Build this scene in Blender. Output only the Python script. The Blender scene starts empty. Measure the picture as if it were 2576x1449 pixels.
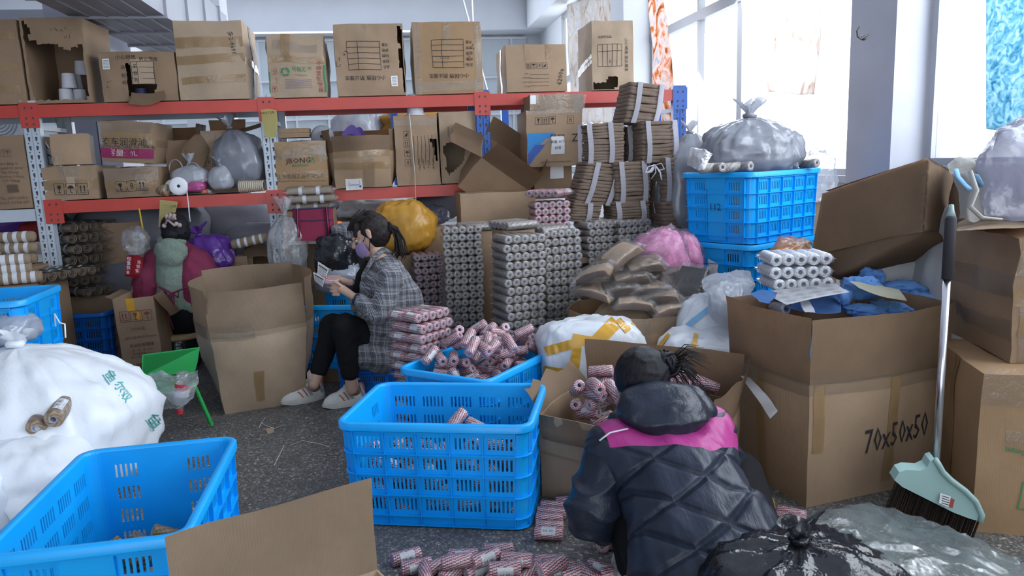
import bpy, bmesh, math, random
from mathutils import Vector, Matrix, noise
random.seed(7)
SC = bpy.context.scene
COL = SC.collection
R = math.radians
# ---------------------------------------------------------------- camera
F, CX, CY = 1860.0, 1288.0, 724.5
PITCH, ROLL = R(9.8), R(2.2)
CAM = Vector((0, 0, 1.4))
_r, _u, _f = Vector((1, 0, 0)), Vector((0, math.sin(PITCH), math.cos(PITCH))), Vector((0, math.cos(PITCH), -math.sin(PITCH)))
RT = _r * math.cos(ROLL) - _u * math.sin(ROLL)
UP = _u * math.cos(ROLL) + _r * math.sin(ROLL)
cd = bpy.data.cameras.new('camera'); cam = bpy.data.objects.new('camera', cd); COL.objects.link(cam)
cam.matrix_world = Matrix(((RT.x, UP.x, -_f.x, 0), (RT.y, UP.y, -_f.y, 0), (RT.z, UP.z, -_f.z, CAM.z), (0, 0, 0, 1)))
cd.sensor_width = 36; cd.lens = F / 2576 * 36; cd.clip_start = .05; cd.clip_end = 200
cd.dof.use_dof = True; cd.dof.focus_distance = 3.6; cd.dof.aperture_fstop = 5.6
SC.camera = cam
SC.view_settings.view_transform = 'Standard'; SC.view_settings.look = 'None'
SC.view_settings.exposure = 0.0; SC.view_settings.gamma = 1; SC.view_settings.use_curve_mapping = False
SC.cycles.max_bounces = 7; SC.cycles.diffuse_bounces = 4; SC.cycles.glossy_bounces = 3
SC.cycles.transmission_bounces = 4; SC.cycles.transparent_max_bounces = 40
SC.cycles.caustics_reflective = False; SC.cycles.caustics_refractive = False
SC.cycles.sample_clamp_indirect = 4.0
# ---------------------------------------------------------------- daylight
W = bpy.data.worlds.new('daylight'); SC.world = W; W.use_nodes = True
_bg = W.node_tree.nodes['Background']; _bg.inputs[0].default_value = (.86, .93, 1.0, 1); _bg.inputs[1].default_value = 3.4

def ray(px, py):
    return (_f + RT * ((px - CX) / F) + UP * ((CY - py) / F))
def at(px, py, Y):                      # the point at distance Y ahead of the camera
    d = ray(px, py); return CAM + d * (Y / d.y)
def gnd(px, py, z=0.0):                 # the point where the sight line meets height z
    d = ray(px, py); return CAM + d * ((z - CAM.z) / d.z)
TH = R(9); CT, ST = math.cos(TH), math.sin(TH)
def U(u, v, z=0.0):                     # room axes: u along the racks, v away from the camera
    return Vector((u * CT - v * ST, u * ST + v * CT, z))
def atv(px, py, v):                     # the point on the upright plane at room depth v
    d = ray(px, py); return CAM + d * (v / (-d.x * ST + d.y * CT))
def atu(px, py, u):
    d = ray(px, py); return CAM + d * (u / (d.x * CT + d.y * ST))
def uv_of(p): return (p.x * CT + p.y * ST, -p.x * ST + p.y * CT)

# window daylight: soft panels in the window openings of the window wall and one added before the far windows to brighten the hall
def area(loc, to, sx, sy, power, col=(.82, .9, 1)):
    l = bpy.data.lights.new('window_light', 'AREA'); l.shape = 'RECTANGLE'; l.size = sx; l.size_y = sy; l.energy = power; l.color = col
    o = bpy.data.objects.new('window_light', l); COL.objects.link(o); o.location = loc
    o.rotation_euler = (Vector(to) - Vector(loc)).to_track_quat('-Z', 'Y').to_euler(); return o
area(U(3.42, 6.6, 2.6), U(0, 5.6, .9), 4.2, 2.2, 260)
area(U(3.42, 2.2, 2.5), U(0, 2.6, .6), 3.0, 2.0, 110)
area(U(-2.2, 15.6, 2.9), U(-2.2, 8, 1.5), 7.0, 2.0, 420)

# ---------------------------------------------------------------- materials
MATS = {}
def nodes_of(name):
    m = bpy.data.materials.new(name); m.use_nodes = True; nt = m.node_tree
    return m, nt, nt.nodes['Principled BSDF']
def N(nt, typ, **kw):
    n = nt.nodes.new(typ)
    for k, v in kw.items():
        if k.startswith('i_'):
            k = k[2:]; k = int(k) if k.isdigit() else k.replace('_', ' ')
            n.inputs[k].default_value = v
        else: setattr(n, k, v)
    return n
def L(nt, a, b): nt.links.new(a, b)
def ramp(nt, fac, stops, interp='LINEAR'):
    r = nt.nodes.new('ShaderNodeValToRGB'); r.color_ramp.interpolation = interp
    e = r.color_ramp.elements
    while len(e) < len(stops): e.new(.5)
    for el, (p, c) in zip(e, stops):
        el.position = p; el.color = (c[0], c[1], c[2], 1) if len(c) == 3 else c
    L(nt, fac, r.inputs[0]); return r.outputs[0]
def mth(nt, op, a, b=None, c=None):
    n = nt.nodes.new('ShaderNodeMath'); n.operation = op
    for i, x in enumerate((a, b, c)):
        if x is None: continue
        if isinstance(x, (int, float)): n.inputs[i].default_value = x
        else: L(nt, x, n.inputs[i])
    return n.outputs[0]
def mixc(nt, fac, a, b):
    n = nt.nodes.new('ShaderNodeMix'); n.data_type = 'RGBA'
    for s, x in ((n.inputs[0], fac), (n.inputs[6], a), (n.inputs[7], b)):
        if isinstance(x, (int, float)): s.default_value = x
        elif isinstance(x, tuple): s.default_value = (x[0], x[1], x[2], 1)
        else: L(nt, x, s)
    return n.outputs[2]
def objco(nt): return nt.nodes.new('ShaderNodeTexCoord').outputs['Object']
def sepxyz(nt, v):
    s = nt.nodes.new('ShaderNodeSeparateXYZ'); L(nt, v, s.inputs[0]); return s.outputs
def comb(nt, x, y, z=0.0):
    s = nt.nodes.new('ShaderNodeCombineXYZ')
    for i, q in enumerate((x, y, z)):
        if isinstance(q, (int, float)): s.inputs[i].default_value = q
        else: L(nt, q, s.inputs[i])
    return s.outputs[0]
def nz(nt, scale, detail=3, rough=.5, co=None):
    n = N(nt, 'ShaderNodeTexNoise'); n.inputs['Scale'].default_value = scale; n.inputs['Detail'].default_value = detail; n.inputs['Roughness'].default_value = rough
    L(nt, co if co is not None else objco(nt), n.inputs['Vector']); return n.outputs[0]
def bump(nt, b, h, strength=.3, dist=.01):
    n = N(nt, 'ShaderNodeBump'); n.inputs['Strength'].default_value = strength; n.inputs['Distance'].default_value = dist
    L(nt, h, n.inputs['Height']); L(nt, n.outputs[0], b.inputs['Normal'])
def mat(name, col, rough=.6, var=.12, vs=6, bs=0.0, bscale=30, bd=.01, metal=0, alpha=1, trans=0, sheen=0, coat=0, spec=None):
    """plain procedural material: a colour with soft mottling and fine relief"""
    if name in MATS: return MATS[name]
    m, nt, b = nodes_of(name); MATS[name] = m
    c2 = tuple(max(0, x * (1 - var)) for x in col); c1 = tuple(min(1, x * (1 + var * .6)) for x in col)
    L(nt, ramp(nt, nz(nt, vs, 4), [(.3, c2), (.7, c1)]), b.inputs['Base Color'])
    b.inputs['Roughness'].default_value = rough; b.inputs['Metallic'].default_value = metal
    b.inputs['Alpha'].default_value = alpha; b.inputs['Transmission Weight'].default_value = trans
    b.inputs['Sheen Weight'].default_value = sheen; b.inputs['Coat Weight'].default_value = coat
    if spec is not None: b.inputs['Specular IOR Level'].default_value = spec
    if bs: bump(nt, b, nz(nt, bscale, 5, .6), bs, bd)
    return m
def card(name, col, scuff=.16):
    m, nt, b = nodes_of(name); MATS[name] = m; co = objco(nt); x, y, z = sepxyz(nt, co)
    big = nz(nt, 3.2, 5, .6, co); fine = nz(nt, 60, 3, .6, co)
    base = ramp(nt, big, [(.3, tuple(q * (1 - scuff) for q in col)), (.55, col), (.75, tuple(min(1, q * (1 + scuff * .8)) for q in col))])
    L(nt, mixc(nt, mth(nt, 'MULTIPLY', fine, .18), base, (col[0] * .55, col[1] * .55, col[2] * .55)), b.inputs['Base Color'])
    flute = mth(nt, 'SINE', mth(nt, 'MULTIPLY', mth(nt, 'ADD', x, y), 900.0))
    h = mth(nt, 'ADD', mth(nt, 'MULTIPLY', big, 1.6), mth(nt, 'MULTIPLY', flute, .03))
    b.inputs['Roughness'].default_value = .72; b.inputs['Specular IOR Level'].default_value = .3
    bump(nt, b, h, .35, .012); return m
CARD = card('cardboard_tan', (.38, .262, .17)); CARD2 = card('cardboard_brown', (.31, .208, .132)); CARD3 = card('cardboard_pale', (.45, .335, .235)); CARD4 = card('cardboard_warm', (.37, .235, .13))
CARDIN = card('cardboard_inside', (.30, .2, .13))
def film(name, col=(.9, .93, 1), opacity=.16, rough=.12, bscale=35, bstr=.8, mott=.0, dif=.6):
    """thin plastic film: part see-through, part milky, with crinkle highlights"""
    m, nt, b = nodes_of(name); MATS[name] = m; nt.nodes.remove(b)
    out = nt.nodes['Material Output']
    h = nz(nt, bscale, 4, .65)
    bp = N(nt, 'ShaderNodeBump'); bp.inputs['Strength'].default_value = bstr; bp.inputs['Distance'].default_value = .01; L(nt, h, bp.inputs['Height'])
    tr = N(nt, 'ShaderNodeBsdfTransparent'); gl = N(nt, 'ShaderNodeBsdfGlossy'); gl.inputs['Roughness'].default_value = rough
    L(nt, bp.outputs[0], gl.inputs['Normal']); df = N(nt, 'ShaderNodeBsdfDiffuse'); df.inputs[0].default_value = (*col, 1); L(nt, bp.outputs[0], df.inputs['Normal'])
    tl = N(nt, 'ShaderNodeBsdfTranslucent'); tl.inputs[0].default_value = (*col, 1)
    dd = N(nt, 'ShaderNodeMixShader'); dd.inputs[0].default_value = .35; L(nt, df.outputs[0], dd.inputs[1]); L(nt, tl.outputs[0], dd.inputs[2])
    m1 = N(nt, 'ShaderNodeMixShader')
    if mott:
        mm = N(nt, 'ShaderNodeMapRange'); L(nt, nz(nt, 7, 4), mm.inputs[0]); mm.inputs[1].default_value = .35; mm.inputs[2].default_value = .65
        mm.inputs[3].default_value = max(0, opacity - mott); mm.inputs[4].default_value = min(1, opacity + mott); L(nt, mm.outputs[0], m1.inputs[0])
    else: m1.inputs[0].default_value = opacity
    L(nt, tr.outputs[0], m1.inputs[1]); L(nt, dd.outputs[0], m1.inputs[2])
    lw = N(nt, 'ShaderNodeLayerWeight'); lw.inputs[0].default_value = .35; L(nt, bp.outputs[0], lw.inputs['Normal'])
    fac = mth(nt, 'MULTIPLY_ADD', lw.outputs[0], .42, .04)
    m2 = N(nt, 'ShaderNodeMixShader'); L(nt, fac, m2.inputs[0]); L(nt, m1.outputs[0], m2.inputs[1]); L(nt, gl.outputs[0], m2.inputs[2])
    L(nt, m2.outputs[0], out.inputs[0]); return m
FILM = film('clear_film', opacity=.045)
FILM2 = film('milky_film', opacity=.42, bscale=14, mott=.12)
TAPE = film('clear_tape', (.62, .50, .38), .16, .10, 22, .9)
TAPEB = film('brown_tape', (.50, .33, .17), .78, .2, 16, .5)
GREYBAG = film('grey_bag_film', (.36, .38, .44), .86, .2, 5, .5, .08)
CLEARBAG = film('clear_bag_film', (.75, .78, .84), .30, .14, 9, .9, .15)
BLACKBAG = film('black_bag_film', (.02, .022, .03), .93, .14, 12, 1.0, .05)
VIOLETBAG = film('violet_bag_film', (.20, .07, .48), .95, .2, 9, .8, .04)
def twine(name, ca, cb, scale=1.0, freq=16, zf=330, contrast=.12):
    m, nt, b = nodes_of(name); MATS[name] = m; co = objco(nt); x, y, z = sepxyz(nt, co)
    ang = mth(nt, 'ARCTAN2', y, x)
    wob = mth(nt, 'ADD', mth(nt, 'MULTIPLY', nz(nt, 45, 3, .7, co), 7.5), mth(nt, 'MULTIPLY', mth(nt, 'SQRT', mth(nt, 'ADD', mth(nt, 'MULTIPLY', x, x), mth(nt, 'MULTIPLY', y, y))), 420.0))
    strand = mth(nt, 'SINE', mth(nt, 'ADD', mth(nt, 'MULTIPLY', z, zf * 2.6), mth(nt, 'MULTIPLY', ang, 1.0)))
    row = mth(nt, 'ROUND', mth(nt, 'MULTIPLY', z, zf * .82 / math.pi))
    ph = mth(nt, 'ADD', mth(nt, 'MULTIPLY', ang, freq), mth(nt, 'ADD', mth(nt, 'MULTIPLY', row, 1.9), wob))
    s = mth(nt, 'ADD', mth(nt, 'MULTIPLY', mth(nt, 'SINE', ph), .5), .5)
    c = ramp(nt, s, [(.5 - contrast, ca), (.5 + contrast, cb)])
    L(nt, c, b.inputs['Base Color']); b.inputs['Roughness'].default_value = .45
    b.inputs['Coat Weight'].default_value = .45; b.inputs['Coat Roughness'].default_value = .18
    bump(nt, b, mth(nt, 'ADD', mth(nt, 'MULTIPLY', strand, .3), nz(nt, 55, 3, .6, co)), .55, .004)
    return m
TW_RED = twine('red_white_twine', (.36, .028, .06), (.74, .64, .69))
TW_GREY = twine('grey_twine', (.235, .21, .195), (.37, .335, .31), freq=5, contrast=.4)
TW_MAUVE = twine('mauve_twine', (.22, .08, .11), (.42, .30, .33), freq=9, contrast=.2)
TW_BROWN = twine('jute_twine', (.20, .13, .075), (.36, .26, .17), freq=5, contrast=.4)
TW_GOLD = twine('gold_twine', (.25, .13, .02), (.52, .33, .10), freq=9, contrast=.3)
TW_WHITE = twine('white_twine', (.62, .64, .70), (.82, .84, .88), freq=5, contrast=.4)
CORE = mat('paper_core', (.42, .43, .52), .7); COREDARK = mat('core_hole', (.10, .10, .14), .8)
def labelmat():
    m, nt, b = nodes_of('printed_label'); co = objco(nt); x, y, z = sepxyz(nt, co)
    bars = mth(nt, 'GREATER_THAN', nz(nt, 420, 0, .5, comb(nt, z, 0.0, 0.0)), .5)
    ang = mth(nt, 'ARCTAN2', y, x)
    band = mth(nt, 'MULTIPLY', mth(nt, 'GREATER_THAN', ang, .05), mth(nt, 'LESS_THAN', ang, .42))
    zin = mth(nt, 'LESS_THAN', mth(nt, 'ABSOLUTE', z), .019)
    lines = mth(nt, 'GREATER_THAN', mth(nt, 'SINE', mth(nt, 'MULTIPLY', ang, 42.0)), .55)
    l2 = mth(nt, 'MULTIPLY', mth(nt, 'MULTIPLY', lines, mth(nt, 'GREATER_THAN', nz(nt, 260, 0, .5, co), .5)), mth(nt, 'LESS_THAN', ang, -.05))
    f = mth(nt, 'MULTIPLY', mth(nt, 'MAXIMUM', mth(nt, 'MULTIPLY', band, bars), mth(nt, 'MULTIPLY', l2, .45)), zin)
    L(nt, mixc(nt, f, (.74, .76, .80), (.06, .06, .08)), b.inputs['Base Color']); b.inputs['Roughness'].default_value = .35; return m
LABEL = labelmat()
PLBLUE = mat('blue_plastic', (.004, .40, .95), .36, .10, 4, .12, 120, .002)
PLBLUE_D = mat('deep_blue_plastic', (.006, .17, .66), .4, .12, 4, .12, 120, .002)
WHITE = mat('white_paint', (.78, .80, .84), .8, .04, 2, .08, 60)
PAPER = mat('white_paper', (.78, .78, .80), .6, .05); YPAPER = mat('yellow_paper', (.72, .66, .28), .65, .06)
INK = mat('black_ink', (.035, .035, .04), .7); REDINK = mat('red_ink', (.33, .06, .05), .7); GREENINK = mat('green_ink', (.03, .22, .09), .7); BLUEINK = mat('blue_ink', (.05, .10, .38), .7); BROWNINK = mat('faded_ink', (.13, .085, .06), .75)
INK.node_tree.nodes['Principled BSDF'].inputs['Specular IOR Level'].default_value = .15
REDSTEEL = mat('red_beam_paint', (.52, .055, .04), .38, .12, 5, .1, 60, .003)
GREYSTEEL = mat('grey_post_paint', (.50, .56, .64), .42, .06, 5, .06, 60, .003)
BLUESTEEL = mat('blue_post_paint', (.02, .10, .42), .4, .1, 5)
DARKSTEEL = mat('slate_steel', (.16, .20, .28), .5, .1, 5)
# ---------------------------------------------------------------- object helpers
def lab(o, label, cat, group=None, kind=None):
    if label: o['label'] = label
    if cat: o['category'] = cat
    if group: o['group'] = group
    if kind: o['kind'] = kind
    return o
def empty(name, loc=(0, 0, 0), rz=0.0, label=None, cat=None, group=None, rot=None):
    o = bpy.data.objects.new(name, None); COL.objects.link(o); o.location = loc
    o.rotation_euler = rot if rot else (0, 0, rz); o.empty_display_size = .05
    return lab(o, label, cat, group)
def link(name, me, parent=None, m=None):
    o = bpy.data.objects.new(name, me); COL.objects.link(o)
    if m is not None:
        if not me.materials: me.materials.append(m)
    if parent: o.parent = parent
    return o
def fin(name, bm, m, parent=None, smooth=False):
    me = bpy.data.meshes.new(name); bmesh.ops.recalc_face_normals(bm, faces=bm.faces[:]); bm.to_mesh(me); bm.free()
    if smooth:
        for p in me.polygons: p.use_smooth = True
        if smooth is not True: me.set_sharp_from_angle(angle=smooth)
    ms = m if isinstance(m, (list, tuple)) else [m]
    for q in ms: me.materials.append(q)
    return link(name, me, parent)
def struct(o): o['kind'] = 'structure'; return o
def copytree(o, parent=None):
    c = o.copy(); COL.objects.link(c)
    if parent: c.parent = parent
    for ch in list(o.children): copytree(ch, c)
    return c
def bx(bm, lo, hi, M=None, mi=0):
    vs = [bm.verts.new((x, y, z)) for x in (lo[0], hi[0]) for y in (lo[1], hi[1]) for z in (lo[2], hi[2])]
    if M is not None:
        for v in vs: v.co = M @ v.co
    for f in ((0, 1, 3, 2), (4, 6, 7, 5), (0, 4, 5, 1), (2, 3, 7, 6), (0, 2, 6, 4), (1, 5, 7, 3)):
        bm.faces.new([vs[i] for i in f]).material_index = mi
    return vs
def beam(bm, a, b, w, h, up=Vector((0, 0, 1)), mi=0):
    a, b = Vector(a), Vector(b); d = b - a; ln = d.length; d.normalize()
    s = d.cross(up)
    if s.length < 1e-4: s = Vector((1, 0, 0))
    s.normalize(); t = s.cross(d)
    M = Matrix(((d.x, s.x, t.x, a.x), (d.y, s.y, t.y, a.y), (d.z, s.z, t.z, a.z), (0, 0, 0, 1)))
    return bx(bm, (0, -w / 2, -h / 2), (ln, w / 2, h / 2), M, mi)
def tube(bm, pts, rad, seg=8, cap=True, flat=1.0, mi=0, closed=False):
    pts = [Vector(p) for p in pts]; n = len(pts); rings = []
    nrm = None
    for i, p in enumerate(pts):
        t = (pts[(i + 1) % n] - pts[i - 1]) if closed else (pts[min(i + 1, n - 1)] - pts[max(i - 1, 0)])
        t.normalize()
        if nrm is None:
            nrm = Vector((0, 0, 1)) if abs(t.z) < .9 else Vector((1, 0, 0))
        nrm = (nrm - t * nrm.dot(t)).normalized(); bn = t.cross(nrm)
        r = rad[i] if isinstance(rad, (list, tuple)) else rad
        rings.append([bm.verts.new(p + nrm * (r * flat * math.cos(2 * math.pi * k / seg)) + bn * (r * math.sin(2 * math.pi * k / seg))) for k in range(seg)])
    for i in range(n if closed else n - 1):
        A, B = rings[i], rings[(i + 1) % n]
        for k in range(seg):
            bm.faces.new((A[k], A[(k + 1) % seg], B[(k + 1) % seg], B[k])).material_index = mi
    if cap and not closed:
        bm.faces.new(rings[0][::-1]).material_index = mi; bm.faces.new(rings[-1]).material_index = mi
def lathe(bm, prof, seg=24, M=None, mi=0):
    rings = []
    for (r, z) in prof:
        if r < 1e-6: rings.append([bm.verts.new((0, 0, z))])
        else: rings.append([bm.verts.new((r * math.cos(2 * math.pi * k / seg), r * math.sin(2 * math.pi * k / seg), z)) for k in range(seg)])
    if M is not None:
        for rg in rings:
            for v in rg: v.co = M @ v.co
    for A, B in zip(rings, rings[1:]):
        for k in range(seg):
            a0, a1 = A[k % len(A)], A[(k + 1) % len(A)]; b0, b1 = B[k % len(B)], B[(k + 1) % len(B)]
            fs = [a0, a1, b1, b0]; q = []
            for v in fs:
                if v not in q: q.append(v)
            if len(q) > 2: bm.faces.new(q).material_index = mi
def grid(bm, fn, nu, nv, mi=0, skip=None):
    vs = [[bm.verts.new(fn(i / nu, j / nv)) for j in range(nv + 1)] for i in range(nu + 1)]
    fs = []
    for i in range(nu):
        for j in range(nv):
            if skip and skip((i + .5) / nu, (j + .5) / nv): continue
            f = bm.faces.new((vs[i][j], vs[i + 1][j], vs[i + 1][j + 1], vs[i][j + 1])); f.material_index = mi; fs.append(f)
    return fs
def sheet(name, fn, nu, nv, m, parent=None, th=.0015, smooth=True, skip=None):
    bm = bmesh.new(); fs = grid(bm, fn, nu, nv, 0, skip)
    lv = [v for v in bm.verts if not v.link_faces]
    for v in lv: bm.verts.remove(v)
    bmesh.ops.solidify(bm, geom=bm.faces[:], thickness=th)
    return fin(name, bm, m, parent, R(40) if smooth else False)
def fb(p, s, o=3, seed=0.0):
    return noise.fractal(Vector(p) * s + Vector((seed * 17.1, seed * 7.7, seed * 3.3)), 1.0, 2.0, o)
def xf(loc=(0, 0, 0), rx=0, ry=0, rz=0, s=1):
    return Matrix.Translation(Vector(loc)) @ Matrix.Rotation(R(rz), 4, 'Z') @ Matrix.Rotation(R(ry), 4, 'Y') @ Matrix.Rotation(R(rx), 4, 'X') @ Matrix.Scale(s, 4)
_TXT = {}
def textmesh(s, size):
    """flat lettering as polygons: list of vertices and faces, origin at the centre"""
    if s in _TXT: V, Fc = _TXT[s]
    else:
        c = bpy.data.curves.new('t', 'FONT'); c.body = s; c.size = 1; c.align_x = 'CENTER'; c.align_y = 'CENTER'; c.resolution_u = 1
        o = bpy.data.objects.new('t', c); COL.objects.link(o); bpy.context.view_layer.update()
        me = bpy.data.meshes.new_from_object(o.evaluated_get(bpy.context.evaluated_depsgraph_get()))
        V = [v.co.copy() for v in me.vertices]; Fc = [tuple(p.vertices) for p in me.polygons]
        bpy.data.objects.remove(o); bpy.data.curves.remove(c); bpy.data.meshes.remove(me); _TXT[s] = (V, Fc)
    return [(v.x * size, v.y * size) for v in V], Fc
# ---------------------------------------------------------------- cartons
def inpoly(x, y, P):
    c = False; j = len(P) - 1
    for i in range(len(P)):
        if (P[i][1] > y) != (P[j][1] > y) and x < (P[j][0] - P[i][0]) * (y - P[i][1]) / (P[j][1] - P[i][1] + 1e-9) + P[i][0]: c = not c
        j = i
    return c
def arc(cx, cy, r, a0, a1, n=10): return [(cx + r * math.cos(R(a0 + (a1 - a0) * i / n)), cy + r * math.sin(R(a0 + (a1 - a0) * i / n))) for i in range(n + 1)]
def stroke(pts, w):
    out = []
    for (x0, y0), (x1, y1) in zip(pts, pts[1:]):
        dx, dy = x1 - x0, y1 - y0; l = math.hypot(dx, dy) or 1e-6; n = max(1, int(l / .05)); px, py = -dy / l * w / 2, dx / l * w / 2
        for i in range(n):
            a, b = i / n, (i + 1) / n
            out.append([(x0 + dx * a - px, y0 + dy * a - py), (x0 + dx * b - px, y0 + dy * b - py), (x0 + dx * b + px, y0 + dy * b + py), (x0 + dx * a + px, y0 + dy * a + py)])
    return out
def icon(kind, s, boxed=True):
    """a packing mark as flat polygons about the origin, s metres wide"""
    P = []; w = s * .05
    if boxed: P += stroke([(-s / 2, -s * .6), (s / 2, -s * .6), (s / 2, s * .6), (-s / 2, s * .6), (-s / 2, -s * .6)], w)
    if kind == 'up':
        for x in (-.18, .18):
            P += stroke([(x * s, -.3 * s), (x * s, .2 * s)], w * 1.6); P.append([((x - .12) * s, .18 * s), ((x + .12) * s, .18 * s), (x * s, .42 * s)])
        P += stroke([(-.35 * s, -.42 * s), (.35 * s, -.42 * s)], w * 1.3)
    elif kind == 'umbrella':
        P.append(arc(0, .1 * s, .32 * s, 0, 180)); P += stroke([(0, .1 * s), (0, -.35 * s), (.1 * s, -.42 * s), (.16 * s, -.34 * s)], w * 1.4)
    elif kind == 'glass':
        P.append([(-.2 * s, .4 * s), (.2 * s, .4 * s), (.17 * s, .12 * s), (.06 * s, -.02 * s), (-.06 * s, -.02 * s), (-.17 * s, .12 * s)])
        P += stroke([(0, 0), (0, -.36 * s)], w * 1.6); P += stroke([(-.16 * s, -.38 * s), (.16 * s, -.38 * s)], w * 1.6)
    elif kind == 'hand':
        P += stroke([(-.3 * s, -.3 * s), (-.1 * s, .1 * s), (.25 * s, .3 * s)], w * 2); P.append(arc(-.05 * s, -.1 * s, .2 * s, 0, 360, 8)); P += stroke([(0, .1 * s), (.3 * s, 0)], w * 2)
    elif kind == 'link':
        for y in (.16, -.16): P += stroke(arc(0, y * s, .15 * s, 0, 360, 10), w * 1.3)
    elif kind == 'sun':
        P.append(arc(0, 0, .16 * s, 0, 360, 10))
        for k in range(12): P += stroke([(.2 * s * math.cos(k * .5236), .2 * s * math.sin(k * .5236)), (.38 * s * math.cos(k * .5236), .38 * s * math.sin(k * .5236))], w * .8)
    elif kind == 'fruit':
        P.append(arc(0, -.1 * s, .24 * s, 0, 360, 10)); P += stroke([(0, .1 * s), (0, .4 * s)], w * 1.3); P += stroke([(-.2 * s, .32 * s), (.2 * s, .32 * s)], w)
    elif kind == 'bars':
        x = -.4
        for k in range(11): P += stroke([(x * s, -.35 * s), (x * s, .35 * s)], w * (.7 if k % 3 else 1.6)); x += .08
    elif kind == 'recycle':
        for k in range(3):
            a = 90 + 120 * k; P += stroke(arc(0, 0, .34 * s, a + 15, a + 90, 4), w * 3)
            q = R(a + 105); P.append([(.22 * s * math.cos(q - .25), .22 * s * math.sin(q - .25)), (.48 * s * math.cos(q - .25), .48 * s * math.sin(q - .25)), (.36 * s * math.cos(q + .25), .36 * s * math.sin(q + .25))])
    return P
FACES = {'F': ((-1, -1, 0), (1, 0, 0), (0, 0, 1), (0, -1, 0)), 'R': ((1, -1, 0), (0, 1, 0), (0, 0, 1), (1, 0, 0)),
         'B': ((1, 1, 0), (-1, 0, 0), (0, 0, 1), (0, 1, 0)), 'L': ((-1, 1, 0), (0, -1, 0), (0, 0, 1), (-1, 0, 0)),
         'T': ((-1, -1, 1), (1, 0, 0), (0, 1, 0), (0, 0, 1)), 'D': ((-1, -1, 0), (1, 0, 0), (0, 1, 0), (0, 0, -1))}
class Box:
    def __init__(s, w, d, h, bulge=.008, bow=0.0, closed=True, seed=0, taper=0.0, rough=.006):
        s.w, s.d, s.h, s.bulge, s.bow, s.closed, s.seed, s.taper, s.rough = w, d, h, bulge, bow, closed, seed, taper, rough
    def size(s, f): return {'F': (s.w, s.h), 'B': (s.w, s.h), 'L': (s.d, s.h), 'R': (s.d, s.h), 'T': (s.w, s.d), 'D': (s.w, s.d)}[f]
    def pos(s, f, u, v, off=0.0):
        o, U_, V_, N_ = (Vector(q) for q in FACES[f]); a, b = s.size(f)
        p = Vector((o.x * s.w / 2, o.y * s.d / 2, o.z * s.h)) + U_ * (u * a) + V_ * (v * b)
        eu = math.sin(math.pi * min(1, max(0, u)))
        if f in 'FBLR':
            ev = math.sin(math.pi * v) if s.closed else min(1, v * 1.8)
            bb = s.bulge * eu * ev + s.bow * eu * min(1, v * 1.3)
            k = 1 + s.taper * (p.z / s.h)
            p.x *= k; p.y *= k
        else: ev = math.sin(math.pi * v); bb = (s.bulge * .5 if f == 'T' else 0) * eu * ev; p.x *= 1 + (s.taper if f == 'T' else 0); p.y *= 1 + (s.taper if f == 'T' else 0)
        nn = fb(p, 5, 2, s.seed) * s.rough * min(1, 4 * eu) * (1 if not s.closed and v > .8 else min(1, 4 * abs(math.sin(math.pi * v))))
        if s.rough > 0:                       # knocked, softened edges
            ex = noise.noise(p * 9 + Vector((s.seed, 0, 0))) * s.rough * .9
            p = p + Vector((ex, noise.noise(p * 9 + Vector((0, 5 + s.seed, 0))) * s.rough * .9, (noise.noise(p * 7 + Vector((0, 0, s.seed))) * s.rough * .9) if p.z > .02 else 0))
        return p + N_ * (bb + nn + off)
def decal(bm, B, f, P, cu, cv, rot, off=.0035, sx=1):
    """flat print polygons P (metres about the origin) laid on face f centred at (cu, cv)"""
    a, b = B.size(f); c, s_ = math.cos(R(rot)), math.sin(R(rot))
    for q in P:
        vs = []
        for x, y in q:
            x *= sx; X, Y = x * c - y * s_, x * s_ + y * c
            vs.append(bm.verts.new(B.pos(f, cu + X / a, cv + Y / b, off)))
        try: bm.faces.new(vs)
        except ValueError: pass
def rect(w, h, nu=4, nv=4):
    return [[(-w / 2 + w * i / nu, -h / 2 + h * j / nv), (-w / 2 + w * (i + 1) / nu, -h / 2 + h * j / nv), (-w / 2 + w * (i + 1) / nu, -h / 2 + h * (j + 1) / nv), (-w / 2 + w * i / nu, -h / 2 + h * (j + 1) / nv)] for i in range(nu) for j in range(nv)]
_seed = [0]
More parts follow.
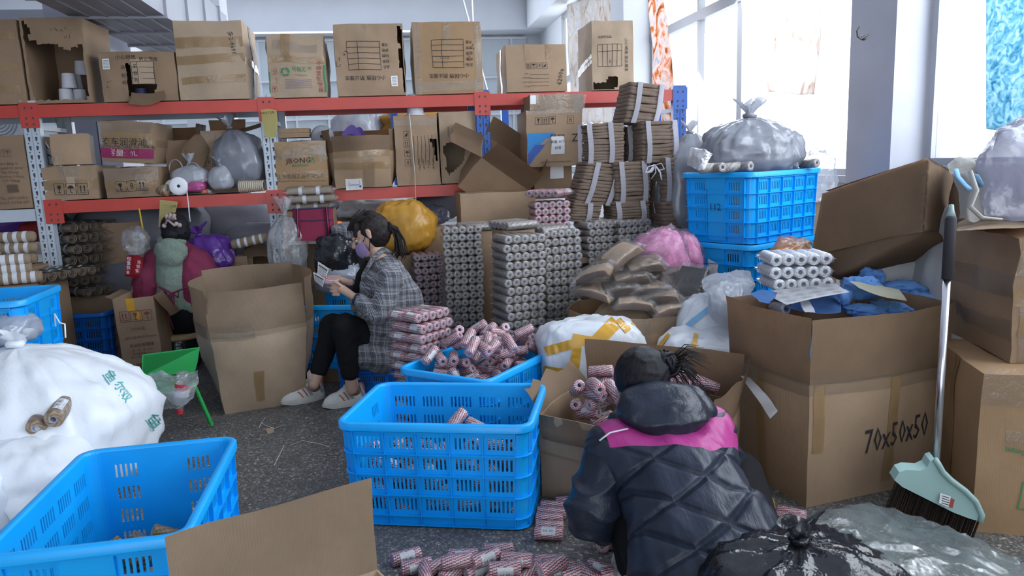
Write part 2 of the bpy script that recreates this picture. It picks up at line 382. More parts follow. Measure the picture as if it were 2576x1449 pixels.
def carton(label, P, w, d, h, rz=0.0, m=CARD, open_=False, flaps=(), bulge=.008, bow=0.0, holes=None, tapes=(), prints=(), name='carton', group=None, rot=None, cat='cardboard box', taper=0.0, rough=.007, flen=None, faces='FRBLTD', res=6):
    _seed[0] += 1; B = Box(w, d, h, bulge, bow, not open_, _seed[0] * 1.37, taper, rough)
    root = empty(name, P, R(rz), label, cat, group, rot); holes = holes or {}
    bm = bmesh.new()
    for f in faces:
        if f == 'T' and open_: continue
        hp = holes.get(f); n = 26 if hp else res
        def fn(u, v, f=f, hp=hp, n=n):
            if hp and 0 < u < 1 and 0 < v < 1:
                u += noise.noise(Vector((u * 40, v * 40, 3))) * .5 / n; v += noise.noise(Vector((u * 40, v * 40, 9))) * .5 / n
            return B.pos(f, u, v)
        grid(bm, fn, n, n, 0, (lambda u, v, hp=hp: inpoly(u, v, hp)) if hp else None)
    for v in [v for v in bm.verts if not v.link_faces]: bm.verts.remove(v)
    bmesh.ops.recalc_face_normals(bm, faces=bm.faces[:])
    c0 = Vector((0, 0, h / 2))
    for f in bm.faces:
        if f.normal.dot(f.calc_center_median() - c0) < 0: f.normal_flip()
    bmesh.ops.solidify(bm, geom=bm.faces[:], thickness=.005)
    me = bpy.data.meshes.new('body'); bm.to_mesh(me); bm.free(); me.materials.append(m)
    for p in me.polygons: p.use_smooth = True
    me.set_sharp_from_angle(angle=R(35)); link('body', me, root)
    # flaps: (side, angle from upright outward, length, torn)
    for fl in flaps:
        side, ang = fl[0], fl[1]; ln = fl[2] if len(fl) > 2 else min(w, d) / 2; torn = fl[3] if len(fl) > 3 else 0
        f0, a, = FACES[side], R(ang); N_ = Vector(f0[3]); sd = random.random() * 50
        def fn(u, v, side=side, a=a, ln=ln, N_=N_, sd=sd, torn=torn, ang=ang):
            b = B.pos(side, u, 1.0); e = ln * v
            if torn: e *= 1 - torn * (.5 + noise.noise(Vector((u * 6, sd, 0))))
            tt = a * (1 if abs(ang) > 45 else (.8 + .2 * v)); inset = (u - .5) * (2.1 * e * math.sin(a) if abs(ang) < 16 else -.03 * v)
            q = b + Vector((0, 0, 1)) * (e * math.cos(tt)) + N_ * (e * math.sin(tt)) + Vector(f0[1]) * inset
            return q + N_ * (noise.noise(Vector((u * 3, v * 2, sd))) * .02 * v)
        sheet('flap', fn, 10, 5, m, root, .005)
    for tp in tapes:
        f, u0, v0, u1, v1, tw = tp[:6]; tm = tp[6] if len(tp) > 6 else TAPEB
        a, b = B.size(f); dx, dy = (u1 - u0) * a, (v1 - v0) * b; l = math.hypot(dx, dy); nx, ny = -dy / l * tw / 2, dx / l * tw / 2
        sd = random.random() * 30
        def fn(s, t, f=f):
            k = (t - .5) * 2
            return B.pos(f, u0 + (u1 - u0) * s + nx * k / a, v0 + (v1 - v0) * s + ny * k / b, .0022 + .0018 * abs(noise.noise(Vector((s * 9, t * 3, sd)))))
        bm = bmesh.new(); grid(bm, fn, 12, 2); fin('tape', bm, tm, root, True)
    byink = {}
    for p in prints:
        k = p[0]; f, u, v, s, val, ink = p[1:7]; rr = p[7] if len(p) > 7 else 0; sx = p[8] if len(p) > 8 else 1; a, b = B.size(f)
        if k == 't':
            V, Fc = textmesh(val, s); P_ = [[V[i] for i in fc] for fc in Fc]
        elif k == 'i':
            P_ = []
            for q, kd in enumerate(val):
                ox = (q - (len(val) - 1) / 2) * s * 1.18; P_ += [[(x + ox, y) for x, y in pl] for pl in icon(kd, s)]
        elif k == 'r': P_ = icon(val, s, False)
        elif k == 'table':
            tw, th, nr, cw = val; P_ = []
            for i in range(nr + 1): P_ += stroke([(-tw / 2, -th / 2 + th * i / nr), (tw / 2, -th / 2 + th * i / nr)], .003)
            for x in (-tw / 2, tw / 2, tw / 2 - cw): P_ += stroke([(x, -th / 2), (x, th / 2)], .003)
        elif k == 'lines':
            tw, th, nr = val; P_ = []
            for i in range(nr): P_ += stroke([(-tw / 2, -th / 2 + th * i / max(1, nr - 1)), (tw / 2, -th / 2 + th * i / max(1, nr - 1))], .0025)
        elif k == 'fill': P_ = rect(val[0], val[1])
        elif k == 'poly': P_ = [val]
        elif k == 'scrawl':
            P_ = []; rnd = random.Random(int(s * 1e5) + int(val) * 7 + _seed[0])
            for ch in range(int(val)):
                pts = [((ch * .8 + rnd.random() * .7) * s, (rnd.random() - .5) * s) for _ in range(4)]; P_ += stroke(pts, s * .05)
            P_ = [[(x - val * .4 * s, y) for x, y in pl] for pl in P_]
        byink.setdefault((ink, k == 'fill' or k == 'poly'), []).append((f, P_, u, v, rr, sx))
    for (ink, fill), L_ in byink.items():
        bm = bmesh.new()
        for f, P_, u, v, rr, sx in L_: decal(bm, B, f, P_, u, v, rr, .0040 if not fill else .0034, sx)
        me = bpy.data.meshes.new('print'); bm.to_mesh(me); bm.free(); me.materials.append(ink)
        lo_ = link('label_sheet' if (fill and ink in (PAPER, YPAPER)) else 'printed_mark', me, root)
        if lo_.name.startswith('printed'): lo_['kind'] = 'stuff'
    root['_b'] = 0; del root['_b']
    return root, B
# ---------------------------------------------------------------- plastic crates
CW, CD, CH = .73, .50, .42
def build_crate(m, name='crate'):
    """slotted crate: walls with real slots, lattice of ribs, thick rim; origin at the base centre"""
    bm = bmesh.new(); rr = .045; T = .004
    rows = [.345, .26, .175, .09]; sh = .024
    def k(z): return 1 - .045 * (1 - z / CH)
    def wall(n, t, half, span, groups, ns, blank=None):
        n, t = Vector(n), Vector(t)
        def pt(s, z, off): return n * (half * k(z) + off) + t * (s * k(z)) + Vector((0, 0, z))
        def cell(s0, s1, z0, z1, o0=-T, o1=0.0, tgt=bm):
            vs = [tgt.verts.new(pt(s, z, o)) for s in (s0, s1) for o in (o0, o1) for z in (z0, z1)]
            for f in ((0, 1, 3, 2), (4, 6, 7, 5), (0, 4, 5, 1), (2, 3, 7, 6), (0, 2, 6, 4), (1, 5, 7, 3)): tgt.faces.new([vs[i] for i in f])
        zs = [0.006]
        for z in reversed(rows): zs += [z - sh, z + sh]
        zs.append(CH)
        for i in range(0, len(zs), 2): cell(-span, span, zs[i], zs[i + 1])
        sw, sg = .0085, .0085
        for z in rows:
            s = -span
            for g in groups:
                gw = ns * sw + (ns - 1) * sg; a = g - gw / 2
                cell(s, a, z - sh, z + sh)
                for q in range(ns - 1): cell(a + sw * (q + 1) + sg * q, a + (sw + sg) * (q + 1), z - sh, z + sh)
                s = g + gw / 2
            cell(s, span, z - sh, z + sh)
        for z in (.392, .302, .217, .132, .047, .008): cell(-span, span, z - .002, z + .002, 0, .016, rb)
        gs = sorted(groups); mids = [-span] + [(a + b) / 2 for a, b in zip(gs, gs[1:])] + [span]
        if blank: mids = [-span, -blank, blank, span]
        for s in mids: cell(s - .002, s + .002, .008, .40, 0, .014, rb)
        if blank: cell(-blank, blank, .33, .405, 0, .012, rb); cell(-blank * .9, blank * .9, .02, .33, .004, .008, rb)
    rb = bmesh.new(); hx, hy = CW / 2, CD / 2
    gl = [-.262, -.131, 0, .131, .262]; ge = [-.125, .125]
    wall((0, -1, 0), (1, 0, 0), hy, hx - rr, gl, 6); wall((0, 1, 0), (-1, 0, 0), hy, hx - rr, gl, 6)
    wall((1, 0, 0), (0, 1, 0), hx, hy - rr, ge, 5, .07); wall((-1, 0, 0), (0, -1, 0), hx, hy - rr, ge, 5, .07)
    for sx in (1, -1):
        for sy in (1, -1):
            def cf(u, v, sx=sx, sy=sy):
                a = u * math.pi / 2; z = .006 + v * (CH - .006)
                return Vector((sx * (hx - rr + rr * math.cos(a)) * k(z), sy * (hy - rr + rr * math.sin(a)) * k(z), z))
            b2 = bmesh.new(); grid(b2, cf, 6, 1); bmesh.ops.recalc_face_normals(b2, faces=b2.faces[:]); bmesh.ops.solidify(b2, geom=b2.faces[:], thickness=T)
            t_ = bpy.data.meshes.new('t'); b2.to_mesh(t_); b2.free(); bm.from_mesh(t_); bpy.data.meshes.remove(t_)
            for z in (.392, .302, .217, .132, .047, .008):
                pr = []
                for i in range(7):
                    a = i / 6 * math.pi / 2; pr.append((sx * (hx - rr + (rr + .008) * math.cos(a)) * k(z), sy * (hy - rr + (rr + .008) * math.sin(a)) * k(z), z))
                tube(rb, pr, .008, 4, True, .25)
    bx(bm, (-hx * .93, -hy * .93, .004), (hx * .93, hy * .93, .010))
    me = bpy.data.meshes.new('crate_body'); bmesh.ops.recalc_face_normals(bm, faces=bm.faces[:]); bm.to_mesh(me); bm.free(); me.materials.append(m)
    root = empty(name); o = link('body', me, root)
    fin('rib_lattice', rb, m, root)
    # rim: rounded rectangle swept by a chunky lip
    rim = bmesh.new(); path = []
    for (sx, sy, a0) in ((1, 1, 0), (-1, 1, 90), (-1, -1, 180), (1, -1, 270)):
        for i in range(6):
            a = R(a0 + 90 * i / 5); path.append((sx * (hx - rr) + (rr + .004) * math.cos(a), sy * (hy - rr) + (rr + .004) * math.sin(a), CH))
    n = len(path); prof = [(-.008, -.012), (-.008, .004), (-.004, .008), (.014, .008), (.018, .004), (.018, -.022), (.013, -.022), (.012, -.004), (-.002, -.012)]
    rings = []
    for i, p in enumerate(path):
        t = Vector(path[(i + 1) % n]) - Vector(path[i - 1]); t.z = 0; t.normalize(); o_ = Vector((t.y, -t.x, 0))
        rings.append([rim.verts.new(Vector(p) + o_ * a + Vector((0, 0, b))) for a, b in prof])
    for i in range(n):
        A, Bq = rings[i], rings[(i + 1) % n]
        for j in range(len(prof)): rim.faces.new((A[j], A[(j + 1) % len(prof)], Bq[(j + 1) % len(prof)], Bq[j]))
    fin('rim', rim, m, root, R(50))
    return root
CRATE = build_crate(PLBLUE); CRATE_USED = [0]
def crate(label, P, rz, group=None, rot=None, s=1.0, m=None):
    if not CRATE_USED[0]: o = CRATE; CRATE_USED[0] = 1
    else: o = copytree(CRATE)
    o.location = P; o.rotation_euler = rot or (0, 0, R(rz)); o.scale = (s, s, s); lab(o, label, 'crate', group)
    if m:
        for c in o.children:
            c.data = c.data.copy(); c.data.materials[0] = m
    return o
# ---------------------------------------------------------------- twine rolls and shrink-wrapped packs
def rollmesh(nm, r, ln, rh, mt, seg=20):
    bm = bmesh.new(); h = ln / 2; e = r * .13
    lathe(bm, [(rh, -h + .001), (rh * 1.25, -h), (r - e, -h), (r, -h + e), (r, h - e), (r - e, h), (rh * 1.25, h), (rh, h - .001), (rh, -h + .001)], seg)
    for f in bm.faces:
        c = f.calc_center_median()
        f.material_index = 1 if math.hypot(c.x, c.y) < rh * 1.2 else 0
    me = bpy.data.meshes.new(nm); bmesh.ops.recalc_face_normals(bm, faces=bm.faces[:]); bm.to_mesh(me); bm.free()
    me.materials.append(mt); me.materials.append(CORE)
    for p in me.polygons: p.use_smooth = True
    me.set_sharp_from_angle(angle=R(50)); return me
def labelmesh(r, ln, ang=1.0):
    bm = bmesh.new(); grid(bm, lambda u, v: Vector(((r + .0008) * math.cos((u - .5) * 2 * ang), (r + .0008) * math.sin((u - .5) * 2 * ang), (v - .5) * ln)), 8, 1)
    me = bpy.data.meshes.new('label'); bm.to_mesh(me); bm.free(); me.materials.append(LABEL)
    for p in me.polygons: p.use_smooth = True
    return me
RR, RL = .0245, .105
ROLL_RED = rollmesh('roll_red', RR, RL, .009, TW_RED, 24); LAB = labelmesh(RR, .052, .85)
def filmsleeve(r, ln, seed):
    bm = bmesh.new()
    def fn(u, v):
        a = u * 2 * math.pi; z = (v - .5) * (ln + .006); rr_ = r + .0012 + .0022 * abs(noise.noise(Vector((math.cos(a) * 3, math.sin(a) * 3, z * 50 + seed))))
        if v < .01 or v > .99: rr_ = r * .55
        return Vector((rr_ * math.cos(a), rr_ * math.sin(a), z))
    grid(bm, fn, 18, 10); me = bpy.data.meshes.new('film'); bmesh.ops.remove_doubles(bm, verts=bm.verts[:], dist=1e-5); bm.to_mesh(me); bm.free(); me.materials.append(FILM)
    for p in me.polygons: p.use_smooth = True
    return me
SLEEVE = filmsleeve(RR, RL, 1)
def loose_roll(label, P, rot, group, mesh=None, lbl=True, sleeve=True, name='twine_roll', cat='twine roll', s=1.0):
    o = link(name, mesh or ROLL_RED); o.location = P; o.scale = (s, s, s)
    o.rotation_euler = rot if not isinstance(rot, Matrix) else rot.to_euler()
    lab(o, label, cat, group)
    if lbl: c = link('label', LAB, o); c.rotation_euler = (0, 0, 0)
    if sleeve: link('film', SLEEVE, o)
    return o
def axisrot(d, spin=0.0):                # rotation that lays local z along d, with the label turned by spin
    return (Vector(d).normalized().to_track_quat('Z', 'X').to_matrix().to_4x4() @ Matrix.Rotation(spin, 4, 'Z')).to_euler()
def packproto(nm, n, r, ln, mt, labels=0, seed=0, mixlen=1, core=None, fins=True, sag=.0, rl=None):
    """n rolls side by side along x, axes along y; children roll x n and film; origin at the base centre"""
    root = empty(nm); me = rollmesh('roll', r, ln / mixlen - .002, r * .36, mt, 16)
    if core: me.materials[1] = core
    lm = labelmesh(r, .05, .8) if labels else None
    rnd = random.Random(seed)
    for i in range(n):
        for j in range(mixlen):
            o = link('roll', me, root); y = ((j + .5) / mixlen - .5) * ln
            o.location = ((i - (n - 1) / 2) * r * 2.04 + rnd.uniform(-.001, .001), y + rnd.uniform(-.003, .003), r + rnd.uniform(0, .002)); o.rotation_euler = (R(90), 0, 0)
            if labels and (i + j * 2) % labels == 0:
                c = link('label', lm, o); c.rotation_euler = (0, 0, R(rnd.choice((40, 150, 90))))
    hw, hl = n * r * 1.03 + .002, ln / 2 + .004
    bm = bmesh.new()
    def fn(u, v):                              # puffy bag round the rolls, crimped along the four sides
        a = u * 2 * math.pi; ca, sa = math.cos(a), math.sin(a)
        X = hw * math.copysign(abs(ca) ** .35, ca); Z = r * 1.05 * math.copysign(abs(sa) ** .55, sa) + r
        t = v * 2 - 1; Y = hl * t; e = max(0, abs(t) - .93) / .07
        Z = r + (Z - r) * (1 - .55 * e)
        scal = .06 * r * abs(math.cos(X / (2.04 * r) * math.pi + (0 if n % 2 else math.pi / 2))) ** 2
        q = Vector((X, Y, Z)); nn = noise.noise(q * 38 + Vector((seed, 0, 0))) * .0022
        return q + Vector((ca * nn, nn * t, sa * (nn - scal * .6)))
    grid(bm, fn, 36, 12)
    bmesh.ops.remove_doubles(bm, verts=bm.verts[:], dist=1e-5)
    for s in (-1, 1):                          # end caps of film and the welded fin that sticks out
        grid(bm, lambda u, v, s=s: Vector(((u - .5) * 2 * hw * .98, s * (hl + .001 + .0015 * noise.noise(Vector((u * 9, v * 4, seed)))), r + (v - .5) * 1.2 * r)), 10, 3)
        if fins:
            grid(bm, lambda u, v, s=s: Vector(((u - .5) * 2 * hw * (1 + .03 * v), s * (hl + v * .012), r + .004 * noise.noise(Vector((u * 14, v, seed + s))) + v * .004)), 12, 1)
            grid(bm, lambda u, v, s=s: Vector((s * (hw * .96 + v * r * (.9 - abs(u - .5) * .4)), (u - .5) * 2 * hl, r + .006 * noise.noise(Vector((u * 9, v * 2, seed + s * 3))))), 8, 2)
    fm = fin('film', bm, FILM, root, True)
    return root
# ---------------------------------------------------------------- soft lumpy things
def lump(name, label, P, rx, ry, rz, m, cat='bag', group=None, seed=1, rot=0.0, ex=.75, folds=7, fa=.06, na=.10, knot=None, flat=.9, parent=None, res=56, ns=3.0, tuft=None, lean=(0, 0), tilt=None, ridge=.035, smooth=True):
    """a filled bag: a squashed, creased body gathered towards a tied neck; origin at the base centre"""
    bm = bmesh.new(); nu, nv = res, int(res * .6)
    def sh(u, v):
        a = u * 2 * math.pi; t = v * math.pi; st, ct = math.sin(t), -math.cos(t)
        ca, sa = math.cos(a), math.sin(a)
        X = math.copysign(abs(ca) ** ex, ca) * st ** ex; Y = math.copysign(abs(sa) ** ex, sa) * st ** ex; Z = math.copysign(abs(ct) ** ex, ct)
        if knot:
            k = max(0, (v - .52) / .48); pull = 1 - .30 * k ** 1.5; X *= pull; Y *= pull; Z += .18 * k ** 2
            fo = fa * (k ** .7) * math.sin(a * folds + 2.5 * noise.noise(Vector((ca, sa, seed)) * 1.5)); X *= 1 + fo; Y *= 1 + fo
        q = Vector((X, Y, Z)); s = Vector((seed * 3.7, seed * 1.3, seed * 9.1))
        d = na * noise.fractal(q * ns * .5 + s, 1, 2, 3)
        rg = 1 - abs(noise.noise(q * ns * 1.4 + s + Vector((0, 0, d * 4)))) * 2
        rg2 = 1 - abs(noise.noise(Vector((q.x * ns * 1.5, q.y * ns * 1.5, q.z * ns * .5 + d)) + s)) * 2; rg3 = 1 - abs(noise.noise(Vector((ca * ns * 1.9 + v * 1.5, sa * ns * 1.9, v * 1.6)) - s)) * 2
        kr = .35 if knot else 1.0; d += ridge * .45 * kr * (max(0, rg) ** 3) + ridge * .6 * kr * (max(0, rg2) ** 3) + ridge * (1.0 if knot else .6) * (max(0, rg3) ** 4) * st - ridge * .4
        q = q + q.normalized() * d if q.length > 0 else q
        z = q.z
        if z < -flat: z = -flat + (z + flat) * .08
        return Vector((q.x * rx + lean[0] * (z + flat) , q.y * ry + lean[1] * (z + flat), (z + flat) * rz))
    grid(bm, sh, nu, nv); bmesh.ops.remove_doubles(bm, verts=bm.verts[:], dist=1e-4)
    if knot is None or knot is True: pass
    o = fin(name, bm, m, parent, True)
    o.location = P; o.rotation_euler = tilt if tilt else (0, 0, rot)
    if label: lab(o, label, cat, group)
    if knot:
        top = sh(.25, 1.0); r0 = knot if isinstance(knot, float) else min(rx, ry) * .12
        bm = bmesh.new(); tube(bm, [(top.x - r0 * 1.1, top.y, top.z + r0 * .2), (top.x - r0 * .4, top.y - r0, top.z + r0 * .5), (top.x + r0 * .9, top.y - r0 * .4, top.z + r0 * .3), (top.x + r0 * .4, top.y + r0, top.z + r0 * .5), (top.x - r0, top.y + r0 * .5, top.z + r0 * .3)], r0 * .55, 8, True)
        fin('knot', bm, m, o, True)
        T_ = tuft or (r0 * 4, r0 * 3.2)
        def tf(u, v):
            a = u * 2 * math.pi; rr_ = r0 * .5 + (T_[0] * .5) * v ** 1.2 * (1 + .35 * math.sin(a * 5 + seed) + .2 * noise.noise(Vector((a, v * 3, seed))))
            return Vector((top.x + rr_ * math.cos(a), top.y + rr_ * .55 * math.sin(a), top.z + r0 * .3 + T_[1] * v * (1 + .3 * math.sin(a * 3 + seed))))
        bm = bmesh.new(); grid(bm, tf, 30, 8); fin('gathered_top', bm, m, o, True)
    return o
def drape(name, label, cat, pts, m, th=.002, nu=24, nv=24, amp=.02, sc=6, seed=0, parent=None, group=None, smooth=True):
    """creased sheet spanned over a 2-D net of control points (rows of equal length), Catmull-Rom smoothed"""
    P = [[Vector(p) for p in row] for row in pts]
    def cr(a, b, c, d, t): return .5 * ((2 * b) + (c - a) * t + (2 * a - 5 * b + 4 * c - d) * t * t + (3 * b - a - 3 * c + d) * t * t * t)
    def ev(row, t):
        n = len(row) - 1; x = t * n; i = min(int(x), n - 1); f = x - i
        g = lambda k: row[max(0, min(n, k))]
        return cr(g(i - 1), g(i), g(i + 1), g(i + 2), f)
    def fn(u, v):
        q = ev([ev(r, u) for r in P], v)
        w = Vector((noise.noise(q * sc + Vector((seed, 0, 0))), noise.noise(q * sc + Vector((0, seed, 5))), noise.noise(q * sc + Vector((9, 0, seed)))))
        rdg = 1 - abs(noise.noise(q * sc * 2 + Vector((seed, 3, 3)))) * 2
        return q + w * amp + Vector((0, -.3, 1)) * (amp * .5 * max(0, rdg) ** 3)
    bm = bmesh.new(); grid(bm, fn, nu, nv); 
    if th: bmesh.ops.solidify(bm, geom=bm.faces[:], thickness=th)
    o = fin(name, bm, m, parent, True if smooth else False)
    if label: lab(o, label, cat, group)
    return o
def jsheet(name, label, cat, pts, m, amp=.002, parent=None, th=.0008, group=None, nu=10, nv=10):
    return drape(name, label, cat, pts, m, th, nu, nv, amp, 12, len(bpy.data.objects), parent, group)
# ================================================================ the setting
def floormat():
    m, nt, b = nodes_of('terrazzo'); co = objco(nt)
    v = N(nt, 'ShaderNodeTexVoronoi'); v.inputs['Scale'].default_value = 150; L(nt, co, v.inputs['Vector'])
    v2 = N(nt, 'ShaderNodeTexVoronoi'); v2.inputs['Scale'].default_value = 80; L(nt, co, v2.inputs['Vector'])
    g = ramp(nt, N(nt, 'ShaderNodeSeparateColor').outputs[0], [(0, (0, 0, 0)), (1, (1, 1, 1))])
    s = nt.nodes.new('ShaderNodeSeparateColor'); L(nt, v.outputs['Color'], s.inputs[0]); s2 = nt.nodes.new('ShaderNodeSeparateColor'); L(nt, v2.outputs['Color'], s2.inputs[0])
    a = ramp(nt, s.outputs[0], [(0, (.085, .083, .08)), (.45, (.17, .165, .158)), (.75, (.31, .30, .285)), (.93, (.50, .48, .45))], 'CONSTANT')
    c = ramp(nt, s2.outputs[0], [(0, (.5, .5, .5)), (.6, (.8, .8, .8)), (.9, (1.5, 1.45, 1.35))], 'CONSTANT')
    mm = nt.nodes.new('ShaderNodeMix'); mm.data_type = 'RGBA'; mm.blend_type = 'MULTIPLY'; mm.inputs[0].default_value = 1; L(nt, a, mm.inputs[6]); L(nt, c, mm.inputs[7])
    d = nz(nt, 1.3, 6, .65, co); L(nt, mixc(nt, mth(nt, 'MULTIPLY', d, .5), mm.outputs[2], (.21, .205, .195)), b.inputs['Base Color'])
    L(nt, ramp(nt, nz(nt, 5, 5, .6, co), [(.3, (.38,) * 3), (.7, (.68,) * 3)]), b.inputs['Roughness']); bump(nt, b, nz(nt, 160, 2, .5, co), .12, .002)
    return m
bm = bmesh.new(); bx(bm, (-8.5, -3.0, -.06), (3.32, 15.9, 0)); o = struct(fin('floor', bm, floormat())); o.rotation_euler = (0, 0, TH)
CEIL = mat('ceiling_paint', (.70, .73, .80), .85, .05, 1.5)
bm = bmesh.new(); bx(bm, (-8.5, -3.4, 4.68), (3.5, 15.9, 4.8)); o = struct(fin('ceiling', bm, CEIL)); o.rotation_euler = (0, 0, TH)
bm = bmesh.new(); bx(bm, (-8.5, 15.9, 0), (3.5, 16.05, 4.8)); o = struct(fin('wall_back', bm, WHITE)); o.rotation_euler = (0, 0, TH)
bm = bmesh.new(); bx(bm, (-8.6, -3.4, 0), (-8.45, 15.9, 4.8)); o = struct(fin('wall_left', bm, WHITE)); o.rotation_euler = (0, 0, TH)
bm = bmesh.new(); bx(bm, (-8.4, 15.2, 3.97), (3.3, 15.88, 4.66)); o = struct(fin('ceiling_beam', bm, WHITE)); o.rotation_euler = (0, 0, TH)
bm = bmesh.new(); bx(bm, (2.9, 2.2, 3.97), (3.3, 15.1, 4.66)); o = struct(fin('ceiling_beam', bm, WHITE)); o.rotation_euler = (0, 0, TH)
WU = 3.30
def vw(px): return uv_of(atu(px, 300, WU))[1]
# window wall: sill wall, piers and header
ALU = mat('window_aluminium', (.36, .37, .40), .45, .06, 3, metal=.3); COLP = mat('pier_plaster', (.45, .46, .53), .85, .08, 2.5, .25, 8, .01)
def glassm():
    m, nt, b = nodes_of('window_glass'); nt.nodes.remove(b); t = N(nt, 'ShaderNodeBsdfTransparent'); g = N(nt, 'ShaderNodeBsdfGlossy'); g.inputs[1].default_value = .03
    x = N(nt, 'ShaderNodeMixShader'); x.inputs[0].default_value = .06; L(nt, t.outputs[0], x.inputs[1]); L(nt, g.outputs[0], x.inputs[2]); L(nt, x.outputs[0], nt.nodes['Material Output'].inputs[0]); return m
GLASS = glassm()
vA1, vB1 = vw(2331) - .02, vw(1640)
def rbox(name, lo, hi, m, parent=None, kind=True):
    bm = bmesh.new(); bx(bm, lo, hi); o = fin(name, bm, m, parent)
    if not parent: o.rotation_euler = (0, 0, TH)
    if kind and not parent: struct(o)
    return o
ws = rbox('wall_right', (WU, -3, 0), (WU + .2, 15.9, 1.20), WHITE)
rbox('wall_right', (WU, -3, 3.97), (WU + .2, 15.9, 4.7), WHITE)
rbox('wall_right', (WU, vB1, 1.20), (WU + .2, vB1 + .5, 3.97), WHITE)
rbox('wall_right', (WU, 13.8, 1.20), (WU + .2, 15.9, 3.97), WHITE)
# the pier with the hook stands out of the wall: its camera-facing side spans px 2136-2246
pvf = uv_of(atu(2327, 300, WU))[1]; pu = uv_of(atv(2246, 250, pvf))[0]; pve = uv_of(atu(2134, 250, pu))[1]
rbox('column', (pu, pvf, 0), (WU + .2, pve, 4.66), COLP)
rbox('column', (2.95, vw(1632) - .1, 0), (WU + .2, vw(1632) + .42, 4.66), WHITE)
def window(name, v0, v1, z0, z1, vbars, hbars, fw=.045):
    root = empty(name, (0, 0, 0), TH); struct(root)
    def fr(n, lo, hi): bm = bmesh.new(); bx(bm, lo, hi); fin(n, bm, ALU, root)
    u0, u1 = WU - .01, WU + .06
    fr('window_sill', (u0 - .06, v0, z0 - .05), (u1, v1, z0)); fr('frame', (u0, v0, z1 - fw), (u1, v1, z1))
    fr('frame', (u0, v0, z0), (u1, v0 + fw, z1)); fr('frame', (u0, v1 - fw, z0), (u1, v1, z1)); fr('frame', (u0, v0, z0), (u1, v1, z0 + fw))
    for v, w in vbars: fr('mullion', (u0, v - w / 2, z0), (u1, v + w / 2, z1))
    for z, w in hbars: fr('transom', (u0 - .01, v0, z - w / 2), (u1, v1, z + w / 2))
    es = [v0 + fw] + [v for v, w in vbars] + [v1 - fw]
    for a, b in zip(es, es[1:]): bm = bmesh.new(); bx(bm, (WU + .02, a, z0 + fw), (WU + .026, b, z1 - fw)); fin('pane', bm, GLASS, root)
    return root
window('window_1', -1.5, vA1, 1.27, 3.95, [(1.6, .06)], [])
vt = vw(1860); window('window_3', pve, vw(1640) - .0, 1.20, 3.95, [(vt, .10), (vw(1757), .05)], [(2.81, .10)])
window('window_2', vw(1632) + .5, 13.8, 1.20, 3.95, [((vw(1632) + 14.3) / 2, .05)], [(2.81, .1)])
# frosted window band of the far wall
root = empty('window_4', (0, 0, 0), TH); struct(root)
bm = bmesh.new(); FROST = mat('frosted_glass', (.62, .68, .72), .5, .03); bx(bm, (-7.5, 15.84, 1.6), (3.0, 15.86, 3.9)); fin('pane', bm, FROST, root)
for i in range(17): bm = bmesh.new(); bx(bm, (-7.5 + i * .635, 15.78, 1.6), (-7.46 + i * .635, 15.84, 3.9)); fin('mullion', bm, WHITE, root)
for z in (1.6, 2.35, 3.1, 3.88): bm = bmesh.new(); bx(bm, (-7.5, 15.77, z), (3.0, 15.84, z + .04)); fin('transom', bm, WHITE, root)
# lilac pier behind the left bay and a paler one
LIL = mat('lilac_plaster', (.33, .33, .41), .85, .08, 3)
c0 = uv_of(atv(150, 330, 7.4))[0]; c1 = uv_of(atv(238, 330, 7.4))[0]; c2 = uv_of(atv(300, 330, 7.4))[0]
rbox('column', (c0, 7.4, 0), (c1 + .02, 8.0, 4.66), LIL); rbox('column', (c1 + .03, 7.4, 0), (c2, 8.0, 4.66), mat('pale_plaster', (.62, .62, .70), .85, .06, 3))
c0 = uv_of(atv(470, 300, 10.5))[0]; rbox('column', (c0, 10.5, 0), (c0 + .55, 11.0, 4.66), WHITE)
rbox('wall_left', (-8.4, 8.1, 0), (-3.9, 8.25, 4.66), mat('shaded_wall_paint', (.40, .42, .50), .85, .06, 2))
# unseen side behind the photographer: added wall, opening sized to limit the front light
rbox('wall_front_unseen', (1.2, -3.4, 0), (3.3, -3.2, 4.66), WHITE); rbox('wall_front_unseen', (-8.4, -3.4, 3.1), (1.19, -3.2, 4.66), WHITE); rbox('wall_front_unseen', (-8.4, -3.4, 0), (-3.1, -3.2, 3.09), WHITE)
# hook on the pier
hk = atv(2172, 95, pvf - .005)
bm = bmesh.new(); tube(bm, [(0, 0, 0), (0, -.05, .01), (-.03, -.055, .0), (-.055, -.055, -.015), (-.075, -.055, .0), (-.08, -.055, .03), (-.065, -.055, .055)], .006, 8); lathe(bm, [(0, .0), (.018, 0), (.014, .02), (0, .02)], 12, xf((0, 0, 0), 90))
o = fin('wall_hook', bm, mat('dark_iron', (.05, .045, .045), .5), None, True); o.location = hk; o.rotation_euler = (0, 0, TH); lab(o, 'dark metal J-shaped hook screwed into the grey pier', 'hook')
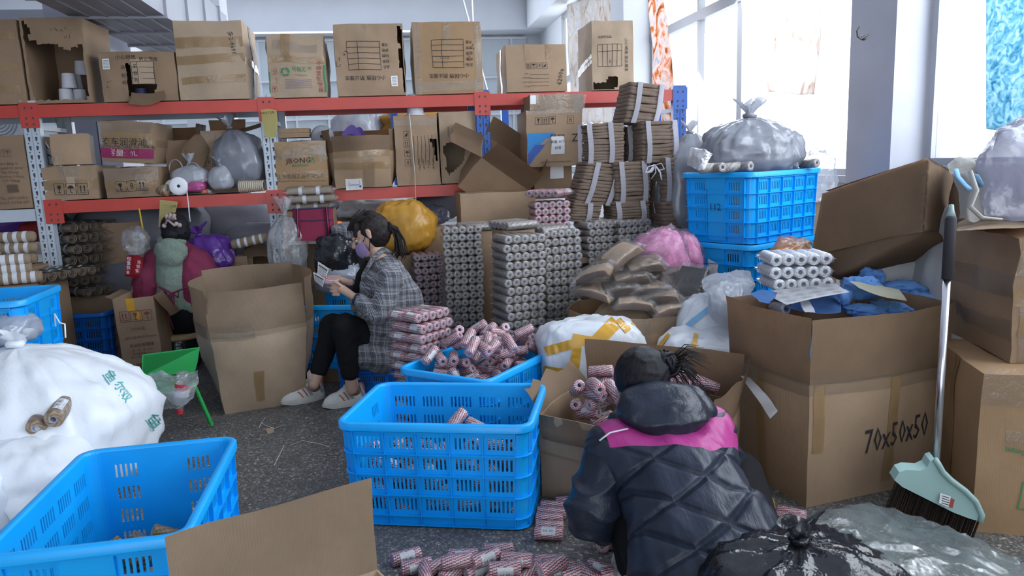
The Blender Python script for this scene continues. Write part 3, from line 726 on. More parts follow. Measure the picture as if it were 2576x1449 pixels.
# ducts under the ceiling
DUCT = mat('duct_sheet', (.36, .37, .42), .5, .08, 2, .1, 20)
def duct(name, label, x0, x1, y0, z0, z1, v0, v1, step=.62):
    pa = uv_of(atv(x0, y0, v0)) if v0 else None
    root = empty(name, (0, 0, 0), TH, label, 'duct')
    ua, ub = x0, x1
    bm = bmesh.new(); bx(bm, (ua, v0, z0), (ub, v1, z1)); fin('duct_body', bm, DUCT, root)
    v = v0 + .1
    while v < v1:
        bm = bmesh.new(); w = .03
        bx(bm, (ua - .02, v, z0 - .018), (ub + .02, v + w, z1 + .018)); fin('flange', bm, DUCT, root)
        bm = bmesh.new(); 
        for i in range(1, 5): x = ua + (ub - ua) * i / 5; bx(bm, (x - .008, v + w, z0 - .008), (x + .008, min(v1, v + step), z0))
        fin('bottom_rib', bm, DUCT, root)
        v += step
    return root
zb = 2.50
pL0 = gnd(112, 2, zb); pL1 = gnd(333, 122, zb); pR0 = gnd(373, 2, zb); pR1 = gnd(447, 70, zb)
uL = (uv_of(pL0)[0] + uv_of(pL1)[0]) / 2; uR = (uv_of(pR0)[0] + uv_of(pR1)[0]) / 2
print('duct', uv_of(pL0), uv_of(pL1), uv_of(pR0), uv_of(pR1))
vend = uv_of(atu(450, 60, uR))[1] if False else uv_of(pR1)[1]
duct('air_duct', 'grey ribbed sheet-metal duct hanging above the top rack shelf', uL, uR, 0, zb, zb + .42, 2.6, max(vend, uv_of(pL1)[1]) + .8)
duct('air_duct', 'pale ribbed duct over the far half of the hall', -4.3, -3.2, 0, 2.7, 3.1, 8.6, 12.3)
for k, (px, py, v) in enumerate(((1150, 40, 9.0), (1188, 30, 8.5))):
    p = atv(px, py, v); bm = bmesh.new(); tube(bm, [(0, 0, -1.2), (0, 0, 4.67 - p.z)] if k else [(.35, 0, -1.0), (-.25, 0, 4.67 - p.z)], .012, 8)
    o = fin('hanging_rod', bm, WHITE, None, True); o.location = p; o.rotation_euler = (0, 0, TH); lab(o, ['thin white rod slanting down from the ceiling behind the racks', 'thin white rod hanging straight from the ceiling behind the racks'][k], 'rod')
p = atv(508, 30, 9.0); bm = bmesh.new(); tube(bm, [(0, 0, -.9), (0, 0, 4.67 - p.z)], .006, 6); o = fin('hanging_rod', bm, DARKSTEEL); o.location = p; lab(o, 'thin dark rod hanging beside the long grey duct', 'rod')
# ================================================================ racks
VF, VB = 5.70, 6.25
ZU, ZL = 1.90, 1.235
SLOT_SHADE = mat('slot_shade', (.05, .06, .08), .8)  # slots drawn as flat dark patches, the shade of the openings put into colour
def post(u, v, z1, m, parent, holes=True, red=()):
    bm = bmesh.new(); w = .052
    bx(bm, (u - w, v, 0), (u + w, v + .004, z1)); bx(bm, (u - w, v, 0), (u - w + .004, v + .06, z1)); bx(bm, (u + w - .004, v, 0), (u + w, v + .06, z1)); bx(bm, (u - .004, v, 0), (u + .004, v + .012, z1))
    o = fin('post', bm, m, parent)
    if holes:
        bm = bmesh.new(); z = .12
        while z < z1 - .04:
            for s in (-1, 1):
                c = u + s * .022; pts = [(-.007, .014), (.007, .014), (.009, .004), (.003, -.016), (-.004, -.016)]
                vs = [bm.verts.new((c + x * s, v - .0008, z + y)) for x, y in pts]; bm.faces.new(vs)
                vs = [bm.verts.new((c + s * .008 + x, v - .0008, z + .032 + y)) for x, y in ((-.004, -.004), (.004, -.004), (.004, .004), (-.004, .004))]; bm.faces.new(vs)
            z += .062
        h = fin('slot_row', bm, SLOT_SHADE, o); h['kind'] = 'stuff'
    return o
def hbeam(u0, u1, v, z, h, m, parent, name='beam'):
    bm = bmesh.new(); bx(bm, (u0, v, z - h), (u1, v + .035, z)); bx(bm, (u0, v + .035, z - h), (u1, v + .045, z - h * .35)); fin(name, bm, m, parent)
def connector(u, v, z, m, parent, w=.06):
    bm = bmesh.new(); bx(bm, (u - w, v - .006, z - .155), (u + w, v, z + .015))
    o = fin('beam_bracket', bm, m, parent)
    bm = bmesh.new()
    for s in (-1, 1):
        for q in (.02, .09, .13):
            vs = [bm.verts.new((u + s * .022 + x, v - .007, z - q + y)) for x, y in ((-.006, -.008), (.006, -.008), (.008, .008), (-.004, .008))]; bm.faces.new(vs)
    h = fin('slot_row', bm, SLOT_SHADE, o); h['kind'] = 'stuff'
rack = empty('storage_rack', (0, 0, 0), TH, 'long two-tier storage rack with red beams and perforated grey and blue posts', 'rack')
us = [-4.0, -2.42, -.84, .73, 2.3]
for i, u in enumerate(us):
    m = GREYSTEEL if i < 3 else BLUESTEEL
    post(u, VF, 1.93, m, rack); post(u, VB, 1.93, m, rack, False)
    connector(u, VF, ZU, REDSTEEL if i < 4 else BLUESTEEL, rack)
    if 1 <= i < 4: connector(u + (.07 if i == 1 else 0), VF, ZL, REDSTEEL, rack)
    for za, zb_ in ((1.75, 1.3), (.9, .5)):
        bm = bmesh.new(); beam(bm, (u, VF + .05, za), (u, VB, za), .03, .03); beam(bm, (u, VF + .05, za), (u, VB, zb_), .025, .012); fin('side_brace', bm, m, rack)
for i in range(4):
    a, b = us[i] + .055, us[i + 1] - .055
    hbeam(a, b, VF, ZU, .085, REDSTEEL, rack); hbeam(a, b, VB, ZU - .01, .075, REDSTEEL if i > 1 else GREYSTEEL, rack, 'rear_beam')
    z = ZL if i else 1.19
    if i < 3 or True:
        hbeam(a, b, VF, z, .085, REDSTEEL if i else GREYSTEEL, rack); hbeam(a, b, VB, z, .075, REDSTEEL if i > 1 else GREYSTEEL, rack, 'rear_beam')
    for zz, q in ((ZU - .012, 0), (z - .012, 1)):
        n = 4
        for k in range(n):
            uu = a + (b - a) * k / n; bm = bmesh.new(); bx(bm, (uu + .003, VF + .04, zz), (uu + (b - a) / n - .003, VB, zz + .01)); bx(bm, (uu + .003, VF + .045, zz - .02), (uu + .02, VB, zz)); fin('deck_panel', bm, DARKSTEEL, rack)
def on(xl, xr, yt, shelf, yb=None, v=VF, d=.45, rzx=0.0, **k):
    """box whose front face spans px xl..xr on a shelf; returns position, width, depth, height"""
    zs = shelf + .003; v = v
    yb = yb or 250
    def solve(px):
        y = yb
        for _ in range(6):
            q = atv(px, y, v); y += (q.z - zs) * F / v
        return uv_of(q)[0], q.z
    u0, u1 = solve(xl)[0], solve(xr)[0]; um = (u0 + u1) / 2
    y = yt; ph = atv((xl + xr) / 2, yt, v).z - zs
    a = R(9 + rzx); p = U(um, v, zs) + Vector((-math.sin(a), math.cos(a), 0)) * (d / 2)
    return p, abs(u1 - u0), d, ph, 9 + rzx
def sbox(label, xl, xr, yt, shelf, d=.45, rzx=0.0, v=VF, **k):
    p, w, d, h, rz = on(xl, xr, yt, shelf, None, v, d, rzx)
    if 'dz' in k: p.z += k.pop('dz')
    if 'hh' in k: h = k.pop('hh')
    return carton(label, p, w, d, h, rz, **k)
# ================================================================ cartons on the top shelf
I = INK; HW = '小心轻放 防止撞击'
def tablep(f, u, v, s=1.0, rot=180, sgn=-1):
    """the printed goods table with its five rows"""
    P = [('table', f, u, v, 0, (.235 * s, .20 * s, 5, .075 * s), I, rot)]
    for i, t in enumerate(('品名', '粒数', '码数', '颜色', '克重')):
        P.append(('t', f, u + sgn * -.16 * s / .5 * .98, v + (i - 2) * .04 * s / .5 * .98, .024 * s, t, I, rot))
    P.append(('t', f, u, v - .19 * s / .5 * .8, .036 * s, HW, I, rot)); return P
ZT = ZU + .004
sbox('plain brown carton cut off at the picture edge, first on the top shelf', -70, 70, 48, ZT, .5, m=CARD2, tapes=[('F', .5, .85, .95, .8, .05), ('F', .3, .45, .9, .43, .05), ('F', .2, .2, .9, .18, .05)])
sbox('large upended carton with torn dark opening and cones inside, second on the top shelf', 78, 232, 44, ZT, .5, m=CARD2, bulge=.012,
     holes={'F': [(.02, .98), (.16, .88), (.12, .74), (.3, .7), (.55, .68), (.72, .6), (.78, .66), (.96, .68), (.97, .1), (.9, .03), (.06, .04), (.03, .5)]},
     prints=[('scrawl', 'F', .62, .86, .035, 4, I), ('scrawl', 'F', .75, .78, .03, 2, I)])
for k, (px, py) in enumerate(((165, 228), (198, 218), (172, 192), (205, 165), (188, 196))):
    q = atv(px, py, VF + .16 + .05 * (k % 2) + (.1 if k > 2 else 0)); bm = bmesh.new(); lathe(bm, [(0, 0), (.048, 0), (.05, .01), (.042, .1), (.036, .104), (0, .104)], 20)
    o = fin('thread_cone', bm, mat('white_thread', (.62, .63, .70), .7, .04, 4, .3, 90, .002), None, R(40)); o.location = (q.x, q.y, ZT + .012 + (.105 if k in (2, 4) else .21 if k == 3 else 0)); lab(o, 'pale thread cone standing in the torn upended carton', 'thread cone', 'thread cones in the torn upended carton')
sbox('low carton with torn printed window showing a goods table, under the duct', 262, 450, 130, ZT, .5, m=CARD2, bulge=.012,
     holes={'F': [(.36, .12), (.34, .36), (.33, .7), (.36, .78), (.41, .72), (.41, .4), (.46, .34), (.72, .33), (.7, .05), (.4, .03)]},
     prints=[('fill', 'F', .56, .60, 0, (.15, .17), CARD3), ('table', 'F', .57, .57, 0, (.15, .15, 4, .11), I), ('t', 'F', .47, .7, .03, '名', I), ('t', 'F', .47, .55, .03, '数', I), ('t', 'F', .47, .42, .03, '数', I), ('t', 'F', .36, .88, .034, '小心轻放', I), ('t', 'F', .66, .84, .03, '防止撞击', I),
             ('fill', 'F', .09, .76, 0, (.045, .075), PAPER), ('lines', 'F', .09, .76, 0, (.035, .05, 6), I), ('scrawl', 'F', .1, .35, .04, 2, I, 90), ('t', 'F', .31, .68, .028, '品', I), ('t', 'F', .31, .52, .028, '粒', I), ('t', 'F', .31, .38, .028, '码', I)],
     flaps=[('F', 178, .0001)])
q = atv(355, 232, VF + .12); bm = bmesh.new(); lathe(bm, [(0, 0), (.05, 0), (.045, .09), (0, .09)], 20); o = fin('thread_cone', bm, mat('navy_thread', (.03, .03, .10), .6), None, R(40)); o.location = (q.x, q.y, ZT + .01); lab(o, 'dark navy thread cone inside the torn carton with the goods table', 'thread cone')
jsheet('torn_flap', 'torn cardboard flap hanging over the red top beam', 'flap', [[atv(330, 232, 5.685), atv(375, 236, 5.685), atv(412, 228, 5.685)], [atv(328, 250, 5.67), atv(372, 254, 5.67), atv(415, 240, 5.67)], [atv(322, 262, 5.66), atv(370, 266, 5.66), atv(414, 250, 5.66)]], CARD, .004, th=.004)
sbox('biggest plain tan carton with scribbled number, tallest on the top shelf', 455, 625, 52, ZT, .55, m=CARD3, bulge=.016, tapes=[('F', .0, .72, 1, .74, .07), ('F', .0, .5, 1, .54, .06), ('F', .05, .24, 1, .28, .05), ('R', .5, 1, .5, 0, .09, film('grey_tape', (.12, .13, .16), .9, .45)), ('R', 0, .5, 1, .45, .05)], prints=[('t', 'F', .84, .72, .042, '多2-8691', I, -82)])
sbox('rumpled carton with green recycling mark and red characters on the top shelf', 682, 822, 88, ZT, .42, m=CARD3, bulge=.02, rough=.016, tapes=[('F', 0, .62, 1, .60, .055), ('F', .1, .85, .9, .8, .06, TAPE), ('F', .35, 1, .33, .6, .06)],
     prints=[('r', 'F', .28, .40, .07, 'recycle', GREENINK), ('t', 'F', .60, .44, .038, '环保无毒', GREENINK), ('t', 'F', .60, .36, .016, 'E.P. Nonpoisonous', GREENINK), ('lines', 'F', .52, .22, 0, (.19, .055, 5), BLUEINK),
             ('t', 'F', .9, .54, .036, '不', REDINK), ('t', 'F', .9, .455, .036, '得', REDINK), ('t', 'F', .9, .37, .036, '混', REDINK), ('t', 'F', .9, .285, .036, '批', REDINK), ('t', 'F', .9, .20, .036, '使', REDINK), ('t', 'F', .9, .115, .036, '用', REDINK),
             ('i', 'F', .1, .42, .032, ['up'], REDINK), ('i', 'F', .1, .28, .032, ['umbrella'], REDINK), ('i', 'F', .1, .14, .032, ['glass'], REDINK), ('fill', 'F', .985, .30, 0, (.012, .19), GREENINK), ('fill', 'F', .012, .25, 0, (.01, .15), GREENINK)])
sbox('carton printed upside down with a split dark corner, on the top shelf', 850, 1022, 60, ZT, .52, m=CARD, bulge=.012, holes={'F': [(.94, .97), (.985, .9), (.985, .06), (.96, .04), (.95, .3), (.93, .5), (.945, .7), (.91, .88)], 'R': [(.02, .95), (.12, .8), (.1, .3), (.03, .05)]},
     tapes=[('F', .45, 1, .45, .86, .03, TAPE)], prints=tablep('F', .42, .56) + [('fill', 'F', .84, .2, 0, (.045, .075), PAPER), ('lines', 'F', .84, .2, 0, (.03, .05, 6), I), ('scrawl', 'F', .1, .55, .05, 4, I, 55)])
sbox('film-wrapped carton printed upside down above the blue post', 1046, 1216, 55, ZT, .5, m=CARD4, bulge=.014, tapes=[('F', .5, 1, .5, .7, .05, TAPE), ('F', .02, .1, .98, .12, .07, TAPE), ('F', .93, 0, .95, 1, .05, TAPE), ('F', .05, 0, .06, 1, .05, TAPE)], prints=tablep('F', .5, .56) + [('scrawl', 'F', .83, .55, .035, 6, I, 70), ('scrawl', 'F', .45, .5, .03, 3, I)])
sbox('low wide carton with packing symbols and blank lines on the top shelf', 1276, 1426, 112, ZT, .5, m=CARD, bulge=.01, prints=[('i', 'F', .5, .55, .036, ['up', 'umbrella', 'link', 'hand'], I), ('lines', 'F', .54, .24, 0, (.15, .08, 4), I), ('t', 'F', .33, .38, .013, 'N.W.', I), ('t', 'F', .33, .29, .013, 'STANDARD:', I), ('t', 'F', .33, .2, .013, 'AMOUNT:', I), ('t', 'F', .33, .11, .013, 'COLOR:', I), ('t', 'F', .9, .3, .05, '6200a', I, 80)],
     tapes=[('F', .35, 1, .35, .66, .04), ('F', .7, 1, .7, .7, .04), ('L', .5, 1, .5, 0, .06)])
sbox('tall carton with torn bottom corner, last on the top shelf', 1491, 1594, 52, ZT, .42, m=CARD3, bulge=.01, holes={'F': [(.0, .05), (.02, .13), (.2, .1), (.35, .12), (.42, .2), (.62, .19), (.63, .1), (.6, .02), (.02, .01)]},
     prints=[('table', 'F', .42, .5, 0, (.16, .19, 5, .05), I, 90), ('t', 'F', .3, .76, .022, '克颜码粒品', I), ('t', 'F', .82, .5, .03, HW, I, -90), ('scrawl', 'F', .5, .42, .03, 3, I)], tapes=[('L', 0, .35, 1, .5, .03, TAPE), ('L', 0, .3, 1, .42, .03, TAPE)])
# ================================================================ lower shelf
ZS = ZL + .004
sbox('tall brown carton with faded health warning on the grey-beamed shelf', -20, 84, 340, 1.194, .45, m=CARD2, prints=[('t', 'F', .58, .62, .028, 'Smoking is', BROWNINK), ('t', 'F', .58, .56, .028, 'harmful to your', BROWNINK), ('t', 'F', .58, .5, .028, 'Tar 10mg', BROWNINK), ('t', 'F', .58, .44, .028, 'Nicotine 1.0mg', BROWNINK), ('t', 'F', .58, .38, .028, 'CO 12mg', BROWNINK), ('r', 'F', .6, .27, .08, 'bars', BROWNINK), ('t', 'F', .58, .14, .026, 'TEL (0871)65826', BROWNINK), ('t', 'F', .58, .08, .026, 'POST CODE 650', BROWNINK), ('i', 'F', .5, .76, .04, ['glass', 'umbrella'], BROWNINK)])
sbox('wide taped carton with three cut-off symbols, in the lower shelf corner', 115, 250, 418, ZS, .5, m=CARD, tapes=[('F', 0, .45, 1, .45, .07), ('F', .5, 1, .5, .5, .12, TAPE)], prints=[('i', 'F', .5, .32, .065, ['glass', 'umbrella', 'up'], I), ('fill', 'F', .51, .52, 0, (.055, .075), CARD3)])
sbox('smaller plain carton sitting turned on the wide taped carton', 150, 240, 342, ZS, .3, 14, m=CARD, dz=.245, hh=.21, tapes=[('F', .0, .12, .16, .12, .07, TAPE)])
sbox('crushed taped carton under the sewing machine oil carton', 268, 405, 422, ZS, .5, m=CARD2, bulge=.02, rough=.014, tapes=[('F', 0, .72, 1, .7, .11, TAPE), ('F', 0, .42, 1, .42, .06), ('F', .6, .9, .75, .1, .05, TAPE)], prints=[('i', 'F', .5, .38, .06, ['glass', 'link', 'up'], I)], holes=None)
sbox('leaning carton of sewing machine oil with a magenta band', 268, 395, 330, ZS, .45, -3, m=CARD2, dz=.245, hh=.285, bulge=.012, rough=.014, rot=(0, R(5), R(6)), tapes=[('F', 0, .62, 1, .6, .07), ('F', .0, .85, 1, .85, .06, TAPE), ('R', .1, .5, .9, .5, .05, TAPE)],
     prints=[('fill', 'F', .5, .22, 0, (.36, .07), mat('magenta_print', (.27, .02, .10), .7)), ('t', 'F', .42, .22, .055, '容量:10L', mat('pale_print', (.62, .55, .5), .7)), ('t', 'F', .45, .5, .06, '衣车润滑油', I), ('t', 'F', .5, .385, .028, 'SEWING MACHINE OIL (4瓶/箱)', I)])
jsheet('cardboard_offcut', 'loose cardboard corner leaning behind the white carrier bags', 'cardboard', [[atv(455, 372, 5.85), atv(500, 335, 5.9), atv(530, 375, 5.9)], [atv(462, 400, 5.8), atv(495, 385, 5.85), atv(520, 400, 5.85)], [atv(470, 425, 5.78), atv(490, 425, 5.8), atv(510, 425, 5.8)]], CARD, .004, th=.005)
sbox('dark open carton with raised flaps at the rear of the lower shelf', 428, 505, 352, ZS, .3, v=5.95, m=CARD2, open_=True, flaps=[('B', 8, .11), ('L', 12, .13), ('R', 10, .12)])
sbox('taller carton with a flap sticking up behind the grey bag', 520, 610, 328, ZS, .35, v=5.9, m=CARD, open_=True, flaps=[('B', 5, .1), ('R', 75, .2)], prints=[('i', 'F', .5, .5, .05, ['link', 'glass', 'umbrella', 'up'], I)], tapes=[('F', 0, .9, 1, .9, .05, TAPE)])
# things on the lower shelf, middle
lump('carrier_bag', 'white translucent carrier bag with loop handles on the lower shelf', atv(482, 468, 5.78), .135, .1, .075, film('white_bag_film', (.62, .65, .72), .82, .25, 9, .7, .08), 'bag', seed=3, knot=.012, tuft=(.07, .06), ex=.8)
lump('carrier_bag', 'small white carrier bag with green trim on the lower shelf', atv(560, 476, 5.74), .085, .09, .085, MATS['white_bag_film'], 'bag', seed=4, knot=.012, tuft=(.09, .05))
lump('refuse_bag', 'shiny grey knotted plastic bag on the lower rack shelf', atv(628, 478, 5.85) + Vector((0, 0, .05)), .175, .16, .20, GREYBAG, 'bag', seed=5, knot=.018, folds=9, fa=.1, ridge=.06, tuft=(.10, .08), tilt=(0, R(-14), 0))
lump('carrier_bag', 'bright pink thin plastic bag among small thread rolls on the shelf', atv(496, 482, 5.73) + Vector((0, 0, 0)), .07, .06, .045, film('pink_bag_film', (.75, .15, .42), .8, .25, 12, .7, .1), 'bag', seed=6)
bm = bmesh.new()
tube(bm, [(-.09 - .05 * math.cos(a * .45) , -.02, .12 + .075 * math.sin(a * .45)) for a in range(8)], .008, 6, flat=.35); tube(bm, [(.03 + .05 * math.cos(a * .45), -.02, .12 + .05 * math.sin(a * .45)) for a in range(8)], .008, 6, flat=.35)
q = atv(482, 468, 5.78); bag_handle = fin('bag_handle', bm, MATS['white_bag_film'], None, True); bag_handle.location = q
bag_handle.parent = [o for o in bpy.data.objects if o.name == 'carrier_bag'][0]; bag_handle.location = (0, 0, 0)
def bobbin(label, P, r, ln, rh, mt, d, name='thread_roll', group=None, cm=None, cat='thread roll'):
    me = rollmesh(name, r, ln, rh, mt, 28)
    if cm: me.materials[1] = cm
    o = link(name, me); o.location = P; o.rotation_euler = axisrot(d); return lab(o, label, cat, group)
WSH = mat('white_spool_face', (.80, .81, .86), .5, .03)
q = atv(447, 468, 5.69); bobbin('large white roll lying face-on beside the pink bag', (q.x, q.y + .03, ZS + .066), .066, .09, .012, WSH, (.25, -1, .05), cm=WSH)
q = atv(436, 452, 5.8); bobbin('white roll half hidden behind the large face-on white roll', (q.x, q.y, ZS + .06), .058, .09, .012, WSH, (.2, -1, 0))
q = atv(412, 478, 5.72); bobbin('olive and cream twine spool at the end of the crushed carton', (q.x, q.y, ZS + .042), .042, .08, .012, TW_BROWN, (1, -.4, 0))
q = atv(130, 405, 5.9); bobbin('white roll behind the steel post in the lower shelf corner', (q.x, q.y, ZS + .31), .06, .1, .015, WSH, (.25, -1, .05))
for k, (px, py) in enumerate(((470, 463), (484, 462), (497, 460), (510, 455), (521, 452), (525, 483), (515, 486), (500, 452))):
    q = atv(px, py, 5.72 + .02 * (k % 3)); o = loose_roll('small spool in the jumble between the white carrier bags', (q.x, q.y, max(q.z, ZS + .02)), axisrot((.3 - .1 * k, -1, .1)), 'small spools in the jumble on the lower shelf', None, False, False, 'small_spool', 'spool', .62)
    o.data = rollmesh('spool', RR, .08, .008, (TW_RED, MATS['white_thread'] if 'white_thread' in MATS else TW_WHITE, mat('orange_thread', (.62, .2, .1), .6), mat('pink_thread', (.7, .35, .45), .6))[k % 4], 16)
q = atv(634, 470, 5.74); root = empty('cord_coil', (q.x, q.y, ZS + .045), 0, 'thick cream cord coil lying on its side by the post', 'cord')
for k in range(13):
    bm = bmesh.new(); rr_ = .040 - .0006 * k; tube(bm, [((k - 6) * .014, rr_ * math.cos(a * .393), rr_ * math.sin(a * .393)) for a in range(16)], .0078, 6, False, closed=True); fin('cord_turn', bm, mat('cream_cord', (.52, .46, .36), .8), root, True)
q = atv(652, 452, 5.95); lump('plaid_cloth', 'folded dark red plaid cloth tucked behind the cream cord coil', q, .07, .09, .05, mat('plaid_red', (.10, .03, .035), .85), 'cloth', seed=8)
# shelf bay between the yellow note post and the blue post
sbox('square carton with faded company name under wide tape, beside the yellow note', 699, 828, 355, ZS, .42, m=CARD4, bulge=.014, tapes=[('F', 0, .86, 1, .86, .10), ('F', .02, .75, .98, .8, .08, TAPE), ('F', 0, .3, 1, .32, .05), ('F', .85, .95, .95, .6, .06, TAPE)],
     prints=[('t', 'F', .46, .60, .055, 'JBONG', I), ('t', 'F', .72, .60, .045, '达', GREENINK), ('t', 'F', .48, .50, .02, '最乐牌缝纫线', GREENINK), ('t', 'F', .48, .28, .034, '上海雪周工贸有限公司', BROWNINK), ('t', 'F', .48, .19, .018, 'Shanghai SNOW Industrial and Trade Co.,Ltd', BROWNINK)])
q = atv(744, 344, 5.82)
for k in range(2):
    bm = bmesh.new(); bx(bm, (-.105, -.09, 0), (.105, .09, .030)); bx(bm, (-.107, -.092, .018), (.107, .092, .032)); o = fin('flat_box', bm, CARD2); o.location = (q.x, q.y, ZS + atv(763, 355, VF).z - ZS + .03 + .034 * k); o.rotation_euler = (0, 0, TH); lab(o, ['lower of two flat brown lidded boxes on the square carton', 'upper of two flat brown lidded boxes on the square carton'][k], 'box')
q = atv(812, 345, 5.95); bobbin('big grey roll end standing behind the square carton', (q.x, q.y, q.z), .085, .2, .015, mat('grey_roll_paper', (.34, .36, .42), .7), (.2, -1, 0), 'paper_roll', cm=MATS['grey_roll_paper'], cat='roll')
p_, w_, d_, h_, rz_ = on(838, 992, 325, ZS, None, VF - .04, .5)
sw_, _b = carton('bulging open carton of purple felt pieces taped round its waist', p_, w_ * .92, d_, h_ * .62, rz_, CARD, True, [('F', 3, h_ * .27), ('B', 5, h_ * .42), ('L', 4, h_ * .40), ('R', 2, h_ * .38)], .035, .045, tapes=[('F', 0, .93, 1, .95, .045), ('F', 0, .62, 1, .6, .05), ('F', .6, 0, .62, 1, .08, TAPE)], prints=[('fill', 'F', .33, .10, 0, (.12, .085), PAPER), ('fill', 'F', .33, .035, 0, (.10, .016), BLUEINK), ('lines', 'F', .33, .14, 0, (.09, .04, 6), BLUEINK)], cat='cardboard box')
FELT = mat('purple_felt', (.22, .15, .48), .9)
for k, (a, b_, c) in enumerate((((858, 345), (885, 318), (915, 345)), ((880, 350), (905, 322), (925, 352)))):
    jsheet('felt_piece', ['purple felt piece folded up in the bulging open carton', 'second purple felt piece at the rim of the bulging carton'][k], 'felt', [[atv(a[0], a[1] + 8, 5.78 + k * .1), atv(a[0], a[1] - 6, 5.78 + k * .1)], [atv(b_[0], b_[1] + 20, 5.82 + k * .1), atv(b_[0], b_[1] - 4, 5.82 + k * .1)], [atv(c[0], c[1] + 20, 5.85 + k * .1), atv(c[0], c[1], 5.85 + k * .1)]], FELT, .006, th=.004)
sbox('upright carton with sideways symbols and a torn patch, under the white cone', 1000, 1108, 290, ZS, .36, v=5.69, m=CARD, prints=[('i', 'F', .27, .60, .042, ['up'], I), ('i', 'F', .27, .46, .042, ['umbrella'], I), ('i', 'F', .27, .73, .042, ['hand'], I), ('i', 'F', .27, .32, .042, ['link'], I), ('lines', 'F', .65, .5, 0, (.22, .14, 6), I, 90), ('t', 'F', .55, .3, .018, 'STANDARD', I, 90), ('t', 'F', .65, .3, .018, 'AMOUNT', I, 90), ('t', 'F', .75, .3, .018, 'COLOR', I, 90), ('t', 'F', .86, .3, .018, 'GROSS WT', I, 90)],
     holes={'F': [(.8, .65), (.98, .66), (.98, .32), (.93, .36), (.88, .5)]}, tapes=[('F', 0, .9, 1, .9, .04, TAPE)])
sbox('carton with sideways printing and ragged dark hole, behind the tipped carton', 1112, 1205, 280, ZS, .4, v=5.74, m=CARD3, holes={'F': [(.1, .55), (.3, .58), (.62, .6), (.7, .5), (.6, .3), (.4, .2), (.2, .12), (.12, .2), (.18, .35), (.08, .45)]}, prints=[('t', 'F', .25, .72, .02, 'CUBAGE', I, 90), ('t', 'F', .4, .72, .02, 'GROSS W', I, 90), ('t', 'F', .55, .72, .02, 'COLOR', I, 90)])
q = atv(1045, 286, 5.80); bm = bmesh.new(); lathe(bm, [(0, 0), (.083, 0), (.083, .006), (.066, .007), (.064, .012), (.056, .150), (.050, .156), (.02, .158), (.018, .14), (0, .14)], 32)
o = fin('thread_cone', bm, MATS['white_thread'], None, R(40)); o.location = (q.x, q.y, atv(1045, 290, 5.69).z + .004); lab(o, 'tall white thread cone standing on the upright carton', 'thread cone')
bm = bmesh.new(); a_ = atv(1030, 285, 5.66); tube(bm, [a_, atv(1036, 350, 5.66), atv(1044, 440, 5.66), atv(1048, 560, 5.64)], .006, 6, flat=.3); o = fin('hanging_ribbon', bm, WHITE, None, True); lab(o, 'narrow white ribbon hanging from the white thread cone', 'ribbon')
# tipped open carton spilling off the shelf
root, B_ = carton('tipped open carton hanging off the lower shelf with crushed flap', atv(1215, 475, 5.62) + Vector((.0, .06, -.02)), .44, .40, .30, 0, CARD2, True, [('F', 20, .20), ('L', 100, .24), ('B', 10, .16), ('R', -5, .22)], .015, .0, rot=(R(30), R(36), R(16)), tapes=[('R', 0, .5, 1, .5, .06), ('R', .2, .2, .9, .6, .05, TAPE)])
# Z carton and the boxes round it
p_ = sbox('carton with blue diagonal print and letter Z beside the cloth bundles', 1329, 1468, 312, ZS, .4, v=5.45, dz=.10, m=CARD, name='carton', prints=[('poly', 'F', .0, .0, 0, [(.005, .01), (.13, .165), (.06, .165), (.005, .10)], BLUEINK), ('poly', 'F', .0, .0, 0, [(.005, .15), (.005, .245), (.21, .245), (.075, .09), (.005, .03)], mat('sky_blue_print', (.02, .22, .55), .6)),
      ('i', 'F', .34, .82, .045, ['glass', 'up', 'umbrella'], I), ('i', 'F', .78, .82, .045, ['link'], I), ('t', 'F', .85, .50, .085, 'Z', I, 0, 1.0), ('fill', 'F', .54, .38, 0, (.10, .13), PAPER), ('t', 'F', .54, .55, .024, '颜色: 457#', I), ('t', 'F', .54, .44, .024, '数量: 40个', I), ('t', 'F', .54, .33, .024, '柳青', I), ('t', 'F', .5, .08, .015, '注意: 不同批号请先测试确认后使用', BROWNINK)],
      tapes=[('F', 0, .97, 1, .98, .03, TAPE)])
zt = ZS + .10 + (atv(1398, 312, 5.45).z - ZS)
sbox('film-wrapped carton stacked on the carton with the letter Z', 1334, 1468, 238, zt, .4, v=5.45, m=CARD2, rough=.012, tapes=[('F', 0, .5, 1, .45, .12, TAPE), ('F', .9, 0, .92, 1, .1, TAPE), ('F', .1, 1, .12, 0, .04, TAPE)], prints=[('fill', 'F', .06, .66, 0, (.04, .06), PAPER)])
sbox('dark carton mostly hidden under the carton with the letter Z', 1345, 1440, 412, 1.1, .4, v=5.5, m=CARD2, hh=.245, prints=[('fill', 'F', .6, .8, 0, (.1, .09), PAPER)])
sbox('plain flat-faced carton under the tipped carton', 1163, 1350, 484, .86, .4, v=5.28, m=CARD)
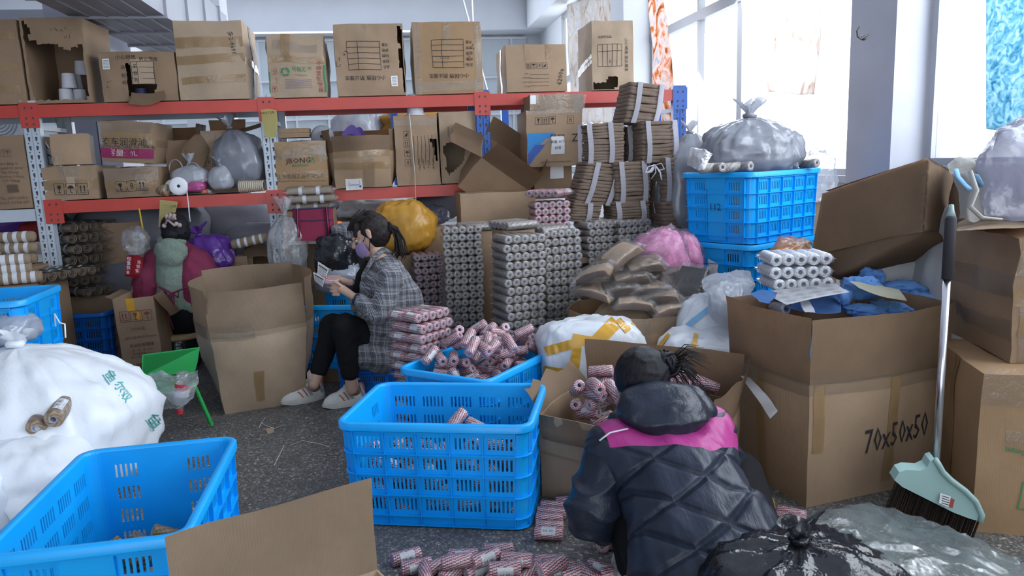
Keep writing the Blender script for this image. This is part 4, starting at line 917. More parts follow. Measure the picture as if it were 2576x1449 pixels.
# ================================================================ crates
ORD = ['top', 'second', 'third', 'fourth', 'fifth', 'sixth', 'seventh', 'eighth', 'ninth', 'tenth', 'eleventh', 'twelfth', 'thirteenth', 'fourteenth', 'fifteenth', 'sixteenth', 'seventeenth', 'eighteenth', 'nineteenth', 'twentieth']
CR_FRONT = (-.285, 2.93, 0); CR_TWO = (-.15, 3.66, 0); CR_LL = (-1.24, 2.21, 0)
crate('big blue slotted crate in the centre of the floor with its long side to us', CR_FRONT, -9)
crate('blue crate heaped with red and white rolls behind the central crate', CR_TWO, 58)
crate('blue crate in the lower corner with gold rolls at its bottom', CR_LL, 100)
SX, SY, SRZ = 1.70, 4.62, 38.0
def stackpos():
    # near corner of the tower stands at px 1905 at Y 4.40
    a = R(SRZ); c = at(1893, 430, 4.30); return Vector((c.x, c.y, 0)) + Vector((math.cos(a), math.sin(a), 0)) * (CW / 2) + Vector((-math.sin(a), math.cos(a), 0)) * (CD / 2)
SP = stackpos()
for i, t in enumerate(('bottom blue crate of the tall tower by the windows', 'middle blue crate of the tall tower with a torn sticker', 'top blue crate of the tall tower under the grey bag, handwritten 112')):
    o = crate(t, (SP.x, SP.y, i * (CH + .006)), SRZ, 'crates in the tower by the windows')
    if i == 2: V, Fc = textmesh('112', .06); bmt = bmesh.new(); vs = [bmt.verts.new((-CW / 2 - .0095, -x, .22 + y)) for x, y in V]; [bmt.faces.new([vs[j] for j in f]) for f in Fc]; fin('handwriting', bmt, INK, o)
    if i == 1:
        bmt = bmesh.new(); vs = [bmt.verts.new((-CW / 2 - .0095, y, z)) for y, z in ((.05, .33), (-.03, .30), (-.02, .26), (-.04, .22), (-.01, .10), (-.05, .05), (.03, .06), (.01, .2), (.04, .26))]; bmt.faces.new(vs); fin('torn_sticker', bmt, PAPER, o)
crate('dark blue crate standing on the floor beside the tall printed carton', (-3.36, 5.52, 0), 6, m=PLBLUE_D, s=.98)
p = at(150, 716, 3.95); a_ = R(12); p = p + Vector((-math.cos(a_), -math.sin(a_), 0)) * .36 + Vector((math.sin(a_), -math.cos(a_), 0)) * .25; k_ = p.z / (2 * CH + .012)
crate('lower crate of the pair cut off by the picture edge behind the sacks', (p.x, p.y, 0), 12, s=k_); crate('upper crate of the pair cut off by the picture edge behind the sacks', (p.x, p.y, (CH + .006) * k_), 12, s=k_)
CB_ = Vector((-1.14, 4.92, .10)); crate('blue crate behind the woman in the checked coat', CB_, -8); carton('flat carton under the blue crate behind the seated woman', (CB_.x, CB_.y, 0), .62, .42, .095, -8, CARD2, res=2)
crate('upturned deep blue crate serving as the seat of the woman in the checked coat', (-.80, 4.50, 0), -8, m=PLBLUE_D, s=.72)
# ================================================================ loose rolls
def heap(label, group, n, inside, M, z0=0.0, lim=1e9, seed=1, box=(-.4, .4, -.3, .3), mesh=None, lbl=.7, s=1.0, tiltmax=.6, name='twine_roll', center=0.0, wall=None, lift=None):
    """settle rolls one by one on a growing height field"""
    rnd = random.Random(seed); H = {}; g = .012; out = 0; tries = 0
    r, hl = RR * s, RL / 2 * s
    def hf(x, y): return H.get((round(x / g), round(y / g)), (lift(x, y) if lift else z0))
    while out < n and tries < n * 60:
        tries += 1
        x = rnd.uniform(box[0], box[1]); y = rnd.uniform(box[2], box[3])
        if center and rnd.random() < center * (abs(x / box[1]) ** 2 + abs(y / box[3]) ** 2): continue
        a = rnd.uniform(0, math.pi * 2); dx, dy = math.cos(a), math.sin(a)
        if not (inside(x + dx * hl, y + dy * hl) and inside(x - dx * hl, y - dy * hl)): continue
        hs = []
        for t in (-1, 1):
            hs.append(max(hf(x + dx * hl * t * q - dy * w * r, y + dy * hl * t * q + dx * w * r) for q in (.15, .5, .9) for w in (-.7, 0, .7)))
        dz = hs[1] - hs[0]; dz = max(-tiltmax * 2 * hl, min(tiltmax * 2 * hl, dz)); zc = max((hs[0] + hs[1]) / 2, max(hs) - abs(dz) / 2) + r * .92
        if zc + r > lim: continue
        for i in range(-9, 10):
            for j in range(-4, 5):
                ox, oy = dx * hl * i / 9 - dy * r * j / 4, dy * hl * i / 9 + dx * r * j / 4
                k = (round((x + ox) / g), round((y + oy) / g)); top = zc + dz / 2 * i / 9 + r * math.sqrt(max(0, 1 - (j / 4) ** 2)) * .9
                if top > H.get(k, -9): H[k] = top
        P = M @ Vector((x, y, zc)); d = (M.to_3x3() @ Vector((dx, dy, dz / (2 * hl)))).normalized()
        loose_roll(label, P, axisrot(d, rnd.uniform(0, 6.28)), group, mesh, rnd.random() < lbl, True, name, s=s); out += 1
    return H
def incrate(x, y): return abs(x) < CW / 2 - .03 and abs(y) < CD / 2 - .03
heap('loose red and white twine roll heaped in the blue crate behind the central one', 'rolls heaped in the second blue crate', 84, incrate, xf(CR_TWO, rz=58), .17, .56, 3, (-.33, .33, -.22, .22), center=.55)
heap('red and white twine roll inside the big central crate', 'rolls inside the central crate', 66, incrate, xf(CR_FRONT, rz=-9), .012, .40, 4, (-.33, .33, -.215, .215))
ROLL_GOLD = rollmesh('roll_gold', RR, RL, .011, TW_GOLD, 24); ROLL_GREY = rollmesh('roll_grey', RR, RL, .009, TW_GREY, 20)
heap('gold twine roll lying on the bottom of the lower-corner crate', 'gold rolls in the lower-corner crate', 46, lambda x, y: abs(x) < .32 and abs(y) < .22 and x > -.33, xf(CR_LL, rz=100), .012, .215, 5, (-.32, .32, -.22, .22), ROLL_GOLD, 0)
heap('twine roll seen at the bottom of the crate behind the seated woman', 'rolls in the crate behind the seated woman', 8, incrate, xf(CB_, rz=-8), .27, .40, 9, (-.33, .0, -.2, .1))
def rollat(label, px, py, z, yaw, pitch=0, lbl=True, spin=0, group=None, mesh=None):
    p = gnd(px, py, z + RR); return loose_roll(label, (p.x, p.y, z + RR), axisrot((math.cos(R(yaw)) * math.cos(R(pitch)), math.sin(R(yaw)) * math.cos(R(pitch)), math.sin(R(pitch))), spin), group, mesh, lbl)
# rolls on the floor in front, spread along the bottom edge of the picture
SPOTS = [(1022, 1400, 25, 1), (1048, 1424, 15, 1), (1108, 1420, 40, 1), (1165, 1398, 0, 1), (1172, 1418, 20, 1), (1255, 1384, 0, 1), (1230, 1410, -5, 0), (1205, 1432, 30, 1), (1290, 1418, 10, 1), (1325, 1428, 20, 1), (1250, 1440, 70, 0), (1385, 1412, -3, 0), (1360, 1430, -30, 1),
         (1410, 1432, 5, 1), (1450, 1440, 12, 0), (1515, 1432, -40, 1), (1140, 1440, 50, 0), (1330, 1446, 60, 0), (1480, 1446, -60, 0), (1070, 1442, 100, 0), (1550, 1446, 0, 0)]
for k, (px, py, a, l) in enumerate(SPOTS):
    rollat('red and white twine roll strewn on the floor along the bottom edge', px, py, 0, a, 0, l, 1.2 + .5 * (k % 3), 'rolls strewn on the floor by the cardboard flap')
for k, (px, py, a, l) in enumerate(((1222, 1404, 30, 1), (1300, 1408, -10, 1), (1150, 1412, 12, 0), (1390, 1424, 35, 0), (1270, 1430, 5, 1))):
    rollat('red and white twine roll lying on top of the strewn rolls by the cardboard flap', px, py, .045, a, 0, l, 1.3 + .5 * (k % 3), 'rolls lying on top of the strewn rolls')
# twin packs by the kneeling woman
for k, (px, py, z, t) in enumerate(((1382, 1334, 0, 'twin pack of red twine rolls with a white label, nearest the central crate'), (1384, 1298, 0, 'twin pack of red twine rolls without label behind the labelled twin pack'), (1392, 1282, .0, 'upper twin pack of red twine rolls between crate and open carton'))):
    p = gnd(px, py, z + RR); root = empty('twin_pack', (p.x, p.y, z), R(-8), t, 'twine pack')
    for j in (-1, 1):
        o = link('roll', ROLL_RED, root); o.location = (0, j * RR, RR); o.rotation_euler = (0, R(90), 0)
        f_ = link('film', SLEEVE, o)
        if j < 0 and k == 0: c = link('label', LAB, o); c.rotation_euler = (0, 0, R(205))
for k, (px, py, a, t) in enumerate(((1430, 1262, 10, 'single red twine roll between the open carton and the kneeling woman'), (1546, 1350, 75, 'red twine roll standing out under the kneeling woman'), (1560, 1318, 80, 'red twine roll half under the kneeling woman beside her elbow'), (1528, 1360, 60, 'red twine roll on the floor in front of the kneeling woman'), (1552, 1290, 60, 'topmost red twine roll by the elbow of the kneeling woman'))):
    rollat(t, px, py, 0 if k < 4 else .05, a, 0, False)
p = gnd(1988, 1300, RR); root = empty('twin_pack', (p.x, p.y, 0), R(-32), 'twin pack of red twine rolls on the floor beside the yellow card', 'twine pack')
for j in (-1, 1): o = link('roll', ROLL_RED, root); o.location = (0, j * RR, RR); o.rotation_euler = (0, R(90), 0); link('film', SLEEVE, o)
# ================================================================ shrink-wrapped packs in stacks
r5 = .0245
PK_GREY = [packproto('grey_twine_pack', 5, r5, .205, TW_GREY, 0, 1), packproto('grey_twine_pack', 5, r5, .205, TW_GREY, 0, 5)]
PK_RED = [packproto('red_twine_pack', 5, r5, .215, TW_RED, 2, 2, 2), packproto('red_twine_pack', 5, r5, .215, TW_RED, 3, 6, 2)]
PK_MAUVE = [packproto('mauve_twine_pack', 4, r5, .2, TW_MAUVE, 0, 3)]
PK_PINK = [packproto('pink_twine_pack', 5, r5, .18, TW_RED, 0, 4)]
PK_WHITE = [packproto('white_twine_pack', 5, .0275, .18, TW_WHITE, 0, 7)]
JCORE = mat('jute_core', (.28, .20, .13), .8); JLAB = mat('white_band', (.72, .73, .78), .5)
def jutepack(n, seed):
    root = empty('jute_roll_pack'); rnd = random.Random(seed); r = .033; ln = .30
    for i in range(n):
        bm = bmesh.new(); c = Vector(((i - (n - 1) / 2) * r * 2.02, 0, r))
        # a rolled-up strip: spiral section swept along y
        prof = [(t, r * (.30 + .70 * t / 40) * .97) for t in range(41)]
        for y0, y1 in ((-ln / 2, ln / 2),):
            pv = None
            for t, rr_ in prof:
                a = t / 40 * 4.2 * math.pi + seed; x, z = rr_ * math.cos(a), rr_ * math.sin(a)
                q = [bm.verts.new((x, y0, z)), bm.verts.new((x, y1, z)), bm.verts.new((x * (1 - .1), y1, z * .9)), bm.verts.new((x * .9, y0, z * .9))]
                if pv:
                    for k in range(4): bm.faces.new((pv[k], pv[(k + 1) % 4], q[(k + 1) % 4], q[k]))
                pv = q
        o = fin('roll', bm, TW_BROWNF, root, R(50)); o.location = c
        for y in (-.06, .06):
            b2 = bmesh.new(); lathe(b2, [(r * 1.01, y - .013), (r * 1.02, y), (r * 1.01, y + .013)], 20, Matrix.Rotation(R(90), 4, 'X')); fin('paper_band', b2, JLAB, o, True)
    bm = bmesh.new(); hw = n * r * 1.01
    def fn(u, v):
        a = u * 2 * math.pi; ca, sa = math.cos(a), math.sin(a); t = v * 2 - 1; e = max(0, abs(t) - .85) / .15
        q = Vector(((hw + .004) * math.copysign(abs(ca) ** .4, ca), (ln / 2 + .03) * t, r + (r + .003) * math.copysign(abs(sa) ** .6, sa) * (1 - .8 * e)))
        return q + Vector((0, 0, 1)) * noise.noise(q * 26 + Vector((seed, 0, 0))) * .006
    grid(bm, fn, 30, 14); fin('film', bm, FILM, root, True); return root
TW_BROWNF = mat('jute_cloth', (.30, .225, .155), .9, .2, 14, .5, 220, .004)
PK_JUTE = [jutepack(6, 1), jutepack(4, 2), jutepack(3, 3)]
USED = set()
def place(protos, loc, rz, label, group=None, cat='twine pack', tilt=(0, 0), rng=random, s=1):
    p = rng.choice(protos)
    if p.name not in USED: USED.add(p.name); o = p
    else: o = copytree(p)
    o.location = loc; o.scale = (s, s, s); o.rotation_euler = (R(tilt[0]), R(tilt[1]), R(rz)); lab(o, label, cat, group); return o
def packstack(protos, desc, px, py, Y, n, rz, h=.0505, jit=.006, lean=(0, 0), seed=0, base=True, cat='twine pack', group=None):
    rnd = random.Random(seed); top = at(px, py, Y); z = top.z - n * h; a = R(rz)
    c = Vector((top.x, top.y, 0)) + Vector((-math.sin(a), math.cos(a), 0)) * .1
    for i in range(n):
        k = n - 1 - i
        P = c + Vector((rnd.uniform(-jit, jit) + lean[0] * k, rnd.uniform(-jit, jit) + lean[1] * k, z + k * h))
        place(protos, P, rz + rnd.uniform(-3.5, 3.5), (ORD[i] + ' pack of ' + desc) if i < len(ORD) else desc, group or ('packs in the ' + desc.split(' in the ')[-1]), cat, (rnd.uniform(-.8, .8), rnd.uniform(-.8, .8)), rnd)
    if base and z > .03:
        b = carton('low plain carton hidden under the ' + desc.split(' in the ')[-1], (c.x, c.y, 0), .27, .25, z - .004, rz, CARD2, res=2)
    return c, z
packstack(PK_GREY, 'grey rolls in the tall grey stack next to the mauve rolls', 1160, 571, 4.72, 17, 8, .0472, lean=(.0005, 0), seed=1)
packstack(PK_GREY, 'grey rolls in the broadest grey stack behind the heaped crate', 1312, 592, 4.14, 17, 24, .0485, lean=(.0012, 0), seed=2)
packstack(PK_GREY, 'grey rolls in the grey stack next to the taped white parcel', 1418, 578, 4.42, 17, 24, .0485, lean=(-.0005, 0), seed=3)
packstack(PK_GREY, 'grey rolls in the shorter grey stack behind, before the cloth bundles', 1520, 558, 4.95, 9, 22, .0475, seed=4)
packstack(PK_GREY, 'grey rolls in the grey stack nearest the pink bundles', 1597, 553, 4.98, 9, 22, .0475, seed=5)
packstack(PK_PINK, 'pink rolls in the small pink stack on the grey packs', 1390, 508, 4.95, 5, 14, .0455, seed=6, base=False)
place(PK_RED, at(1384, 492, 4.95) + Vector((0, .08, -.01)), -32, 'pack of pink rolls lying crosswise on the small pink stack')
packstack(PK_MAUVE, 'mauve rolls in the mauve stack behind the checked coat', 1078, 640, 4.95, 10, 14, .0465, seed=7)
packstack(PK_RED, 'red and white rolls in the bagged stack beside the heaped crate', 1022, 772, 3.90, 12, -127, .0535, .014, lean=(0, 0), seed=8)
# single grey packs lying loose on top
for k, (px, py, Y, rz, t) in enumerate(((1290, 556, 4.45, -60, 'grey pack turned crosswise behind the broadest grey stack'), (1366, 568, 4.55, -52, 'grey pack lying crosswise between the two front grey stacks'), (1500, 552, 5.1, -58, 'grey pack lying crosswise before the cloth bundles'), (1196, 562, 4.95, -70, 'grey pack lying flat behind the tall stack beside the mauve rolls'), (1618, 570, 5.2, 60, 'grey pack sticking out beyond the grey stack by the pink bundles'))):
    p = at(px, py, Y); c_ = Vector((p.x, p.y, p.z - .045))
    place(PK_GREY, c_, rz, t)
    if k != 9: carton('plain carton hidden under the crosswise grey pack' + (' behind the broadest stack', ' between the stacks', ' before the bundles', ' behind the tall stack', ' by the pink bundles')[k], (p.x, p.y, 0), .2, .2, c_.z - .003, 20, CARD2, res=2)
bs = at(1390, 508, 4.95); zb_ = bs.z - 5 * .0455
carton('plain carton under the small pink stack of rolls', (bs.x, bs.y + .1, 0), .26, .22, zb_ - .003, 14, CARD2, res=2)
# white rolls in the blue-cloth carton
# (placed with that carton further down)
# ================================================================ jute packs on the left
for k, (px, py, Y, rz, pr, t) in enumerate((
    (215, 588, 5.6, 62, 0, 'jute roll pack on top of the tall pile under the rack'), (222, 606, 5.6, 55, 0, 'second jute roll pack of the tall pile under the rack'), (228, 624, 5.6, 58, 0, 'third jute roll pack of the tall pile under the rack'),
    (224, 642, 5.6, 52, 0, 'fourth jute roll pack of the tall pile under the rack'), (222, 660, 5.6, 56, 0, 'fifth jute roll pack of the tall pile under the rack'), (226, 678, 5.6, 52, 0, 'sixth jute roll pack of the tall pile under the rack'), (252, 696, 5.6, 55, 0, 'lowest visible jute roll pack of the tall pile'))):
    p = at(px, py, Y); place([PK_JUTE[pr]], (p.x, p.y, 1.0 - k * .079), rz, t, 'jute packs in the tall pile', 'cloth pack', (0, 0), s=1.15)
carton('plain carton hidden under the tall jute pile', (at(240, 700, 5.6).x, 5.6, 0), .45, .35, 1.0 - 6 * .079 - .003, 10, CARD2)
for k, (px, py, Y, rz, pr, t) in enumerate(((118, 690, 5.05, 66, 0, 'wide jute pack just above the cut-off blue crate'), (185, 700, 5.75, 82, 2, 'top one of the four short jute rolls behind the dark blue crate'), (182, 724, 5.75, 84, 2, 'second of the four short jute rolls behind the dark blue crate'), (192, 750, 5.72, 80, 2, 'third of the four short jute rolls behind the dark blue crate'), (205, 772, 5.7, 78, 2, 'lowest of the four short jute rolls behind the dark blue crate'),
    (262, 705, 5.85, 72, 1, 'jute pack leaning beside the short rolls, upper one'), (275, 728, 5.82, 75, 1, 'jute pack leaning beside the short rolls, middle one'), (268, 756, 5.8, 75, 1, 'jute pack leaning beside the short rolls, lower one'))):
    p = at(px, py, Y); place([PK_JUTE[pr]], (p.x, p.y + .05, p.z - .04), rz + 90 if pr == 2 else rz, t, None, 'cloth pack', (0, 0), s=1.22 if k else 1.1)
for q, (px, Y, zt) in enumerate(((100, 5.05, at(118, 690, 5.05).z - .045), (195, 5.75, at(205, 772, 5.7).z - .045), (268, 5.85, at(268, 756, 5.8).z - .045))):
    p = at(px, 700, Y); carton('plain hidden carton under the ' + ('wide jute pack', 'short jute rolls', 'leaning jute packs')[q], (p.x, Y + .05, 0), .2 if q == 0 else .3, .22, zt, 5, CARD2, res=2)
for k, (px, py, t) in enumerate(((28, 578, 'uppermost banded jute bale by the purple bag'), (32, 602, 'middle banded jute bale by the purple bag'), (30, 626, 'lowest banded jute bale by the purple bag'))):
    p = at(px, py, 5.2); root = empty('banded_bale', (p.x, p.y, .96 - .078 * k), R(8), t, 'cloth bale')
    bm = bmesh.new(); lathe(bm, [(0, -.15), (.03, -.148), (.038, -.13), (.038, .13), (.03, .148), (0, .15)], 20, xf((0, 0, .04), ry=90)); fin('cloth_roll', bm, TW_BROWNF, root, True)
    for x in (-.09, -.03, .03, .09): b2 = bmesh.new(); lathe(b2, [(.0388, x - .014), (.0392, x), (.0388, x + .014)], 20, xf((0, 0, .04), ry=90)); fin('paper_band', b2, JLAB, root, True)
for k, (px, py, t) in enumerate(((10, 660, 'white banded bundle at the picture edge, uppermost'), (14, 682, 'white banded bundle at the picture edge, middle'), (40, 704, 'white banded bundle at the picture edge, lowest'))):
    p = at(px, py, 4.75); root = empty('banded_bale', (p.x, p.y, p.z - .03), R(24), t, 'cloth bale')
    bm = bmesh.new(); lathe(bm, [(0, -.15), (.03, -.148), (.038, -.13), (.038, .13), (.03, .148), (0, .15)], 20, xf((0, 0, .04), ry=90)); fin('cloth_roll', bm, TW_BROWNF, root, True)
    for x in (-.1, -.05, .0, .05, .1): b2 = bmesh.new(); lathe(b2, [(.0388, x - .014), (.0392, x), (.0388, x + .014)], 20, xf((0, 0, .04), ry=90)); fin('paper_band', b2, JLAB, root, True)
p = at(25, 700, 5.2); carton('taped brown carton under the banded bales by the post', (p.x + .02, 5.15, .0), .50, .4, .80, 9, CARD2, tapes=[('F', 0, .8, 1, .8, .08), ('F', .5, 1, .5, .6, .08)])
p = at(10, 720, 4.75); carton('plain hidden carton under the white banded bundles', (p.x, 4.78, 0), .34, .28, at(40, 704, 4.75).z - .033, 20, CARD2, res=2)
# ================================================================ strapped cloth bundles on a low bench
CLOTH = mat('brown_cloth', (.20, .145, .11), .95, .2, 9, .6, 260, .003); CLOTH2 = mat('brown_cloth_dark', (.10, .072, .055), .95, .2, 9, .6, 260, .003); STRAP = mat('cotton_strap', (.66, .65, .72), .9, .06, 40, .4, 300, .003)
def layer(seed, w=.27, d=.26, t=.026):
    bm = bmesh.new()
    def fn(u, v):
        a = u * 2 * math.pi; ca, sa = math.cos(a), math.sin(a); c, s = math.cos((v - .5) * math.pi), math.sin((v - .5) * math.pi)
        X = w / 2 * math.copysign(abs(ca) ** .25, ca); Y = d / 2 * math.copysign(abs(sa) ** .25, sa); k = .93 + .07 * abs(c) ** .5 if abs(s) < .999 else 0
        q = Vector((X * k, Y * k, t / 2 * math.copysign(abs(s) ** .6, s)))
        return q + Vector((noise.noise(Vector((X * 9, Y * 9, seed))) * .006, noise.noise(Vector((X * 9, Y * 9, seed + 4))) * .008, noise.noise(Vector((X * 12, Y * 12, seed))) * .006))
    grid(bm, fn, 28, 6); bmesh.ops.remove_doubles(bm, verts=bm.verts[:], dist=1e-5)
    for s in (1, -1):
        zc = bm.verts.new((0, 0, s * t / 2)); 
    me = bpy.data.meshes.new('layer'); bmesh.ops.recalc_face_normals(bm, faces=bm.faces[:]); bm.to_mesh(me); bm.free(); me.materials.append(CLOTH)
    for p in me.polygons: p.use_smooth = True
    return me
LAYERS = [layer(i * 7.3) for i in range(4)]
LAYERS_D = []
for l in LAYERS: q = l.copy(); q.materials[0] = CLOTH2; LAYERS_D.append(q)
def bundle(label, px0, px1, py0, py1, Y, rz=8, straps=(-.2, .25), tilt=0, n=11, dark=False, skewx=0.0, frac=1.0):
    a, b = at(px0, py1, Y), at(px1, py1, Y); top = at((px0 + px1) / 2, py0, Y).z; w = (b - a).length; z0 = (a.z + b.z) / 2; h = top - z0
    root = empty('cloth_bundle', ((a.x + b.x) / 2, Y + .13, z0), 0, label, 'cloth bundle', 'strapped brown cloth bundles', rot=(0, R(tilt), R(rz)))
    rnd = random.Random(px0); th = h / n
    for i in range(n):
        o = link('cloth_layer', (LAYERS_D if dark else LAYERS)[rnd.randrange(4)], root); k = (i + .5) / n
        bow = math.sin(k * math.pi) * .012
        o.location = (rnd.uniform(-.003, .003) + skewx * (k - .5), rnd.uniform(-.006, .004) - bow, (i + .5) * th); o.rotation_euler = (0, 0, rnd.choice((0, math.pi)) + R(rnd.uniform(-1.5, 1.5))); o.scale = (w / .27, 1, th / .026 * 1.05)
    for sx in straps:
        bm = bmesh.new(); x = sx * w; sw = .018; D_ = .138; pts = []
        for k in range(9): q = k / 8; pts.append((x + skewx * (q - .5) + .004 * math.sin(q * 5), -D_ - .006 - math.sin(q * math.pi) * .012, h * q + .004 * (1 if k == 8 else 0)))
        pts += [(x + skewx * .5, -D_ * .5, h + .008), (x + skewx * .5, D_ * .9, h + .006), (x + skewx * .5, D_, h * .9), (x - skewx * .5, D_, 0)]
        A = None
        for q in pts:
            B_ = [bm.verts.new((q[0] - sw, q[1], q[2])), bm.verts.new((q[0] + sw, q[1], q[2]))]
            if A: bm.faces.new((A[0], A[1], B_[1], B_[0]))
            A = B_
        bmesh.ops.solidify(bm, geom=bm.faces[:], thickness=.002); fin('strap', bm, STRAP, root, R(40))
    return root
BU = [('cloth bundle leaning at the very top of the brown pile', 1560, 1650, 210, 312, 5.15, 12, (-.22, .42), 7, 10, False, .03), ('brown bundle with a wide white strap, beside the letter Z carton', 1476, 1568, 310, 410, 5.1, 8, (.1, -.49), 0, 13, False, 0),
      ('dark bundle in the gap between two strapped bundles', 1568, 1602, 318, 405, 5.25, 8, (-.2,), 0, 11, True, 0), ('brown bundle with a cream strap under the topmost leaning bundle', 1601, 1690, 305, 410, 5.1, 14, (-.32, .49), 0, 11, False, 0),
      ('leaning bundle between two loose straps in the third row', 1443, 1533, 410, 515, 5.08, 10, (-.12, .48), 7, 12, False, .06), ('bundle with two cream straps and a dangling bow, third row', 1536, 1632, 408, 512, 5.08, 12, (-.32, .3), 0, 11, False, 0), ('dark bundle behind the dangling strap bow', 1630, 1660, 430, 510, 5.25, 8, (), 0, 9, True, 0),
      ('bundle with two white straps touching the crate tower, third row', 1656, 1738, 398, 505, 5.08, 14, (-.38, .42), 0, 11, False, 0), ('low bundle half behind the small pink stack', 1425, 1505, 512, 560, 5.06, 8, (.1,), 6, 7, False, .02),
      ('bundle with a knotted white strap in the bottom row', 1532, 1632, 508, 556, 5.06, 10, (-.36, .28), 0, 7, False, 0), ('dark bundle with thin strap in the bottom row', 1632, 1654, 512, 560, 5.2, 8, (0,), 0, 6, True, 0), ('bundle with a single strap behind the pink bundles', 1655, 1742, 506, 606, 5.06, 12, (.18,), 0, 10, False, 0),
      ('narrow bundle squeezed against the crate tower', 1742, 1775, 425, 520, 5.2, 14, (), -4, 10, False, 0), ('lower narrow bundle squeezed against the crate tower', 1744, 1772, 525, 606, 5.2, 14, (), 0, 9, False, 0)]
for b in BU: bundle(*b)
# knotted strap bow
q = at(1648, 415, 5.0); bm = bmesh.new()
for pts in (((0, 0, 0), (-.05, -.01, -.01), (-.07, -.01, -.05), (-.03, -.01, -.04), (0, 0, 0)), ((0, 0, 0), (.04, -.01, .01), (.06, -.01, -.03), (.02, -.01, -.04)), ((0, 0, 0), (.0, -.02, -.05), (-.03, -.02, -.09)), ((0, 0, 0), (.03, -.02, -.05), (.04, -.02, -.10))): tube(bm, pts, .013, 6, flat=.25)
o = fin('strap_bow', bm, STRAP, None, True); o.location = q; lab(o, 'cream strap tied in a dangling bow on the brown bundles', 'strap')
p = at(1600, 612, 5.2); WOOD = mat('bench_wood', (.20, .14, .10), .7, .15, 4, .1)
root = empty('work_bench', (p.x + .02, 5.28, 0), R(8), 'low brown wooden bench carrying the strapped cloth bundles', 'bench')
zt_ = at(1600, 560, 5.08).z
bm = bmesh.new(); bx(bm, (-.62, -.30, .70), (.55, .28, .74)); fin('bench_top', bm, WOOD, root)
for x in (-.55, .48):
    for y in (-.25, .22): bm = bmesh.new(); bx(bm, (x, y, 0), (x + .06, y + .06, .70)); fin('leg', bm, WOOD, root)
SCIS = mat('scissors_black', (.02, .02, .022), .35)
p = at(1658, 606, 4.98); root = empty('scissors', (p.x, p.y, .744), R(20), 'black-handled scissors lying on the bench beneath the bundles', 'scissors')
for s in (-1, 1):
    bm = bmesh.new(); tube(bm, [(.02 + .028 * math.cos(a * .524), s * .022 + .02 * math.sin(a * .524), .004) for a in range(12)], .005, 6, closed=True); fin('handle', bm, SCIS, root, True)
    bm = bmesh.new(); beam(bm, (-.01, s * .01, .004), (-.10, -s * .004, .004), .012, .002); fin('blade', bm, DARKSTEEL, root)
# ================================================================ people
def sculpt(name, prims, voxel, m, parent=None, smooth=6, disp=None, factor=.5):
    """grow one continuous surface over capsules and ellipsoids, melt the joins, then crease it"""
    bm = bmesh.new()
    for p in prims:
        if p[0] == 'c':
            _, a, ra, b, rb = p[:5]; fl = p[5] if len(p) > 5 else None
            a, b = Vector(a), Vector(b); d = b - a; n = max(2, int(d.length / (min(ra, rb) * .45)) + 1)
            q = d.to_track_quat('Z', 'Y').to_matrix().to_4x4()
            prof = []
            for i in range(7): t = i / 6 * math.pi / 2; prof.append((ra * math.sin(t), -ra * math.cos(t)))
            for i in range(7): t = math.pi / 2 - i / 6 * math.pi / 2; prof.append((rb * math.sin(t), d.length + rb * math.cos(t)))
            M = Matrix.Translation(a) @ q
            if fl: M = M @ Matrix.Diagonal((fl[0], fl[1], 1, 1))
            prof[0] = (0, prof[0][1]); prof[-1] = (0, prof[-1][1]); lathe(bm, prof, 14, M)
        else:
            _, c, r = p[:3]; rot = p[3] if len(p) > 3 else (0, 0, 0)
            M = xf(c, *rot) @ Matrix.Diagonal((r[0], r[1], r[2], 1)); prof = [(math.sin(i / 10 * math.pi), -math.cos(i / 10 * math.pi)) for i in range(11)]; prof[0] = (0, -1); prof[-1] = (0, 1); lathe(bm, prof, 18, M)
    bmesh.ops.recalc_face_normals(bm, faces=bm.faces[:])
    me = bpy.data.meshes.new('t'); bm.to_mesh(me); bm.free(); o = bpy.data.objects.new('t', me); COL.objects.link(o)
    r = o.modifiers.new('r', 'REMESH'); r.mode = 'VOXEL'; r.voxel_size = voxel; r.use_smooth_shade = True
    s = o.modifiers.new('s', 'SMOOTH'); s.iterations = smooth; s.factor = factor
    bpy.context.view_layer.update()
    me2 = bpy.data.meshes.new_from_object(o.evaluated_get(bpy.context.evaluated_depsgraph_get())); me2.name = name
    bpy.data.objects.remove(o); bpy.data.meshes.remove(me)
    if disp:
        co = [v.co.copy() for v in me2.vertices]; nn = [v.normal.copy() for v in me2.vertices]
        for v, c, n in zip(me2.vertices, co, nn): v.co = c + disp(c, n)
    me2.materials.clear(); me2.materials.append(m)
    for p in me2.polygons: p.use_smooth = True
    return link(name, me2, parent)
SKIN = mat('skin', (.50, .32, .24), .5, .06, 12, .05, 90, .002)
SKIN.node_tree.nodes['Principled BSDF'].inputs['Subsurface Weight'].default_value = .08
def hairmat(nm, col):
    m, nt, b = nodes_of(nm); co = objco(nt); x, y, z = sepxyz(nt, co)
    h = nz(nt, 22, 4, .7, comb(nt, mth(nt, 'MULTIPLY', x, 9.0), mth(nt, 'MULTIPLY', y, 9.0), mth(nt, 'MULTIPLY', z, 1.6)))
    L(nt, ramp(nt, h, [(.35, tuple(q * .5 for q in col)), (.7, tuple(q * 2.2 for q in col))]), b.inputs['Base Color']); b.inputs['Roughness'].default_value = .45; b.inputs['Specular IOR Level'].default_value = .22; bump(nt, b, h, .7, .006); return m
HAIR = hairmat('dark_brown_hair', (.013, .009, .009)); HAIRB = hairmat('black_hair', (.006, .006, .009))
